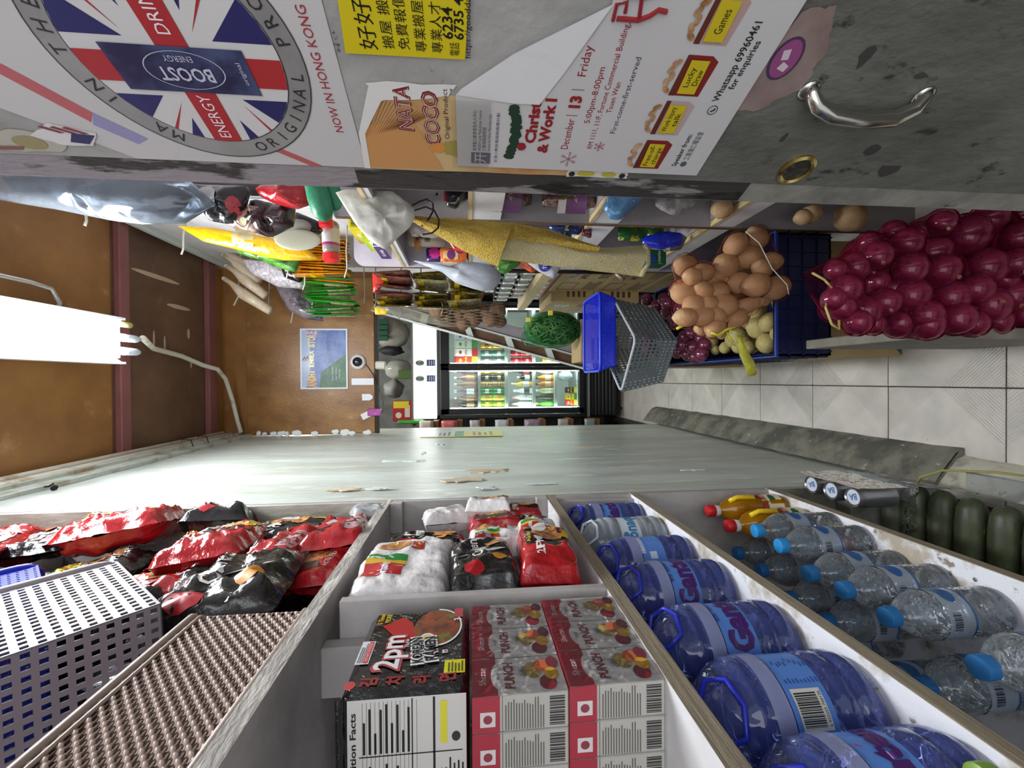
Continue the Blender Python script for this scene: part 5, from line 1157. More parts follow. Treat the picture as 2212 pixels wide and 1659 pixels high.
# goods and shelving in the gap left of the fridge
sh = thing('side_shelf', 'wooden side shelving in the dark gap left of the black fridge', 'shelf', (-.72, 4.5, 0))
b = MB(mat('shelf_brown', '#8a5f35', .6, col2='#6b4826', vs=8))
b.box((-.80, 4.28, 0), (-.78, 4.8, 2.2)); b.build('side_board', sh, world=True)
for z in (.35, .62, .90, 1.22, 1.50, 1.72, 1.95):
    b = MB(mat('shelf_brown', '#8a5f35', .6)); b.box((-.79, 4.28, z - .05), (-.39, 4.8, z)); b.build('shelf_board', sh, world=True)
for i, (z, c, nm, sz) in enumerate(((1.95, '#d8c9bd', 'pale rolled', .12), (1.72, '#d8686a', 'white and red', .14), (1.50, '#c9c2c4', 'grey striped', .09), (1.22, '#cfd0cf', 'black and white', .12), (.90, '#a08a9a', 'mauve', .15), (.62, '#b8b0a8', 'dull grey', .10), (.35, '#8d99a0', 'pale blue', .10))):
    for k in range(3): pack('snack_bag', '%s bag %s on the side shelving by the fridge' % (nm, ('at the front', 'in the middle', 'at the wall side')[k]), 'small bags on the side shelving beside the fridge', (-.43 - k * .10, 4.27 + .02 * k, z + sz * .55), (0, 0, 10 * k), .09, sz * 1.1, .05, foil(c), None, 300 + i * 3 + k, nx=10, ny=8, R=FRONT)

# things stored above the fridge
uf = thing('storage_rack', 'dark storage ledge above the lit fridge header', 'shelf', (.2, 4.75, 2.15))
b = MB(mat('rack_grey', '#6a6a64', .6)); b.box((-.45, 4.35, 2.148), (.85, 5.05, 2.165)); b.build('ledge_board', uf, world=True)
ppm = film('cloudy_bag', '#b8b6ae', .6, .2, bump=1, bs=14, edge=.2)
for i, (x, z, sx, sz, m_, lb) in enumerate(((.50, 2.40, .16, .18, mat('bundle_grey', '#8f8c84', .5, bump=.6, bs=20), 'grey bundle of packets stored at the right above the fridge'), (.12, 2.33, .10, .14, ppm, 'crumpled translucent bag in the middle above the fridge'), (-.08, 2.38, .10, .10, mat('grey_pillow', '#807f7a', .6, bump=.5, bs=12), 'soft grey bag lying above the fridge beside the translucent one'), (.31, 2.40, .05, .12, mat('shade_cloth', '#26252a', .7, bump=.4), 'black cloth bundle above the fridge'))):
    b = MB(m_); b.ball((x, 4.62, z), (sx, .14, sz), 18, 12, fn=lambda d: 1 + .22 * noise.noise(d * 2 + V((i, 0, 0)))); tag(b.build('bundle', smooth=True), lb, 'bundle')
for i in range(4):
    b = MB(mat('green_packet_print', '#1f4a38', .4)); b.bbox((.40 + i * .055, 4.44, 2.40), (.448 + i * .055, 4.46, 2.56), .004); b.use(ink('#cfd8d2')); b.ptext(plane((.424 + i * .055, 4.4385, 2.48), (0, 0, -1), (-1, 0, 0)) if False else plane((.424 + i * .055, 4.4385, 2.50), (1, 0, 0), (0, 0, 1)), 'PUR', 0, 0, .02, w=.036, lift=.0006); b.use(ink('#b9b2a8')); b.box((.40 + i * .055, 4.439, 2.56), (.448 + i * .055, 4.461, 2.62))
    tag(b.build('green_packet'), 'green and white packet above the fridge, %s of the row of four' % ORD[i], 'packet', 'green and white packets above the fridge')
b = MB(ink('#9a2028')); b.bbox((-.40, 4.42, 2.165), (-.20, 4.56, 2.36), .004); b.use(ink('#c9b52a')); b.box((-.27, 4.418, 2.2), (-.202, 4.42, 2.35)); b.use(ink('#c9b8ae')); b.pell(plane((-.30, 4.4195, 2.30), (1, 0, 0), (0, 0, 1)), -.04, 0, .03, .03, .001); b.prect(plane((-.30, 4.4195, 2.22), (1, 0, 0), (0, 0, 1)), -.06, -.03, .06, .02, lift=.001)
tag(b.build('gift_box'), 'red and yellow box standing at the left above the fridge', 'box')
b = MB(ink('#3f5a2c')); b.bbox((.02, 4.40, 2.166), (.11, 4.46, 2.30), .006); tag(b.build('green_tin'), 'small dark green box above the fridge', 'box')
b = MB(foil('#3f9a3a')); b.bbox((-.42, 4.32, 2.05), (-.385, 4.5, 2.3), .01); tag(b.build('green_packet'), 'flat green packet wedged between fridge header and wall', 'packet')
# camera, tags and bits hanging under the partition
t = thing('security_camera', 'white dome security camera with dark eye under the plywood partition', 'camera', (.13, 3.02, 2.345))
b = MB(pl('#e4e4e4')); b.lathe([(.052, 0), (.050, .012), (.040, .022), (.036, .024)], 24, MX((0, .018, 0), (1, 0, 0), (0, 0, 1), (0, -1, 0))); b.build('housing', t, smooth=True)
b = MB(mat('lens_dark', '#1b1d1e', .05, coat=1)); b.ball((-.0, -.004, 0), (.033, .028, .033), 18, 12); b.build('dome', t, smooth=True)
for i, (x, z, w_, h_, rz, lb) in enumerate(((-.003, 2.315, .044, .145, 0, 'long white price tag hanging under the security camera'), (-.108, 2.285, .044, .070, 0, 'short white arrow tag hanging at the partition edge'), (-.225, 2.285, .042, .085, .45, 'white arrow tag tilted beside the pink box'))):
    b = MB(ink('#e3e3e6')); c_, s_ = cos(rz), sin(rz)
    pts = [(-w_ / 2, h_ / 2), (w_ / 2, h_ / 2), (w_ / 2, -h_ / 2 + (.02 if i else 0)), (w_ * .2, -h_ / 2), (-w_ * .2, -h_ / 2), (-w_ / 2, -h_ / 2 + (.02 if i else 0))]
    pts = [(x + p * c_ - q * s_, z - (-(p * s_) - q * c_) * 1 - 2 * 0) for p, q in pts]
    b.add([(p, 3.028, q) for p, q in pts] + [(p, 3.031, q) for p, q in pts], [(0, 1, 2, 3, 4, 5)[::-1], (6, 7, 8, 9, 10, 11)] + [(k, (k + 1) % 6, 6 + (k + 1) % 6, 6 + k) for k in range(6)])
    tag(b.build('price_tag'), lb, 'tag')
b = MB(foil('#a3298f')); b.bbox((-.235, 3.02, 2.195), (-.185, 3.035, 2.285), .004); tag(b.build('pink_box'), 'small shiny magenta packet hanging by the partition edge', 'packet')
b = MB(ink('#ccc9b8')); b.bbox((.08, 3.03, 2.165), (.135, 3.06, 2.235), .008); tag(b.build('socket_box'), 'cream plug box under the partition edge below the camera', 'box')
b = MB(pl('#3a3836')); b.tube([(.12, 3.03, 2.30), (.05, 3.03, 2.25), (-.03, 3.03, 2.22), (-.10, 3.04, 2.19), (-.18, 3.05, 2.18), (-.23, 3.04, 2.20)], .0025, 5); b.tube([(-.03, 3.03, 2.22), (-.11, 3.03, 2.215), (-.19, 3.03, 2.21)], .0018, 5); tag(b.build('cable'), 'thin dark cable drooping from the camera under the partition', 'cable')
# store poster
b = MB(ink('#dfe3e6')); f = plane((.150, 3.030, 2.565), (1, 0, 0), (0, 0, 1))
b.box((-.05, 3.0315, 2.413), (.352, 3.034, 2.718)); f = plane((.151, 3.0312, 2.566), (1, 0, 0), (0, 0, 1))
b.use(mat('poster_sky', '#4560a0', .35, col2='#6f86bd', vs=14)); b.prect(f, -.192, -.143, .192, .143, lift=.0004)
b.use(ink('#9fb0cf')); b.ppoly(f, [(-.192, .143), (.192, .143), (.192, .115), (0, .075), (-.192, .115)], .0008)
b.use(mat('poster_hill', '#3d5f4a', .4, col2='#4f7a4c', vs=20)); b.ppoly(f, [(-.192, -.143), (.03, -.143), (-.03, -.06), (-.09, .02), (-.192, .03)], .0009)
rdp = 'ANDHI KHOLA STORE'; n = len(rdp)
cols = ['#d9a23a', '#dcae4a', '#ddba58', '#dcc76e', '#dccf7c', '#dcd68c', '#dad890', '#d9d68f', '#dcd28e', '#dcc8a0', '#d8b8a8', '#d5a8a8']
for k, ch in enumerate(rdp):
    u = (k - (n - 1) / 2) / (n / 2); b.use(ink(cols[min(int(k * 12 / n), 11)])); b.ptext(f, ch, u * .186, .080, .040 + .056 * u * u, w=.0225 if ch != 'I' else .010, lift=.0016, bold=.06)
b.use(ink('#26305c')); b.ptext(f, 'Nepali Indian Pakistani Foods and Products', .02, -.022, .026, w=.31, lift=.0016); b.use(ink('#c5ccd8'))
for k in range(3): b.ptext(f, ('Tel No. 2492 8611', 'Kam Tin Road', 'Yuen Long')[k], -.10, -.055 - .022 * k, .013, w=.10 - .02 * k, lift=.0016)
b.use(ink('#7a2632')); b.ppoly(f, [(-.010, .142), (.022, .122), (.004, .120), (.024, .098), (-.010, .098)], .0020)
b.use(ink('#e0dcd8')); b.pell(f, -.003, .106, .004, .004, .0024, 8); b.pell(f, -.003, .124, .004, .003, .0024, 8)
tag(b.build('store_poster'), 'framed blue store poster with curved yellow lettering on the plywood', 'poster')
# narrow bright notice on the pale wall
b = MB(ink('#cfc95a')); b.box((-.360, 2.82, 1.385), (-.357, 3.10, 1.915)); f = plane((-.3566, 2.96, 1.65), (0, 1, 0), (0, 0, 1)); b.use(ink('#d5d9cf')); b.prect(f, -.14, .02, .14, .26, lift=.0004); b.use(ink('#4d8a5c')); b.prect(f, -.14, -.01, .14, .05, lift=.0006); b.use(ink('#8a3a3a')); b.plines(f, -.1, -.2, .1, -.05, 4, lift=.001); b.use(ink('#4a5a4a')); b.plines(f, -.1, .08, .1, .2, 4, lift=.001)
tag(b.build('notice'), 'narrow green and yellow notice taped to the pale wall', 'poster')
# ---------------------------------------------------------------- soft bags drawn round an outline
def cushion(name, label, cat, pts, pos, t, m, axis='Y', group=None, seed=0, wr=.25, prints=None, n=28, rings=6, back=True, film_=False):
    """a filled bag: outline in (across, up) metres on the plane axis=pos, bulging t towards the aisle or street"""
    cx = sum(p[0] for p in pts) / len(pts); cy = sum(p[1] for p in pts) / len(pts); ph = seed * 3.17
    def edge(a):
        dx, dy = cos(a), sin(a); best = .001
        for i in range(len(pts)):
            x1, y1 = pts[i][0] - cx, pts[i][1] - cy; x2, y2 = pts[(i + 1) % len(pts)][0] - cx, pts[(i + 1) % len(pts)][1] - cy
            den = dx * (y2 - y1) - dy * (x2 - x1)
            if abs(den) < 1e-12: continue
            s_ = (x1 * (y2 - y1) - y1 * (x2 - x1)) / den; u = (x1 * dy - y1 * dx) / den
            if s_ > 0 and -1e-6 <= u <= 1 + 1e-6: best = max(best, s_)
        return best
    def out(x, y, d):
        if axis == 'Y': return V((x, pos - d, y))
        if axis == 'X': return V((pos - d, x, y))
        if axis == 'L': return V((pos + d, x, y))
        return V((x, y, pos + d))
    def S(x, y, l=0.0):
        a = math.atan2(y, x); R = edge(a); r = min(sqrt(x * x + y * y) / R, 1.0)
        q = sqrt(max(1 - r ** 2.6, 0)); nz = noise.noise(V((x * 22 + ph, y * 22, ph))) + .5 * noise.noise(V((x * 55 + ph, y * 50, ph)))
        return out(cx + x, cy + y, t * (q + nz * wr * (.25 + q)) + l)
    b = MB(m); ed = [edge(2 * pi * k / n) for k in range(n)]
    vs = [S(0, 0)]; bs = [out(cx, cy, -t * .6)]
    for g in range(1, rings + 1):
        f = sin(pi / 2 * g / rings)
        for k in range(n):
            a = 2 * pi * k / n; x, y = cos(a) * ed[k] * f, sin(a) * ed[k] * f
            p = S(x, y); vs.append(p)
            q = out(cx + x, cy + y, -t * .6 * sqrt(max(1 - f ** 2.6, 0))); bs.append(p if g == rings else q)
    flip = axis in ('X',)
    fs = [(0, 1 + k, 1 + (k + 1) % n) for k in range(n)] + [(1 + g * n + k, 1 + (g + 1) * n + k, 1 + (g + 1) * n + (k + 1) % n, 1 + g * n + (k + 1) % n) for g in range(rings - 1) for k in range(n)]
    if flip: fs = [f_[::-1] for f_ in fs]
    b.add(vs, fs)
    if back: b.add(bs, [f_[::-1] for f_ in fs])
    if prints:
        if axis == 'X': prints(b, lambda x, y, l=0.0: S(-x, y, l))
        else: prints(b, S)
    return tag(b.build(name, smooth=True), label, cat, group)
def pband(c, x0, y0, x1, y1, txt=None, tc='#efefef', th=None, rot=0.0, w=None):
    def f(b, S):
        b.use(ink(c)); b.prect(S, x0, y0, x1, y1, nx=5, ny=5, lift=.0012)
        if txt: b.use(ink(tc)); b.ptext(S, txt, (x0 + x1) / 2, (y0 + y1) / 2, th or (y1 - y0) * .5, w=w or (x1 - x0) * .8, rot=rot, lift=.0024, bold=.02)
    return f

# ---------------------------------------------------------------- the shelf unit at the right
ru = thing('shelf_unit', 'grey and white board shelf unit with brown edging along the right side', 'shelf', (.70, 1.45, 0))
RX0, RX1 = .52, .89
def rbuild(b, n): return b.build(n, ru, world=True)
for y, zt in ((1.43, 2.02), (2.04, 2.115), (.80, 2.02)):
    b = MB(grey_lam if y != 2.04 else mat('lilac_board', '#c5bdc8', .4, col2='#b5adb8', vs=8)); th = .018; r = .05 if y == 2.04 else .002
    prof = [(RX1, 0), (RX1, zt)] + [(RX0 + r - r * sin(a), zt - r + r * cos(a)) for a in [pi / 2 * k / 5 for k in range(6)]] + [(RX0, 0)]
    nn = len(prof)
    b.add([(x, y, z) for x, z in prof] + [(x, y + th, z) for x, z in prof], [tuple(range(nn))[::-1] if False else tuple(range(nn)), tuple(nn + k for k in range(nn))[::-1]])
    b.use(woodb)
    for k in range(1, nn - 0):
        a, c = k, (k + 1) % nn
        if c == 0: continue
        b.add([(prof[a][0] - (.001 if k > 1 else 0), y, prof[a][1]), (prof[c][0] - .001, y, prof[c][1]), (prof[c][0] - .001, y + th, prof[c][1]), (prof[a][0] - (.001 if k > 1 else 0), y + th, prof[a][1])], [(0, 1, 2, 3)])
    rbuild(b, 'side_board')
for z, hf in ((1.90, .03), (1.60, .105), (1.20, .10), (.775, .085)):
    for y0, y1 in ((.82, 1.429), (1.449, 2.039)):
        b = MB(grey_lam); b.box((RX0 + .02, y0, z - .018), (RX1, y1, z)); rbuild(b, 'shelf_board')
        b = MB(white_p); b.bbox((RX0 + .003, y0, z - hf), (RX0 + .02, y1, z - .003), .001); b.use(wood); b.box((RX0 + .001, y0, z - .012), (RX0 + .022, y1, z)); rbuild(b, 'front_rail')
b = MB(mat('screw_dark', '#2f2b29', .6))
for x, y, z in ((.60, 1.4295, 1.70), (.575, 1.4295, 1.35), (.60, 1.4295, 1.12), (.60, 1.4295, .93), (.60, 2.0395, 2.04)): b.ball((x, y, z), (.005, .002, .005), 8, 4)
rbuild(b, 'screw')
b = MB(mat('dark_rail', '#33261f', .4, metal=.4)); b.tube([(.60, 1.955, 1.60), (.545, 1.955, 1.60), (.510, 1.955, 1.588), (.494, 1.955, 1.565), (.490, 1.955, 1.53), (.490, 1.955, 1.20), (.492, 1.955, .90)], .009, 10); b.use(mat('pipe_end', '#9a8d7c', .3, metal=.5)); b.tube([(.490, 1.955, .93), (.47, 1.955, .905), (.455, 1.955, .89)], .011, 10)
tag(b.build('clothes_rail', smooth=True), 'dark bent hanging rail running down the shelf front behind the towel', 'rail')

# goods hanging high at the right, nearest first
bk_ = mat('black_garments', '#1c1e21', .35, bump=.6, bs=10, col2='#565b63', vs=6, lo=.5, hi=.7); veil = film('cloudy_sheet', '#c9d3df', .06, .15, bump=1.0, bs=10, edge=.26)
cushion('clothing_bundle', 'black folded goods inside the cloudy plastic bag under the ceiling', 'bundle', [(0.665, 3.112), (0.633, 2.459), (0.586, 2.446), (0.539, 2.509), (0.534, 2.667), (0.565, 2.880), (0.614, 3.113)], 1.50, .05, bk_, seed=1)
cushion('plastic_bag', 'large cloudy plastic bag of black goods hanging at the ceiling beside the door', 'bag', [(0.661, 3.071), (0.620, 2.406), (0.560, 2.382), (0.481, 2.499), (0.496, 2.678), (0.528, 2.847), (0.554, 2.998), (0.559, 3.073)], 1.46, .06, veil, seed=2)
cushion('snack_bag', 'black snack pack with a pale round sticker, right of the cloudy bag', 'packet', [(0.653, 2.495), (0.654, 2.320), (0.574, 2.343), (0.526, 2.388), (0.535, 2.453), (0.592, 2.492)], 1.55, .04, K, seed=3, wr=.5, prints=lambda b, S: (b.use(ink('#b5b2b0')), b.pell(S, .01, .03, .04, .035, .003, 16, 3), b.use(ink('#a33a40')), b.pell(S, -.01, -.05, .03, .02, .003, 10, 2)))
cushion('snack_bag', 'plain glossy red bag hanging under the steel door edge', 'packet', [(0.644, 2.302), (0.648, 2.126), (0.592, 2.118), (0.572, 2.168), (0.589, 2.238), (0.611, 2.282)], 1.52, .04, foil('#a3131d'), seed=4, wr=.35)
cushion('snack_bag', 'dark red and black bag below the plain red one', 'packet', [(0.630, 2.339), (0.606, 2.198), (0.544, 2.205), (0.500, 2.286), (0.521, 2.345), (0.568, 2.383)], 1.60, .05, foil('#2a1114'), seed=5, wr=.6)
cushion('clear_bag', 'clear bag with a beige ring and brown goods, above the yellow packet', 'packet', [(0.559, 2.447), (0.608, 2.372), (0.598, 2.297), (0.548, 2.280), (0.507, 2.313), (0.526, 2.403)], 1.58, .035, mat('brown_goods', '#6d4a40', .3, col2='#a88f84', vs=25, coat=.5, bump=.5, bs=30), seed=6, prints=lambda b, S: (b.use(ink('#c7ab8d')), [b.add([S(.042 * cos(a) * r, .030 * sin(a) * r, .004) for r, a in ((.9, q * .35), (1, q * .35), (1, (q + 1) * .35), (.9, (q + 1) * .35))], [(0, 1, 2, 3)]) for q in range(18)], b.use(ink('#d9d2a0')), b.pell(S, -.02, -.005, .012, .01, .004, 10)))
cushion('snack_bag', 'long yellow packet with a printed beige label hanging from a white hook', 'packet', [(0.611, 2.840), (0.662, 2.788), (0.653, 2.701), (0.620, 2.480), (0.597, 2.330), (0.548, 2.217), (0.512, 2.236), (0.516, 2.407), (0.563, 2.592), (0.596, 2.738)], 1.95, .03, foil('#e0a90f'), seed=7, prints=lambda b, S: (b.use(ink('#c9b98c')), b.prect(S, .06 - .09, -.045, .02 + .05, .04, nx=5, ny=5, lift=.002), b.use(ink('#4a4030')), b.plines(S, -.02, -.035, .06, .03, 7, lift=.003)))
sp = thing('serving_paddle', 'pale oval paddle with a dark pack behind it, beside the red capped jars', 'paddle', (.57, 1.75, 2.2))
b = MB(mat('oval_beige', '#a7a38f', .35)); o_ = [(0.533, 1.720, 2.239)]
b.ball(V(o_[0]), (.040, .006, .085), 20, 10); b.build('blade', sp, world=True, smooth=True); b = MB(mat('oval_grey', '#8f8b7f', .4)); b.ball(V(o_[0]) + V((.06, .03, .01)), (.03, .01, .05), 16, 8); b.build('back_blade', sp, world=True, smooth=True)
cushion('snack_bag', 'black glossy pack behind the pale oval paddle', 'packet', [(0.644, 2.325), (0.667, 2.273), (0.633, 2.186), (0.584, 2.168), (0.569, 2.257), (0.590, 2.317)], 1.80, .03, foil('#1d1512'), seed=8)
leaf = mat('leafy_print', '#2f5a22', .3, col2='#5fa33a', vs=22, col3='#8f7f3a', vs3=40, lo3=.6, hi3=.68, coat=.5)
cushion('herb_packet', 'long green herb packet under the yellow one', 'packet', [(0.648, 2.723), (0.640, 2.594), (0.588, 2.467), (0.561, 2.457), (0.581, 2.594), (0.616, 2.709)], 2.2, .03, leaf, seed=9)
cushion('herb_packet', 'dark green herb packet beside the beige sticks', 'packet', [(0.644, 2.617), (0.636, 2.476), (0.591, 2.422), (0.534, 2.444), (0.566, 2.553), (0.599, 2.617)], 2.25, .03, leaf, seed=10)
# green gourd ends, jars, boxes with labels
gg = mat('green_gourd', '#2f7d5a', .4, col2='#1f6a48', vs=14, bump=.2, bs=50)
for i, (c_, lb) in enumerate((([(0.561, 1.400, 2.055), (0.526, 1.400, 2.041), (0.493, 1.400, 2.038)], 'left of the two smooth green gourds hanging behind the door edge'), ([(0.590, 1.450, 2.025), (0.556, 1.450, 2.014), (0.527, 1.450, 2.010)], 'right of the two smooth green gourds hanging behind the door edge'))):
    b = MB(gg); p = [V(q) for q in c_]; d = (p[0] - p[2]).normalized()
    b.tube([p[2], p[2] + d * .006, p[2] + d * .016, p[2] + d * .035, p[2] + d * .07, p[2] + d * .16], [.004, .015, .025, .033, .035, .030], 16); tag(b.build('gourd', smooth=True), lb, 'gourd')
jarc = film('jar_clear', '#d8c9c8', .3, .08, bump=.4)
for i, (c_, r, lb) in enumerate(((([(0.488, 1.850, 2.156), (0.648, 1.850, 2.158)]), .034, 'lying jar with big red lid and purple label, lower one'), ([(0.592, 1.750, 2.144), (0.684, 1.750, 2.148)], .026, 'smaller lying jar with red lid above the big one'))):
    t = thing('jar', lb, 'jar', c_[0]); d = (V(c_[1]) - V(c_[0])).normalized(); Mx = MX((0, 0, 0), d.orthogonal(), d.cross(d.orthogonal()), d)
    b = MB(pl('#cf2229', .3)); b.lathe([(r * .8, 0), (r, .004), (r, .030), (r * .9, .032)], 22, Mx); b.build('lid', t, smooth=True, angle=40)
    b = MB(jarc); b.lathe([(r * .85, .031), (r * .98, .045), (r * .98, .15), (r * .8, .16)], 22, Mx); b.build('body', t, smooth=True)
    b = MB(ink('#a3227a')); b.lathe([(r, .062), (r, .072)], 22, Mx, cap=False); b.use(ink('#cfc8cc')); b.lathe([(r * 1.002, .072), (r * 1.002, .13)], 22, Mx, cap=False); b.build('label', t, smooth=True)
for i, (y, z, x, c, tx, lb) in enumerate(((1.80, 2.03, .575, '#d9c41c', 'Go India', 'yellow box with a bar code, top one of three lying above the rounded board'), (1.80, 1.985, .545, '#b9d01f', 'Go India', 'yellow-green box in the middle of the three above the rounded board'), (1.84, 1.95, .525, '#5a3a7a', 'Go India', 'box with violet band and white letters, lowest of the three above the rounded board'))):
    b = MB(ink('#c9bb2a' if i < 2 else '#c9c6cc')); b.bbox((x, y - .09, z - .022), (x + .12, y + .09, z + .022), .003); f = plane((x - .0004, y, z), (0, -1, 0), (0, 0, 1)); b.use(ink(c)); b.prect(f, -.085, -.02, .085, .02); b.use(ink('#efefe6')); b.ptext(f, tx, .0, .0, .02, w=.09, lift=.001, bold=.03)
    f = plane((x + .06, y - .0904, z), (1, 0, 0), (0, 0, 1)); b.use(ink(c)); b.prect(f, -.058, -.02, .058, .02); b.use(ink('#22201c')); b.pbars(f, -.05, -.015, .0, .012, 16, lift=.0009)
    tag(b.build('label_box'), lb, 'box')
# white paper-like bag and wire hangers
cushion('plastic_bag', 'white creased plastic bag hanging in front of the towel and hooks', 'bag', [(0.551, 1.984), (0.549, 1.815), (0.508, 1.759), (0.476, 1.752), (0.449, 1.769), (0.380, 1.840), (0.403, 1.882), (0.455, 1.925)], 1.30, .016, mat('bag_white', '#cfcdc4', .3, bump=1.0, bs=11, col2='#b9b7aa', vs=5), seed=12, wr=1.1, rings=9, n=40)
for i, (q, lb) in enumerate((([(0.514, 1.330, 1.780), (0.534, 1.330, 1.746), (0.543, 1.330, 1.723), (0.530, 1.330, 1.705), (0.509, 1.330, 1.704), (0.488, 1.330, 1.715), (0.464, 1.330, 1.737)], 'smaller dark wire hook by the white bag'), ([(0.500, 1.310, 1.757), (0.512, 1.310, 1.724), (0.502, 1.310, 1.700), (0.475, 1.310, 1.686), (0.451, 1.310, 1.689), (0.436, 1.310, 1.706), (0.431, 1.310, 1.731)], 'larger dark wire hook by the white bag'))):
    b = MB(mat('wire_brown', '#3a2a24', .3, metal=.6)); b.tube(q, .0026, 6); b.ball(V(q[-1]), .0035, 8, 6); tag(b.build('wire_hook', smooth=True), lb, 'hook')
# yellow towel
tw = mat('terry_yellow', '#d9aa25', .95, col2='#dfc468', vs=170, lo=.42, hi=.6, bump=1.0, bs=260, col3='#e6ddb8', vs3=420, lo3=.58, hi3=.64); tw2 = mat('terry_cream', '#cfc6a6', .95, col2='#dcc576', vs=170, lo=.45, hi=.6, bump=1.0, bs=260)
tow = thing('towel', 'yellow and cream checked terry towel folded over and hanging down', 'towel', (.42, 1.34, 1.03))
def sheet2(P1, P2, m, y0, fold, nm, amp=.010):
    b = MB(m); n = 26
    def samp(P, t):
        t *= len(P) - 1; i = min(int(t), len(P) - 2); f_ = t - i; return (P[i][0] + (P[i + 1][0] - P[i][0]) * f_, P[i][1] + (P[i + 1][1] - P[i][1]) * f_)
    for sgn in (0, .008):
        b.grid(lambda a, c: V((samp(P1, c)[0] * (1 - a) + samp(P2, c)[0] * a, y0 + sgn + amp * sin(a * fold + c * 2) + .004 * noise.noise(V((a * 6, c * 8, fold))) - .02 * sin(pi * a), samp(P1, c)[1] * (1 - a) + samp(P2, c)[1] * a)), 18, n)
    b.build(nm, tow, world=True, smooth=True)
sheet2([(0.496, 1.764), (0.495, 1.686), (0.493, 1.588), (0.485, 1.461)], [(0.476, 1.764), (0.434, 1.686), (0.397, 1.617), (0.351, 1.511)], tw, 1.34, 5, 'upper_fold')
sheet2([(0.462, 1.517), (0.484, 1.444), (0.466, 1.357), (0.425, 1.253), (0.423, 1.148), (0.433, 1.038)], [(0.382, 1.529), (0.377, 1.459), (0.365, 1.357), (0.353, 1.238), (0.343, 1.133), (0.332, 1.049)], tw2, 1.36, 7, 'lower_fold')
sheet2([(0.486, 1.460), (0.474, 1.358), (0.453, 1.285), (0.424, 1.196)], [(0.402, 1.503), (0.416, 1.402), (0.409, 1.315), (0.397, 1.196)], tw, 1.35, 4, 'middle_fold')
b = MB(tw2); b.tube([(0.432, 1.355, 1.040), (0.407, 1.355, 1.028), (0.370, 1.355, 1.028), (0.331, 1.355, 1.051)], .008, 8); b.build('hem', tow, world=True, smooth=True)

# goods in the bay between the two uprights
Gb = 'packets in the right hand shelf bay'
def bay(label, pts, y, t, m, seed, prints=None, name='snack_bag'): return cushion(name, label, 'packet', pts, y, t, m, seed=seed, prints=prints, wr=.3, group=None)
bay('coffee packet with bar code and red ribbon on the upper shelf of the bay', [(0.656, 1.873), (0.657, 1.705), (0.586, 1.697), (0.588, 1.865)], 1.95, .02, foil('#bfae98'), 20, lambda b, S: (b.use(ink('#1f1b1a')), b.pbars(S, -.02, -.02, .02, .04, 12, lift=.002), b.use(ink('#a5702e')), b.prect(S, -.05, .02, .04, .05, nx=3, ny=3, lift=.002)))
bay('white packet tied with red ribbon, behind the wire hook', [(0.694, 1.877), (0.680, 1.809), (0.639, 1.722), (0.609, 1.732), (0.616, 1.849)], 1.90, .02, foil('#d3c9c4'), 21, lambda b, S: (b.use(ink('#a3141f')), b.ppoly(S, [(-.03, .05), (-.01, .055), (.02, -.05), (.0, -.05)], .003), b.ppoly(S, [(-.04, .0), (.03, -.03), (.04, -.015), (-.03, .02)], .003)))
bay('red and white striped packet below the towel corner', [(0.616, 1.702), (0.572, 1.624), (0.547, 1.600), (0.561, 1.663)], 1.9, .015, foil('#c22a33'), 22)
bay('purple packet with a pink flower', [(0.588, 1.788), (0.593, 1.710), (0.528, 1.707), (0.526, 1.784)], 1.97, .012, foil('#3a1a5a'), 23, lambda b, S: (b.use(ink('#d9389a')), b.pell(S, .01, .0, .03, .028, .002, 9, 2), b.use(ink('#e6e0ea')), b.ptext(S, 'Om', -.02, -.03, .02, w=.03, lift=.003)))
bay('orange packet with a purple animal picture beside the purple one', [(0.584, 1.725), (0.579, 1.604), (0.513, 1.613), (0.519, 1.721)], 1.94, .012, foil('#df6a2a'), 24, lambda b, S: (b.use(ink('#e0c58a')), b.prect(S, -.035, -.02, .035, .045, nx=3, ny=3, lift=.002), b.use(ink('#7a3a7a')), b.pell(S, .0, .01, .022, .018, .003, 10, 2), b.pell(S, .02, -.03, .015, .02, .003, 10)))
cushion('plastic_bag', 'bluish white shopping bag twisted at the top, hanging before the golden packets', 'bag', [(0.484, 1.822), (0.474, 1.753), (0.456, 1.694), (0.484, 1.623), (0.478, 1.510), (0.441, 1.468), (0.380, 1.472), (0.364, 1.548), (0.397, 1.652), (0.441, 1.707), (0.459, 1.763)], 1.80, .045, mat('bag_bluewhite', '#b9bec9', .35, col2='#9a9da6', vs=6, bump=.8, bs=22, stretch=(1, 1, .4)), seed=26, wr=.25)
bay('green and white packet beside the dark rail', [(0.558, 1.478), (0.556, 1.384), (0.511, 1.372), (0.469, 1.442), (0.477, 1.475)], 1.93, .02, foil('#4c8a2a'), 27, lambda b, S: (b.use(ink('#d9dcd2')), b.ppoly(S, [(.0, .03), (.04, .03), (.03, -.03)], .002)))
bay('bright orange bag half hidden by the silver bag with blue oval', [(0.567, 1.389), (0.565, 1.295), (0.499, 1.285), (0.478, 1.317), (0.510, 1.379)], 1.94, .02, foil('#df5a22'), 28)
bay('silver bag with a dark blue oval mark hanging over the rail', [(0.496, 1.375), (0.524, 1.308), (0.511, 1.220), (0.484, 1.208), (0.422, 1.248), (0.448, 1.308)], 1.80, .02, foil('#c9cbd0', .25), 29, lambda b, S: (b.use(ink('#1f2f8f')), b.pell(S, -.005, .01, .03, .028, .002, 16, 3), b.use(ink('#e6e8ee')), b.ptext(S, 'Tibet', -.005, .012, .02, w=.04, lift=.004, bold=.02)))
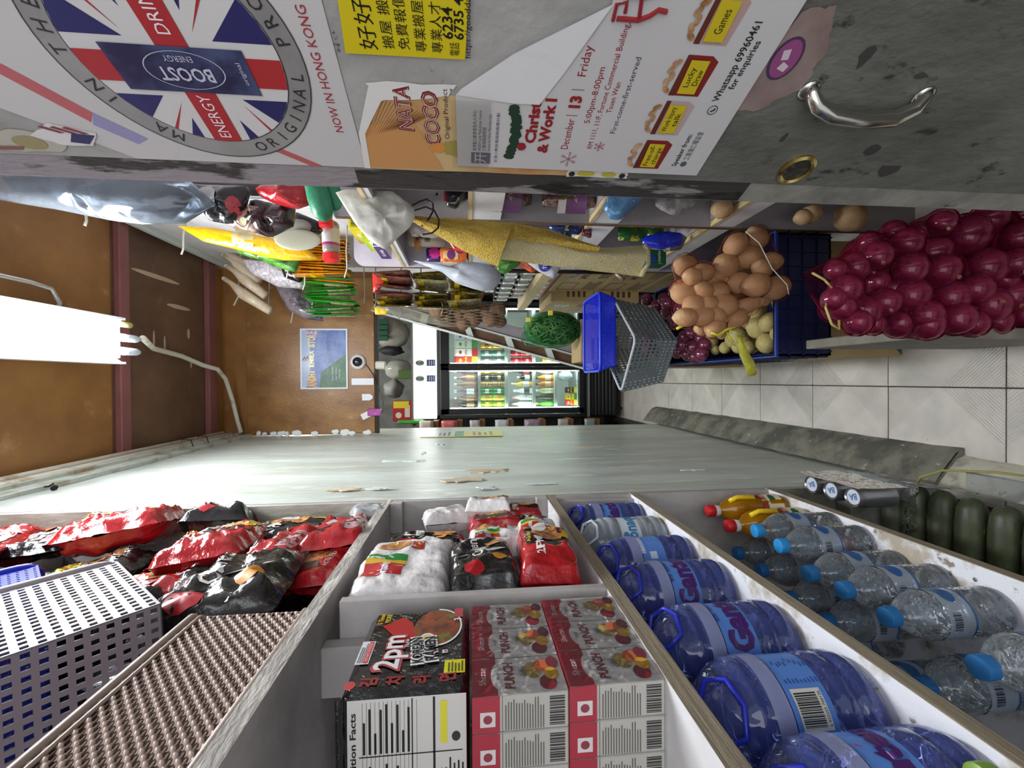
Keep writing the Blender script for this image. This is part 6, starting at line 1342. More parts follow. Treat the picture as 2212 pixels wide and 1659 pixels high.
bay('dark blue packet with lettering behind the towel', [(0.549, 1.331), (0.547, 1.197), (0.505, 1.209), (0.512, 1.315)], 1.50, .02, foil('#1d2f6a'), 30, pband('#22355f', -.05, -.02, .05, .02, 'TRUI', '#c9cbb0'))
bay('brown and gold packet next to the dark blue one', [(0.547, 1.197), (0.545, 1.164), (0.493, 1.174), (0.505, 1.207)], 1.50, .02, foil('#5a2230'), 31)
bay('green and yellow bag with dark lettering right of the white shelf edge', [(0.562, 1.058), (0.558, 0.945), (0.504, 0.954), (0.505, 1.059)], 1.55, .02, mat('green_yellow_print', '#245c2a', .3, col2='#d9c62a', vs=16, lo=.5, hi=.55, coat=.5), 32, lambda b, S: (b.use(ink('#2a2a14')), b.ptext(S, 'Oats', .0, -.01, .03, w=.05, lift=.003)))
bay('second green and yellow bag with leaf pattern, to the right', [(0.573, 0.932), (0.568, 0.860), (0.533, 0.879), (0.531, 0.936)], 1.58, .02, mat('green_yellow_print', '#245c2a', .3), 33)
bay('shiny royal blue packet with white edge by the lowest white shelf', [(0.504, 0.993), (0.526, 0.898), (0.521, 0.826), (0.478, 0.847), (0.460, 0.915), (0.471, 0.980)], 1.50, .02, foil('#1b2fc9'), 34, lambda b, S: (b.use(ink('#d9dade')), b.ppoly(S, [(-.04, -.02), (.05, -.045), (.06, -.03), (-.03, -.005)], .003)))
b = MB(ink('#1f5a33')); q = [(0.492, 0.939), (0.435, 0.852)]; b.bbox((q[1][0], 1.60, q[1][1]), (q[0][0], 1.66, q[0][1]), .003); f = plane(((q[0][0] + q[1][0]) / 2, 1.5996, (q[0][1] + q[1][1]) / 2), (1, 0, 0), (0, 0, 1)); b.use(ink('#23508f')); b.pell(f, -.01, .015, .02, .018, .0008); b.use(ink('#e6e9e6')); b.ptext(f, 'J CHATKA', .0, -.015, .013, w=.05, lift=.001, bold=.02)
tag(b.build('snack_box'), 'small green box with white lettering under the towel end', 'box')
bay('grey plastic packet under the royal blue one', [(0.526, 0.870), (0.535, 0.787), (0.480, 0.816), (0.470, 0.888)], 1.56, .02, mat('grey_film', '#6a6660', .3, bump=.5), 35)
# goods in the near bay, mostly hidden by the door edge
for i, (px_, lb) in enumerate((([(0.589, 1.564), (0.589, 1.400), (0.543, 1.403), (0.541, 1.559)], 'left date packet with white and purple label behind the door edge'), ([(0.593, 1.373), (0.594, 1.177), (0.541, 1.193), (0.544, 1.368)], 'right date packet with white and purple label behind the door edge'))):
    cushion('date_packet', lb, 'packet', px_, 1.36, .03, mat('dates', '#4a2f28', .25, col2='#8f6a5a', vs=50, coat=.7, bump=.8, bs=60), seed=40 + i, group='date packets on the near divider', prints=lambda b, S: (b.use(ink('#cfc8c4')), b.prect(S, -.045, .02, .04, .045, nx=3, ny=3, lift=.003), b.use(ink('#7a4a78')), b.prect(S, -.045, -.045, .04, .018, nx=3, ny=3, lift=.003), b.use(ink('#d9c9d6')), b.ptext(S, 'DATES', -.005, -.01, .014, w=.05, lift=.004), b.use(ink('#5a4a1a')), b.pell(S, .0, .032, .012, .009, .004)))
cushion('snack_bag', 'red and black packet on the near divider above the date packets', 'packet', [(0.593, 1.673), (0.593, 1.593), (0.561, 1.602), (0.531, 1.638), (0.536, 1.665)], 1.37, .02, K, seed=43, prints=lambda b, S: (b.use(ink('#b8222f')), b.ppoly(S, [(-.01, .04), (.045, .04), (.0, -.035)], .003)))
cushion('snack_bag', 'blue and silver faceted bag leaning from behind the door edge', 'packet', [(0.486, 1.218), (0.522, 1.207), (0.536, 1.166), (0.538, 1.084), (0.505, 1.112), (0.456, 1.167), (0.458, 1.197)], 1.22, .025, foil('#4f7fa8', .25), seed=44, prints=lambda b, S: (b.use(ink('#dbe4ee')), b.ppoly(S, [(-.0, .045), (.05, .06), (.04, -.02), (-.0, -.03)], .003)))
cushion('paper_sheet', 'crumpled printed white paper bag behind the door edge', 'packet', [(0.563, 1.027), (0.565, 0.886), (0.535, 0.902), (0.508, 0.947), (0.507, 0.976), (0.529, 1.027)], 1.30, .015, mat('newsprint', '#b3afac', .6, col2='#7f7b79', vs=60), seed=45)

# hook panel goods
hk = mat('hook_white', '#c9c4b4', .35)
hooks = []
for i, (q, lb) in enumerate((([(0.631, 1.750, 2.994), (0.592, 1.750, 2.991), (0.575, 1.750, 2.998)], 'short white hook poking out under the cloudy bag'), ([(0.691, 2.200, 2.932), (0.626, 2.200, 2.933), (0.600, 2.200, 2.942)], 'white hook holding the long yellow packet'), ([(0.729, 2.750, 2.956), (0.510, 2.750, 2.963), (0.454, 2.750, 2.990)], 'long white hook in front of the beige sticks'), ([(0.744, 2.800, 2.914), (0.632, 2.800, 2.920), (0.561, 2.800, 2.948)], 'second white hook between the beige sticks'), ([(0.645, 2.850, 2.829), (0.467, 2.850, 2.837), (0.427, 2.850, 2.854)], 'white hook holding the dark bags'), ([(0.659, 2.900, 2.700), (0.424, 2.900, 2.713), (0.371, 2.900, 2.725)], 'white hook nearest the wall poster'), ([(0.643, 2.400, 2.453), (0.510, 2.400, 2.459), (0.483, 2.400, 2.469)], 'hook through the row of yellow packets'), ([(0.487, 2.600, 2.488), (0.413, 2.600, 2.492)], 'hook through the row of green packets'), ([(0.627, 2.200, 2.191), (0.549, 2.200, 2.188), (0.504, 2.200, 2.201)], 'hook beside the rounded board'), ([(0.661, 2.300, 2.502), (0.545, 2.300, 2.503), (0.517, 2.300, 2.512)], 'hook behind the pale paddle'), ([(0.647, 2.700, 2.225), (0.509, 2.700, 2.221), (0.467, 2.700, 2.226)], 'thin hook at the partition edge beside the green packets'),
     ([(0.575, 2.500, 2.116), (0.434, 2.500, 2.115), (0.400, 2.500, 2.130)], 'first thin hook through the golden packets'), ([(0.577, 2.500, 1.977), (0.375, 2.500, 1.979), (0.344, 2.500, 1.994)], 'second thin hook through the golden packets'), ([(0.578, 2.450, 1.862), (0.466, 2.450, 1.863)], 'third thin hook through the golden packets'), ([(0.533, 2.400, 1.743), (0.382, 2.400, 1.742), (0.352, 2.400, 1.752)], 'fourth thin hook through the golden packets'))):
    b = MB(hk if i < 11 else mat('hook_grey', '#8a857c', .3, metal=.6)); b.tube([V((.766, q[0][1] + .02, q[0][2]))] + [V(p) for p in q], .0048 if i < 3 else .0036, 6); tag(b.build('hook', smooth=True), lb, 'hook')
pale = mat('beige_stick', '#c3ab8e', .4, col2='#d8cbb5', vs=20)
for i, (q, lb) in enumerate((([(0.601, 2.700, 3.016), (0.575, 2.700, 2.976), (0.514, 2.700, 2.913), (0.416, 2.700, 2.759)], 'nearest beige peg shaped stick with round end'), ([(0.679, 2.720, 3.011), (0.653, 2.720, 2.972), (0.600, 2.720, 2.909), (0.506, 2.720, 2.793)], 'second beige peg shaped stick'), ([(0.747, 2.740, 3.038), (0.720, 2.740, 2.995), (0.672, 2.740, 2.943), (0.592, 2.740, 2.840)], 'third beige peg shaped stick'), ([(0.798, 2.760, 3.103), (0.771, 2.760, 3.056), (0.731, 2.760, 2.992), (0.678, 2.760, 2.888)], 'fourth beige peg shaped stick, highest'))):
    b = MB(pale); b.tube(q, [.013, .014, .032, .026], 12); b.use(mat('stick_hole', '#efe3cf', .5)); d = (V(q[0]) - V(q[1])).normalized(); b.ball(V(q[0]), .013, 10, 6); tag(b.build('wooden_peg', smooth=True), lb, 'peg', 'beige pegs hanging on white hooks')
cushion('clear_bag', 'clear sparkling bag of small grey goods above the beige pegs', 'bag', [(0.690, 2.874), (0.680, 2.726), (0.592, 2.525), (0.526, 2.513), (0.537, 2.677), (0.613, 2.826)], 2.6, .05, mat('sparkle', '#a89da3', .2, col2='#e0d9dd', vs=60, bump=.9, bs=80, coat=.6), seed=50)
cushion('dark_bag', 'black and grey netted bag hanging lowest beside the green packets', 'bag', [(0.590, 2.760), (0.569, 2.633), (0.459, 2.500), (0.362, 2.468), (0.375, 2.581), (0.435, 2.687)], 2.75, .05, mat('dark_netting', '#3a3638', .3, col2='#8a7f86', vs=12, coat=.5, bump=.5), seed=51)
cushion('dark_bag', 'black glossy bag between yellow and green packets', 'bag', [(0.654, 2.613), (0.656, 2.519), (0.582, 2.472), (0.527, 2.496), (0.556, 2.579)], 2.45, .04, foil('#1c1918'), seed=52)
orow = mat('orange_pack_film', '#d98a12', .25, coat=.5); brow = mat('spice_print', '#8f6a35', .35, col2='#5a3f20', vs=30)
for k in range(13):
    x = .720 - .0140 * k
    def pr(b, S, w, h): b.use(brow); b.prect(S, -w * .42, -h * .45, w * .42, -h * .05, nx=6, ny=5, lift=.001); b.use(ink('#e2c11c')); b.prect(S, -w * .42, h * .12, w * .42, h * .2, nx=6, ny=2, lift=.001)
    pack('spice_packet', 'yellow spice packet on the upper hook row, %s from the hook panel' % ORD[k], 'yellow spice packets on a hook', (x, 2.36, 2.36 + .006 * sin(k)), (3 * sin(k * 2.1), 3 * cos(k), 4 * sin(k)), .085, .27, .009, orow, pr, 120 + k, nx=8, ny=10, R=AISLE_R)
for k in range(15):
    x = .610 - .0170 * k
    def pr(b, S, w, h): b.use(mat('nut_print', '#a5744a', .35, col2='#d5c3a8', vs=45)); b.prect(S, -w * .42, -h * .40, w * .42, h * .05, nx=6, ny=5, lift=.001)
    pack('herb_packet', 'green herb packet on the lower hook row, %s from the hook panel' % ORD[k] if k != 3 else 'single yellow packet in the row of green ones', 'green herb packets on a hook' if k != 3 else None, (x, 2.56 + .01 * sin(k * 3), 2.395 + .012 * sin(k * 1.7) - .003 * k), (5 * sin(k * 2.1), 4 * cos(k), 6 * sin(k)), .10, .28, .013, foil('#2f8a28', .25) if k != 3 else orow, pr, 140 + k, nx=8, ny=10, R=AISLE_R)
# golden packets beyond the rounded board
gold = mat('gold_foil', '#8f7b2a', .2, metal=.45, col2='#4a3a1c', vs=14, lo=.4, hi=.6, bump=.9, bs=50, coat=.6); gold2 = mat('gold_foil_bright', '#b9a55a', .18, metal=.6, col2='#e6dfb8', vs=16, bump=.9, bs=50); brn = mat('brown_beans', '#5a2a24', .4, col2='#8a5a4a', vs=40)
for col_ in range(3):
    for k in range(9):
        x = .555 - .021 * k; z = 1.985 - col_ * .185; m_ = (brn if col_ == 0 and k < 7 else gold if (k + col_) % 3 else gold2)
        def pr(b, S, w, h): b.use(ink('#c9ab22')); b.prect(S, -w * .4, h * .22, w * .4, h * .38, nx=5, ny=2, lift=.001)
        pack('lentil_packet', ('dark bean packet in the highest hanging row', 'golden packet in the middle hanging row', 'golden packet in the lowest hanging row')[col_] + ', %s from the wall side' % ORD[k], ('dark bean packets on a hook', 'golden packets on the middle hook', 'golden packets on the last hook')[col_], (x + .01 * sin(k + col_), 2.35 + .03 * (col_ % 2), z + .006 * sin(k * 2)), (12 * sin(k * 1.3), 5 * cos(k), 5 * sin(k * 1.9)), .16, .175, .017, m_, pr, 170 + k + col_ * 10, nx=8, ny=8, R=AISLE_R)
cushion('plastic_film', 'clear glossy sleeve hanging over the ladder top', 'bag', [(0.433, 2.145), (0.422, 1.968), (0.346, 1.738), (0.321, 1.608), (0.289, 1.635), (0.320, 1.816), (0.360, 2.020)], 2.5, .015, film('sleeve_clear', '#d9d7c9', .18, .1, bump=1, bs=30, edge=.3), seed=60)
for i, (q, lb) in enumerate((([(0.562, 2.095), (0.558, 2.039), (0.506, 2.030), (0.438, 2.091)], 'small red and yellow packet at the edge of the plywood partition'), ([(0.415, 2.125), (0.401, 2.045), (0.370, 2.055), (0.369, 2.120)], 'little bright yellow label under the bean packets'))):
    cushion('label_packet', lb, 'packet', q, 2.32 if i == 0 else 2.5, .01, foil('#c2322a') if i == 0 else foil('#d9b51c'), seed=61 + i)

# timber shelf with spice jars, milk cartons below
b = MB(wood); b.bbox((.53, 2.10, 1.175), (.575, 3.3, 1.235), .003); b.use(grey_lam); b.box((.575, 2.08, 1.21), (.88, 3.3, 1.23))
tag(b.build('timber_shelf'), 'pale timber shelf carrying the black lidded spice jars', 'shelf')
n = 0
for r_, (z, xs_) in enumerate(((1.236, (.60, .665)), (1.335, (.585, .65)), (1.434, (.60,)))):
    for c, x in enumerate(xs_):
        for d in range(7 - 2 * (r_ == 2)):
            n += 1
            t = thing('spice_jar', ('black lidded spice jar on the timber shelf', 'black lidded spice jar of the middle tier', 'black lidded spice jar of the top tier')[r_] + ', %s from the front%s' % (ORD[d], ', inner row' if c else ''), 'jar', (x, 2.20 + .135 * d + .03 * r_, z), group='black lidded spice jars, tier %s' % ('one', 'two', 'three')[r_])
            b = MB(film('jar_glass', '#e3e4de', .45, .06, bump=.2, edge=.3)); b.bbox((-.029, -.029, 0), (.029, .029, .076), .006); b.build('body', t)
            b = MB(pl('#161618', .35)); b.bbox((-.030, -.030, .076), (.030, .030, .096), .003); b.build('lid', t)
            b = MB(ink('#b9c8b4' if c % 2 else '#d5d8d2')); b.box((-.0298, -.020, .015), (-.0293, .020, .062)); b.box((-.020, -.0298, .015), (.020, -.0293, .062)); b.use(ink('#26302a')); b.plines(plane((0, -.0302, .038), (1, 0, 0), (0, 0, 1)), -.014, -.016, .014, .016, 4, lift=.0002); b.plines(plane((-.0302, 0, .038), (0, -1, 0), (0, 0, 1)), -.014, -.016, .014, .016, 4, lift=.0002)
            b.build('label', t)
cb = mat('cardboard', '#b39a6d', .7, col2='#a58b5e', vs=5); cbd = ink('#4a4030')
def milk(x, y0, y1, z0, z1, label, shade=0):
    b = MB(cb); b.bbox((x, y0, z0), (x + .30, y1, z1), .003)
    f = plane((x - .0004, (y0 + y1) / 2, (z0 + z1) / 2), (0, -1, 0), (0, 0, 1)); w_, h_ = y1 - y0, z1 - z0
    b.use(cbd); b.ptext(f, 'PURE\nMILK' if False else 'PURE', w_ * .16, h_ * .26, h_ * .17, w=w_ * .26, lift=.0006, bold=.04); b.ptext(f, 'MILK', w_ * .16, h_ * .06, h_ * .20, w=w_ * .26, lift=.0006, bold=.04)
    b.plines(f, -w_ * .4, -h_ * .42, -w_ * .05, -h_ * .15, 4, lift=.0005); b.plines(f, w_ * .05, -h_ * .42, w_ * .4, -h_ * .22, 3, lift=.0005, seed=5)
    for (a0, c0, a1, c1) in ((-.42, .02, -.12, .38),):
        for (p, q, r, s_) in ((a0, c0, a1, c0 + .02), (a0, c1 - .02, a1, c1), (a0, c0, a0 + .012, c1), (a1 - .012, c0, a1, c1)): b.prect(f, p * w_, q * h_, r * w_, s_ * h_, lift=.0005)
    b.use(mat('box_tape', '#a8977a', .2)); b.box((x + .13, y0 - .0006, z0), (x + .18, y1 + .0006, z1 + .0008))
    b.use(cbd); f = plane((x + .15, y0 - .0006, (z0 + z1) / 2), (1, 0, 0), (0, 0, 1)); b.plines(f, -.12, -h_ * .3, -.02, h_ * .2, 4, lift=.0005)
    tag(b.build('milk_carton_box'), label, 'box')
milk(.56, 2.08, 2.72, .82, 1.10, 'cardboard milk box on top of the near stack beside the shelf unit'); milk(.56, 2.08, 2.72, .535, .817, 'cardboard milk box in the middle of the near stack'); milk(.56, 2.08, 2.72, .25, .532, 'cardboard milk box low in the near stack behind the crates')
milk(.50, 2.75, 3.22, .80, 1.08, 'cardboard milk box of the far stack, its top edge lit'); milk(.50, 2.75, 3.22, .50, .797, 'lower cardboard milk box of the far stack')
b = MB(ink('#8f1f26')); b.bbox((.575, 2.12, 1.105), (.85, 3.1, 1.172), .003); b.use(ink('#e0dcdc'))
for k in range(8): b.pell(plane((.5745, 2.2 + k * .12, 1.14), (0, -1, 0), (0, 0, 1)), 0, 0, .022, .018, .0008, 14)
tag(b.build('red_box'), 'dark red box with a row of white ovals on the milk boxes', 'box')
b = MB(dark); b.box((.55, 2.75, .15), (.85, 3.3, .49)); tag(b.build('black_crate'), 'black crate under the far milk boxes', 'crate')

# produce ------------------------------------------------------------
def veg(name, label, cat, c, r, m, group, seed, dents=.12, tuft=None, parent=None):
    rd = random.Random(seed); rot = Matrix.Rotation(rd.random() * 6.28, 3, 'Z') @ Matrix.Rotation(rd.random() * 1.2 - .6, 3, 'X')
    b = MB(m); ph = V((seed * 1.3, seed * .7, 0))
    b.ball((0, 0, 0), r, 14, 9, fn=lambda d: 1 + dents * noise.noise(d * 1.3 + ph) + dents * .35 * noise.noise(d * 4 + ph), M=rot)
    if tuft:
        b.use(tuft); d = (rot @ V((.3 * rd.random(), -.9, .4 * rd.random()))).normalized() if rd.random() < .6 else V((-.6, -.7, .3)).normalized()
        mr = min(r); a = d.orthogonal().normalized(); q = d.cross(a)
        for k in range(6):
            e_ = (a * cos(k) + q * sin(k)) * .5 + d; b.tube([d * mr * .97, d * mr * .97 + e_ * mr * .14, d * mr * .97 + e_ * mr * .22 + a * .003], [.0022, .0014, .0006], 4)
    o = b.build(name, loc=(0, 0, 0), smooth=True); o.location = c
    return tag(o, label, cat, group)
pot = mat('potato_skin', '#c4a37b', .6, col2='#ae8860', vs=9, col3='#6f4d33', vs3=60, lo3=.70, hi3=.75, bump=.2, bs=90)
pot2 = mat('pale_potato', '#b3a36a', .6, col2='#94854e', vs=14, col3='#4d4727', vs3=50, lo3=.66, hi3=.72, bump=.3, bs=90)
oni = mat('onion_skin', '#571a33', .18, col2='#7d3350', vs=16, lo=.45, hi=.6, col3='#35101f', vs3=30, lo3=.58, hi3=.7, coat=.4, stretch=(1, 1, .3))
tuftm = mat('onion_root', '#b09a75', .8)
PT = [(0.424, 1.310, 0.759), (0.383, 1.310, 0.715), (0.358, 1.310, 0.791), (0.332, 1.310, 0.871), (0.268, 1.310, 0.932), (0.281, 1.310, 0.868), (0.272, 1.310, 0.824), (0.304, 1.310, 0.748), (0.298, 1.310, 0.694), (0.289, 1.310, 0.625), (0.231, 1.310, 0.802), (0.234, 1.310, 0.720), (0.230, 1.310, 0.899), (0.197, 1.310, 0.871), (0.193, 1.310, 0.925), (0.201, 1.310, 0.824), (0.191, 1.310, 0.759), (0.160, 1.310, 0.829), (0.321, 1.310, 0.903), (0.447, 1.310, 0.689), (0.371, 1.310, 0.645), (0.350, 1.310, 0.672), (0.238, 1.310, 0.850), (0.160, 1.310, 0.871), (0.313, 1.310, 0.805), (0.378, 1.310, 0.743), (0.318, 1.310, 0.836), (0.262, 1.310, 0.666)]
PR = [.036, .04, .040, .033, .034, .03, .034, .033, .039, .040, .041, .032, .03, .030, .031, .03, .033, .03, .028, .036, .032, .03, .026, .025, .026, .04, .035, .03]
rd = random.Random(9)
PB = []
for i, (p, r) in enumerate(zip(PT, PR)):
    yy = (1.30 + .05 * rd.random() if i < 23 else 1.37); k = yy / 1.31; c = (p[0] * k, yy, 1.6 + (p[2] - 1.6) * k); PB.append((V(c), r))
    e = (r * (1.0 + .1 * rd.random()), r * .95, r * (1.12 + .15 * rd.random())) if i != 11 else (r * .75, r * .9, r * 1.75)
    veg('potato', 'brown potato among those in the netted bag over the blue crate', 'potato', c, e, pot, 'potatoes in the pink netted bag', 500 + i)
for i in range(16):   # the bag's far side
    c = V((.24 + .15 * rd.random(), 1.42 + .05 * rd.random(), .64 + .24 * rd.random())); veg('potato', 'brown potato at the back of the netted bag', 'potato', c, (.036, .036, .042), pot, 'potatoes at the back of the netted bag', 540 + i); PB.append((c, .038))
def netbag(balls, m, name, label, n=56, nz=46, grow=1.05, ex=.004):
    cx = sum(c.x for c, r in balls) / len(balls); cy = sum(c.y for c, r in balls) / len(balls)
    z0 = min(c.z - r for c, r in balls) - .003; z1 = max(c.z + r for c, r in balls) + .003
    R = [[.004] * n for _ in range(nz + 1)]
    for j in range(nz + 1):
        z = z0 + (z1 - z0) * j / nz
        for k in range(n):
            dx, dy = cos(2 * pi * k / n), sin(2 * pi * k / n); best = .004
            for c, r in balls:
                rr = r * grow + ex; dz = z - c.z
                if abs(dz) >= rr: continue
                q = rr * rr - dz * dz; ax, ay = c.x - cx, c.y - cy; pr_ = ax * dx + ay * dy; h2 = ax * ax + ay * ay - pr_ * pr_
                if h2 < q: best = max(best, pr_ + sqrt(q - h2))
            R[j][k] = best
    for it in range(3):
        R2 = [row[:] for row in R]
        for j in range(nz + 1):
            for k in range(n):
                a = [R[max(j - 1, 0)][k], R[min(j + 1, nz)][k], R[j][k - 1], R[j][(k + 1) % n]]; R2[j][k] = max(R[j][k], sum(a) / 4)
        R = R2
    b = MB(m); b.add([(cx + R[j][k] * cos(2 * pi * k / n), cy + R[j][k] * sin(2 * pi * k / n), z0 + (z1 - z0) * j / nz) for j in range(nz + 1) for k in range(n)], [(j * n + k, j * n + (k + 1) % n, (j + 1) * n + (k + 1) % n, (j + 1) * n + k) for j in range(nz) for k in range(n)])
    return tag(b.build(name, smooth=True), label, 'net bag')
netbag(PB, film('pink_net', '#c9705c', .015, .5, gloss='#d99a88', bump=0, edge=.07, ior=1.03, tint='#fbf1ed'), 'net_bag', 'thin pink net around the brown potatoes')
b = MB(mat('string_white', '#d9cfc4', .6)); b.tube([(0.441, 1.240, 0.774), (0.408, 1.240, 0.730), (0.332, 1.240, 0.689), (0.284, 1.240, 0.641), (0.255, 1.240, 0.635)], .0016, 5); tag(b.build('string', smooth=True), 'white string hanging over the brown potatoes', 'string')
yel = mat('yellow_tie', '#d9cf2a', .3)
for i, (q, r, lb) in enumerate((([(0.137, 1.220, 0.896), (0.128, 1.220, 0.875), (0.145, 1.220, 0.846), (0.153, 1.220, 0.820)], .0035, 'flat yellow ribbon tied under the potato bag'), ([(0.149, 1.240, 0.989), (0.158, 1.240, 0.972)], .0045, 'short yellow tie end beside the grey basket'), ([(0.151, 1.300, 0.799), (0.131, 1.300, 0.790), (0.117, 1.300, 0.774)], .003, 'thin yellow tie above the pale potatoes'))):
    b = MB(yel); b.tube(q, r, 6); tag(b.build('yellow_tie', smooth=True), lb, 'tie')
# blue crates
cblue = mat('crate_blue', '#161f4c', .4, col2='#121a42', vs=5); crim = mat('crate_rim', '#2f418f', .35)
def crate(x0, x1, y0, y1, z0, z1, label):
    t = thing('plastic_crate', label, 'crate', ((x0 + x1) / 2, (y0 + y1) / 2, z0)); W_, L_, H_ = x1 - x0, y1 - y0, z1 - z0; a, c = W_ / 2, L_ / 2; th = .006
    for nm, lo, hi in (('side_wall', (-a + .006, -c + .006, 0), (a - .006, -c + .006 + th, H_)), ('side_wall', (-a + .006, c - .006 - th, 0), (a - .006, c - .006, H_)), ('side_wall', (-a + .006, -c + .006, 0), (-a + .006 + th, c - .006, H_)), ('side_wall', (a - .006 - th, -c + .006, 0), (a - .006, c - .006, H_)), ('base', (-a + .006, -c + .006, 0), (a - .006, c - .006, .008))):
        b = MB(cblue); b.box(lo, hi)
        if nm == 'side_wall':
            if hi[0] - lo[0] > hi[1] - lo[1]:
                s_ = -1 if lo[1] < 0 else 1; yy = lo[1] if s_ < 0 else hi[1]
                for k in range(9): x = -a + .02 + k * (W_ - .04) / 8; b.box((x - .002, min(yy, yy + s_ * .006), 0), (x + .002, max(yy, yy + s_ * .006), H_ * .92))
                for zz in (.25, .5, .75): b.box((-a, min(yy, yy + s_ * .006), H_ * zz - .002), (a, max(yy, yy + s_ * .006), H_ * zz + .002))
            else:
                s_ = -1 if lo[0] < 0 else 1; xx = lo[0] if s_ < 0 else hi[0]
                for k in range(11): y = -c + .02 + k * (L_ - .04) / 10; b.box((min(xx, xx + s_ * .006), y - .002, 0), (max(xx, xx + s_ * .006), y + .002, H_ * .92))
                for zz in (.25, .5, .75): b.box((min(xx, xx + s_ * .006), -c, H_ * zz - .002), (max(xx, xx + s_ * .006), c, H_ * zz + .002))
        b.build(nm, t)
    b = MB(crim)
    for lo, hi in (((-a, -c, H_ - .012), (a, -c + .012, H_)), ((-a, c - .012, H_ - .012), (a, c, H_)), ((-a, -c + .012, H_ - .012), (-a + .012, c - .012, H_)), ((a - .012, -c + .012, H_ - .012), (a, c - .012, H_))): b.bbox(lo, hi, .002)
    b.build('rim', t)
crate(.072, .50, 1.386, 1.885, .362, .57, 'blue crate of pale potatoes, on top beneath the netted bag'); crate(.072, .50, 1.91, 2.41, .28, .545, 'blue crate of red onions behind the pale potatoes')
crate(.085, .50, 1.90, 2.40, .01, .275, 'dark blue crate standing on the floor under the onion crate')
b = MB(cb); b.bbox((.081, 1.475, .003), (.50, 1.86, .360), .003); b.use(mat('box_print_green', '#3f5a52', .6)); b.ppoly(plane((.30, 1.4745, .1), (1, 0, 0), (0, 0, 1)), [(-.216, -.095), (.15, -.095), (.15, .06), (-.05, .04), (-.15, -.03)], .0004)
tag(b.build('cardboard_box'), 'brown cardboard box with a green printed patch standing on the tiles', 'box')
for i, (p, r) in enumerate(zip([(0.166, 1.825, 0.545), (0.130, 1.733, 0.545), (0.160, 1.697, 0.545), (0.167, 1.632, 0.545), (0.192, 1.525, 0.545), (0.129, 1.490, 0.545), (0.200, 1.448, 0.545), (0.247, 1.525, 0.545), (0.128, 1.656, 0.545), (0.119, 1.574, 0.545), (0.126, 1.807, 0.545), (0.158, 1.431, 0.545), (0.191, 1.740, 0.545), (0.141, 1.614, 0.545)], [.034, .026, .032, .040, .044, .038, .036, .034, .028, .03, .022, .03, .026, .03])):
    veg('pale_potato', 'pale round potato in the top blue crate with the yellow net', 'potato', (p[0], p[1], .545 - .01 * (i % 3)), (r, r, r * .95), pot2, 'pale potatoes in the blue crate', 600 + i)
for i in range(14): veg('pale_potato', 'pale potato lower in the top blue crate', 'potato', (.12 + .3 * rd.random(), 1.45 + .38 * rd.random(), .47), (.036, .036, .034), pot2, 'pale potatoes lower in the blue crate', 630 + i)
ynet = film('yellow_net', '#d9d62a', .30, .3, bump=.6, bs=200, edge=.3, tint='#f6f4a0')
b = MB(ynet); q = [(0.144, 1.340, 0.729), (0.110, 1.340, 0.724), (0.080, 1.340, 0.713), (0.050, 1.340, 0.696), (0.012, 1.340, 0.683)]; b.tube(q, [.006, .010, .014, .016, .014], 10); tag(b.build('yellow_net', smooth=True), 'yellow net tail hanging over the rim of the potato crate', 'net')
for i, p in enumerate([(0.434, 2.108, 0.600), (0.378, 2.093, 0.600), (0.303, 2.035, 0.600), (0.199, 1.957, 0.600), (0.181, 1.857, 0.600), (0.146, 1.885, 0.600), (0.103, 1.906, 0.600), (0.162, 1.976, 0.600), (0.118, 1.971, 0.600), (0.209, 1.906, 0.600), (0.149, 1.825, 0.600), (0.268, 2.040, 0.600), (0.225, 1.864, 0.600), (0.109, 1.818, 0.600)]):
    veg('red_onion', 'red onion in the crate behind the pale potatoes', 'onion', (p[0], p[1], .575 + .02 * (i % 2)), (.034, .034, .031), oni, 'red onions in the far blue crate', 660 + i, dents=.05, tuft=tuftm)
for i in range(22): veg('red_onion', 'red onion heaped under the grey basket', 'onion', (.13 + .32 * rd.random(), 1.97 + .38 * rd.random(), .56 + .07 * rd.random()), (.035, .035, .032), oni, 'red onions heaped under the grey basket', 690 + i, dents=.05)
# onion sack
ON = [(0.256, 0.930, 0.715), (0.284, 0.930, 0.658), (0.316, 0.930, 0.583), (0.255, 0.930, 0.575), (0.204, 0.930, 0.739), (0.224, 0.930, 0.658), (0.294, 0.930, 0.517), (0.252, 0.930, 0.496), (0.335, 0.930, 0.428), (0.262, 0.930, 0.381), (0.192, 0.930, 0.575), (0.176, 0.930, 0.638), (0.156, 0.930, 0.687), (0.163, 0.930, 0.747), (0.147, 0.930, 0.534), (0.189, 0.930, 0.470), (0.209, 0.930, 0.406), (0.171, 0.930, 0.363), (0.127, 0.930, 0.600), (0.130, 0.930, 0.707), (0.140, 0.930, 0.449), (0.195, 0.930, 0.311), (0.334, 0.930, 0.290), (0.363, 0.930, 0.492), (0.337, 0.930, 0.617), (0.233, 0.930, 0.328), (0.124, 0.930, 0.526), (0.272, 0.930, 0.298), (0.249, 0.930, 0.763), (0.128, 0.930, 0.406), (0.133, 0.930, 0.342), (0.342, 0.930, 0.551), (0.378, 0.930, 0.364), (0.383, 0.930, 0.286), (0.126, 0.930, 0.666), (0.313, 0.930, 0.679), (0.150, 0.930, 0.270), (0.206, 0.930, 0.616), (0.182, 0.930, 0.767), (0.217, 0.930, 0.235), (0.306, 0.930, 0.223), (0.373, 0.930, 0.236), (0.139, 0.930, 0.222)]
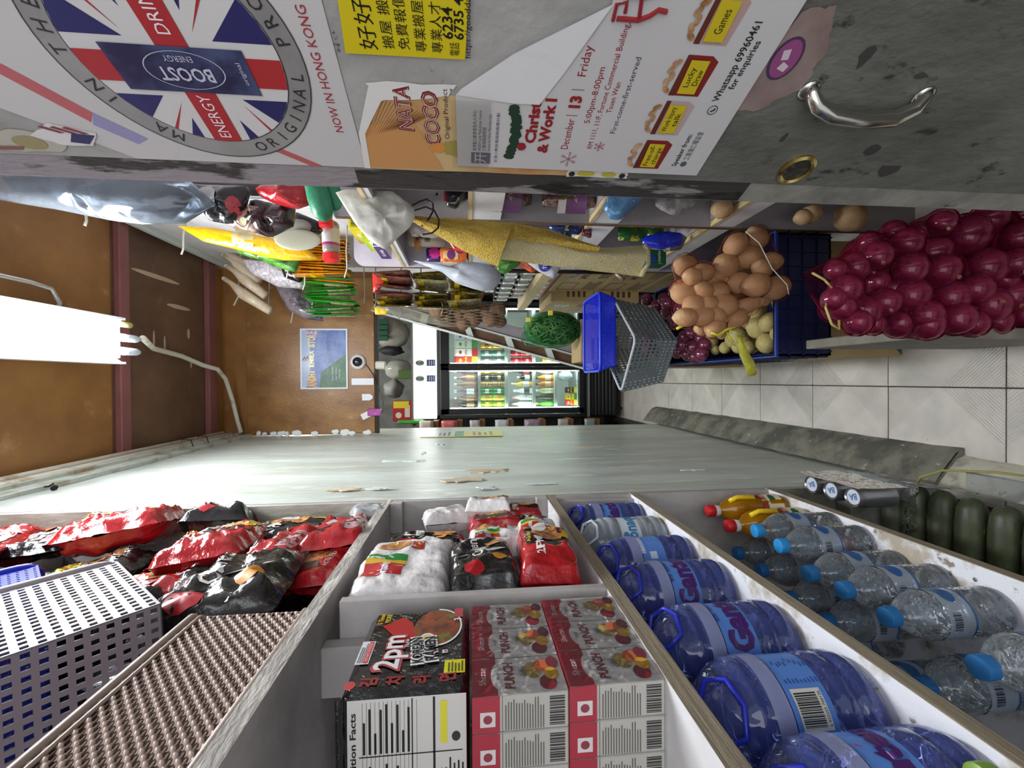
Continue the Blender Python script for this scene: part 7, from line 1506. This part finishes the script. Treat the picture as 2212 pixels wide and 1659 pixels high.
OR_ = [.036, .034, .034, .038, .036, .03, .041, .041, .05, .047, .043, .034, .036, .03, .038, .041, .038, .043, .034, .03, .038, .045, .036, .03, .026, .03, .034, .038, .024, .03, .03, .026, .038, .036, .026, .024, .034, .034, .028, .04, .04, .04, .04]
OB = []
for i, (p, r) in enumerate(zip(ON, OR_)):
    yy = .90 + .05 * rd.random(); k = yy / .93; c = (p[0] * k, yy, 1.6 + (p[2] - 1.6) * k); OB.append((V(c), r * .95))
    veg('red_onion', 'glossy red onion in the big red net sack in front', 'onion', c, (r, r * .95, r * .92), oni, 'red onions in the front of the net sack', 720 + i, dents=.05, tuft=tuftm if i % 2 else None)
for i in range(22):
    c = V((.16 + .24 * rd.random(), 1.01 + .04 * rd.random(), .16 + .50 * rd.random())); OB.append((c, .036)); veg('red_onion', 'red onion at the back of the net sack', 'onion', c, (.037, .036, .035), oni, 'red onions at the back of the net sack', 780 + i, dents=.05)
netbag(OB, film('red_net', '#8a1638', .03, .4, gloss='#d9607f', bump=0, edge=.16, ior=1.06, tint='#f2d3db'), 'net_sack', 'dark red net sack stretched over the big red onions', 64, 60)
b = MB(mat('straw_tie', '#a89f5a', .6)); b.tube([(0.233, 0.900, 0.844), (0.219, 0.900, 0.816), (0.198, 0.900, 0.794), (0.182, 0.900, 0.809), (0.156, 0.900, 0.812), (0.120, 0.900, 0.798), (0.108, 0.900, 0.780), (0.129, 0.900, 0.780)], .0028, 5); tag(b.build('tie_string', smooth=True), 'straw coloured tie looping from the top of the onion sack', 'string')
b = MB(mat('grey_wood', '#7d786c', .6, col2='#6a655a', vs=12, bump=.2)); q = [(0.114, 0.568), (0.091, 0.568)]; b.bbox((q[1][0], .93, -.0 + .002), (q[0][0] + .004, 1.27, .555), .002); 
tag(b.build('board'), 'grey upright board at the left side of the onion sack', 'board')
for i, (p, r) in enumerate(zip([(0.524, 1.300, 0.512), (0.512, 1.300, 0.539), (0.517, 1.300, 0.374), (0.530, 1.300, 0.811)], (.03, .025, .045, .03))):
    veg('potato', ('potato on the near shelf behind the door edge', 'small potato on the near shelf behind the door edge', 'large potato on the near shelf above the onion sack', 'potato beside the white shelf edge at the door')[i], 'potato', p, (r, r, r * 1.1), pot, None, 800 + i)

# baskets standing on the crates
basket('plastic_basket', 'bright blue shallow mesh basket on top of the grey one', 'basket', MX((.226, 2.14, .908), (1, 0, 0), (0, 1, 0), (0, 0, 1)), .37, .29, .083, .86, bluep, mat('blue_rim', '#2740e0', .3), (46, 34, 11), .55, .55, .006)
dx = V((.22, .28, 0)).normalized(); dy = V((-dx.y, dx.x, 0)); nc = V((.17, 1.775, 0)); cc = nc + dx * .178 + dy * .145
gb = basket('plastic_basket', 'grey laundry style basket with round holes standing cornerwise on the onions', 'basket', MX((cc.x, cc.y, .70), dx, dy, (0, 0, 1)), .356, .29, .205, .80, greyb, mat('grey_rim', '#b5bcc2', .3), (17, 14, 9), .58, .55, .006)
for i, p in enumerate(((.14, 2.02, .755), (.20, 2.05, .745))): veg('red_onion', ('red onion seen inside the grey basket', 'second red onion inside the grey basket')[i], 'onion', p, (.034, .034, .031), oni, None, 850 + i, dents=.05)
for i, (q, lb) in enumerate((((.03, 2.33, .78), 'small printed cardboard carton behind the blue basket'),)):
    b = MB(cb); b.bbox((.10, 2.40, .70), (.34, 2.62, .98), .003); b.use(cbd); b.plines(plane((.2, 2.3995, .86), (1, 0, 0), (0, 0, 1)), -.09, -.1, .05, .08, 5, lift=.0006); b.use(cb); b.bbox((.05, 2.36, .56), (.22, 2.55, .70), .003); tag(b.build('cardboard_box'), lb, 'box')
b = MB(cb); b.bbox((.07, 2.44, .01), (.45, 2.72, .56), .004); tag(b.build('cardboard_box'), 'plain cardboard box on the floor behind the onion crate', 'box')

# brown netted potatoes and green beans above
for i, (p, r) in enumerate(zip([(0.393, 2.500, 1.777), (0.346, 2.500, 1.725), (0.373, 2.500, 1.660), (0.426, 2.500, 1.607), (0.353, 2.500, 1.582), (0.395, 2.500, 1.516), (0.348, 2.500, 1.477), (0.406, 2.500, 1.436), (0.348, 2.500, 1.424), (0.321, 2.500, 1.634), (0.419, 2.500, 1.738)], [.045, .04, .05, .05, .05, .055, .045, .05, .04, .035, .04])):
    veg('brown_root', 'brown root vegetable in the hanging diamond net', 'vegetable', (p[0], 2.5 + .03 * (i % 3), p[2]), (r, r, r * 1.05), mat('root_skin', '#7a5a45', .7, col2='#8f6f55', vs=14, bump=.4, bs=50, stretch=(1, 1, 4)), 'brown roots in the hanging net', 870 + i)
b = MB(mat('net_cord', '#8f7f68', .7))
q0 = [(0.439, 1.784), (0.301, 1.402)]
for k in range(9):
    for s_ in (-1, 1):
        a = k / 8; pts = [V((q0[1][0] + (q0[0][0] - q0[1][0]) * min(max(a + s_ * t * .5, 0), 1), 2.44 + .03 * (2 * t - 1) ** 2, q0[0][1] + (q0[1][1] - q0[0][1]) * t)) for t in (0, .25, .5, .75, 1)]
        b.tube(pts, .0012, 4)
tag(b.build('diamond_net'), 'diamond mesh cord net around the brown roots', 'net')
bb = thing('bean_bag', 'green net bag packed with green beans leaning on the ladder', 'net bag', (.27, 2.42, .98))
bc = V((.288, 2.44, 1.12)); beanm = mat('green_bean', '#45602f', .45, col2='#7c9556', vs=20)
b = MB(mat('bean_core', '#1f4a22', .7)); b.ball(bc, (.085, .07, .145), 18, 12); b.build('bean_mass', bb, world=True, smooth=True)
b = MB(beanm); rd = random.Random(77)
for k in range(430):
    th, ph = math.acos(1 - 2 * rd.random()), rd.random() * 6.283; d = V((sin(th) * cos(ph), sin(th) * sin(ph), cos(th))); a = d.orthogonal().normalized(); c2 = d.cross(a); g = rd.random() * 6.28; e_ = a * cos(g) + c2 * sin(g)
    if d.y > .35: continue
    pts = []
    for t in (-1, -.5, 0, .5, 1):
        q = (d + e_ * t * .30 + d.cross(e_) * .10 * t * t).normalized(); pts.append(bc + V((q.x * .090, q.y * .075, q.z * .152)) * (1 + .03 * rd.random()))
    b.tube(pts, [.0012, .0032, .0036, .0032, .0012], 5, cap=False)
o = b.build('beans', bb, world=True, smooth=True); o['kind'] = 'stuff'
gnet = film('green_net', '#1f9a5a', .04, .4, bump=0, edge=.2, ior=1.05, tint='#e2f5e8')
b = MB(gnet); b.ball(bc + V((-.004, 0, .01)), (.105, .09, .165), 26, 18, fn=lambda d: 1 + .06 * noise.noise(d * 3)); b.ball(bc + V((-.05, 0, .12)), (.05, .05, .07), 14, 10, fn=lambda d: 1 + .2 * noise.noise(d * 4)); b.build('net', bb, world=True, smooth=True)
for i, (p, lb) in enumerate(zip([(0.327, 2.300, 1.280), (0.364, 2.300, 1.158)], ('yellow tag at the knot of the green bean bag', 'yellow tag on the dark box behind the green beans'))):
    b = MB(ink('#d9c83a')); p = V(p); b.bbox((p.x - .012, 2.345 + .0 * i, p.z - .012), (p.x + .012, 2.362, p.z + .012), .001); tag(b.build('yellow_tag'), lb, 'tag')

# wooden ladder leaning in front of the fridge
ld = thing('step_ladder', 'grey and brown wooden ladder with white treads leaning before the fridge', 'ladder', (.12, 2.95, .70))
A, B_ = V((.495, 2.95, 2.22)), V((.105, 2.95, .78)); dl = (A - B_).normalized(); nr = V((dl.z, 0, -dl.x))  # nr points right-down
def strip(o0, o1, y0, y1, m, nm, a=A, c=B_):
    b = MB(m); P = [a + nr * o0, a + nr * o1, c + nr * o1, c + nr * o0]
    b.add([(p.x, y0, p.z) for p in P] + [(p.x, y1, p.z) for p in P], [(0, 1, 2, 3), (7, 6, 5, 4), (0, 4, 5, 1), (1, 5, 6, 2), (2, 6, 7, 3), (3, 7, 4, 0)]); b.build(nm, ld, world=True)
if nr.x < 0: nr = -nr
strip(.035, .115, 2.93, 2.96, mat('ladder_grey', '#9c969a', .5, col2='#8f898d', vs=8), 'side_rail'); strip(-.042, -.034, 2.90, 2.96, mat('ladder_white', '#dfe2df', .5), 'side_rail'); strip(-.034, .035, 2.965, 2.985, mat('ladder_brown', '#6a4c33', .6, col2='#553b27', vs=12), 'back_board')
strip(.030, .036, 2.90, 2.96, mat('ladder_white', '#dfe2df', .5), 'inner_edge')
for k in range(6):
    t_ = .02 + .19 * k; c = A + (B_ - A) * t_; sk = dl * -.045 if k in (0, 2, 3, 4, 5) else V((0, 0, 0)); w_ = dl * -.045
    b = MB(mat('tread_white', '#ccd3cb', .5)); P = [c + nr * .032, c - nr * .034 + sk, c - nr * .034 + sk + w_, c + nr * .032 + w_]
    b.add([(p.x, 2.93, p.z) for p in P] + [(p.x, 2.97, p.z) for p in P], [(0, 1, 2, 3), (7, 6, 5, 4), (0, 4, 5, 1), (1, 5, 6, 2), (2, 6, 7, 3), (3, 7, 4, 0)]); b.build('tread', ld, world=True)
b = MB(cb); b.bbox((.125, .86, .003), (.48, 1.08, .12), .003); tag(b.build('cardboard_box'), 'cardboard box under the big red onion sack', 'box')
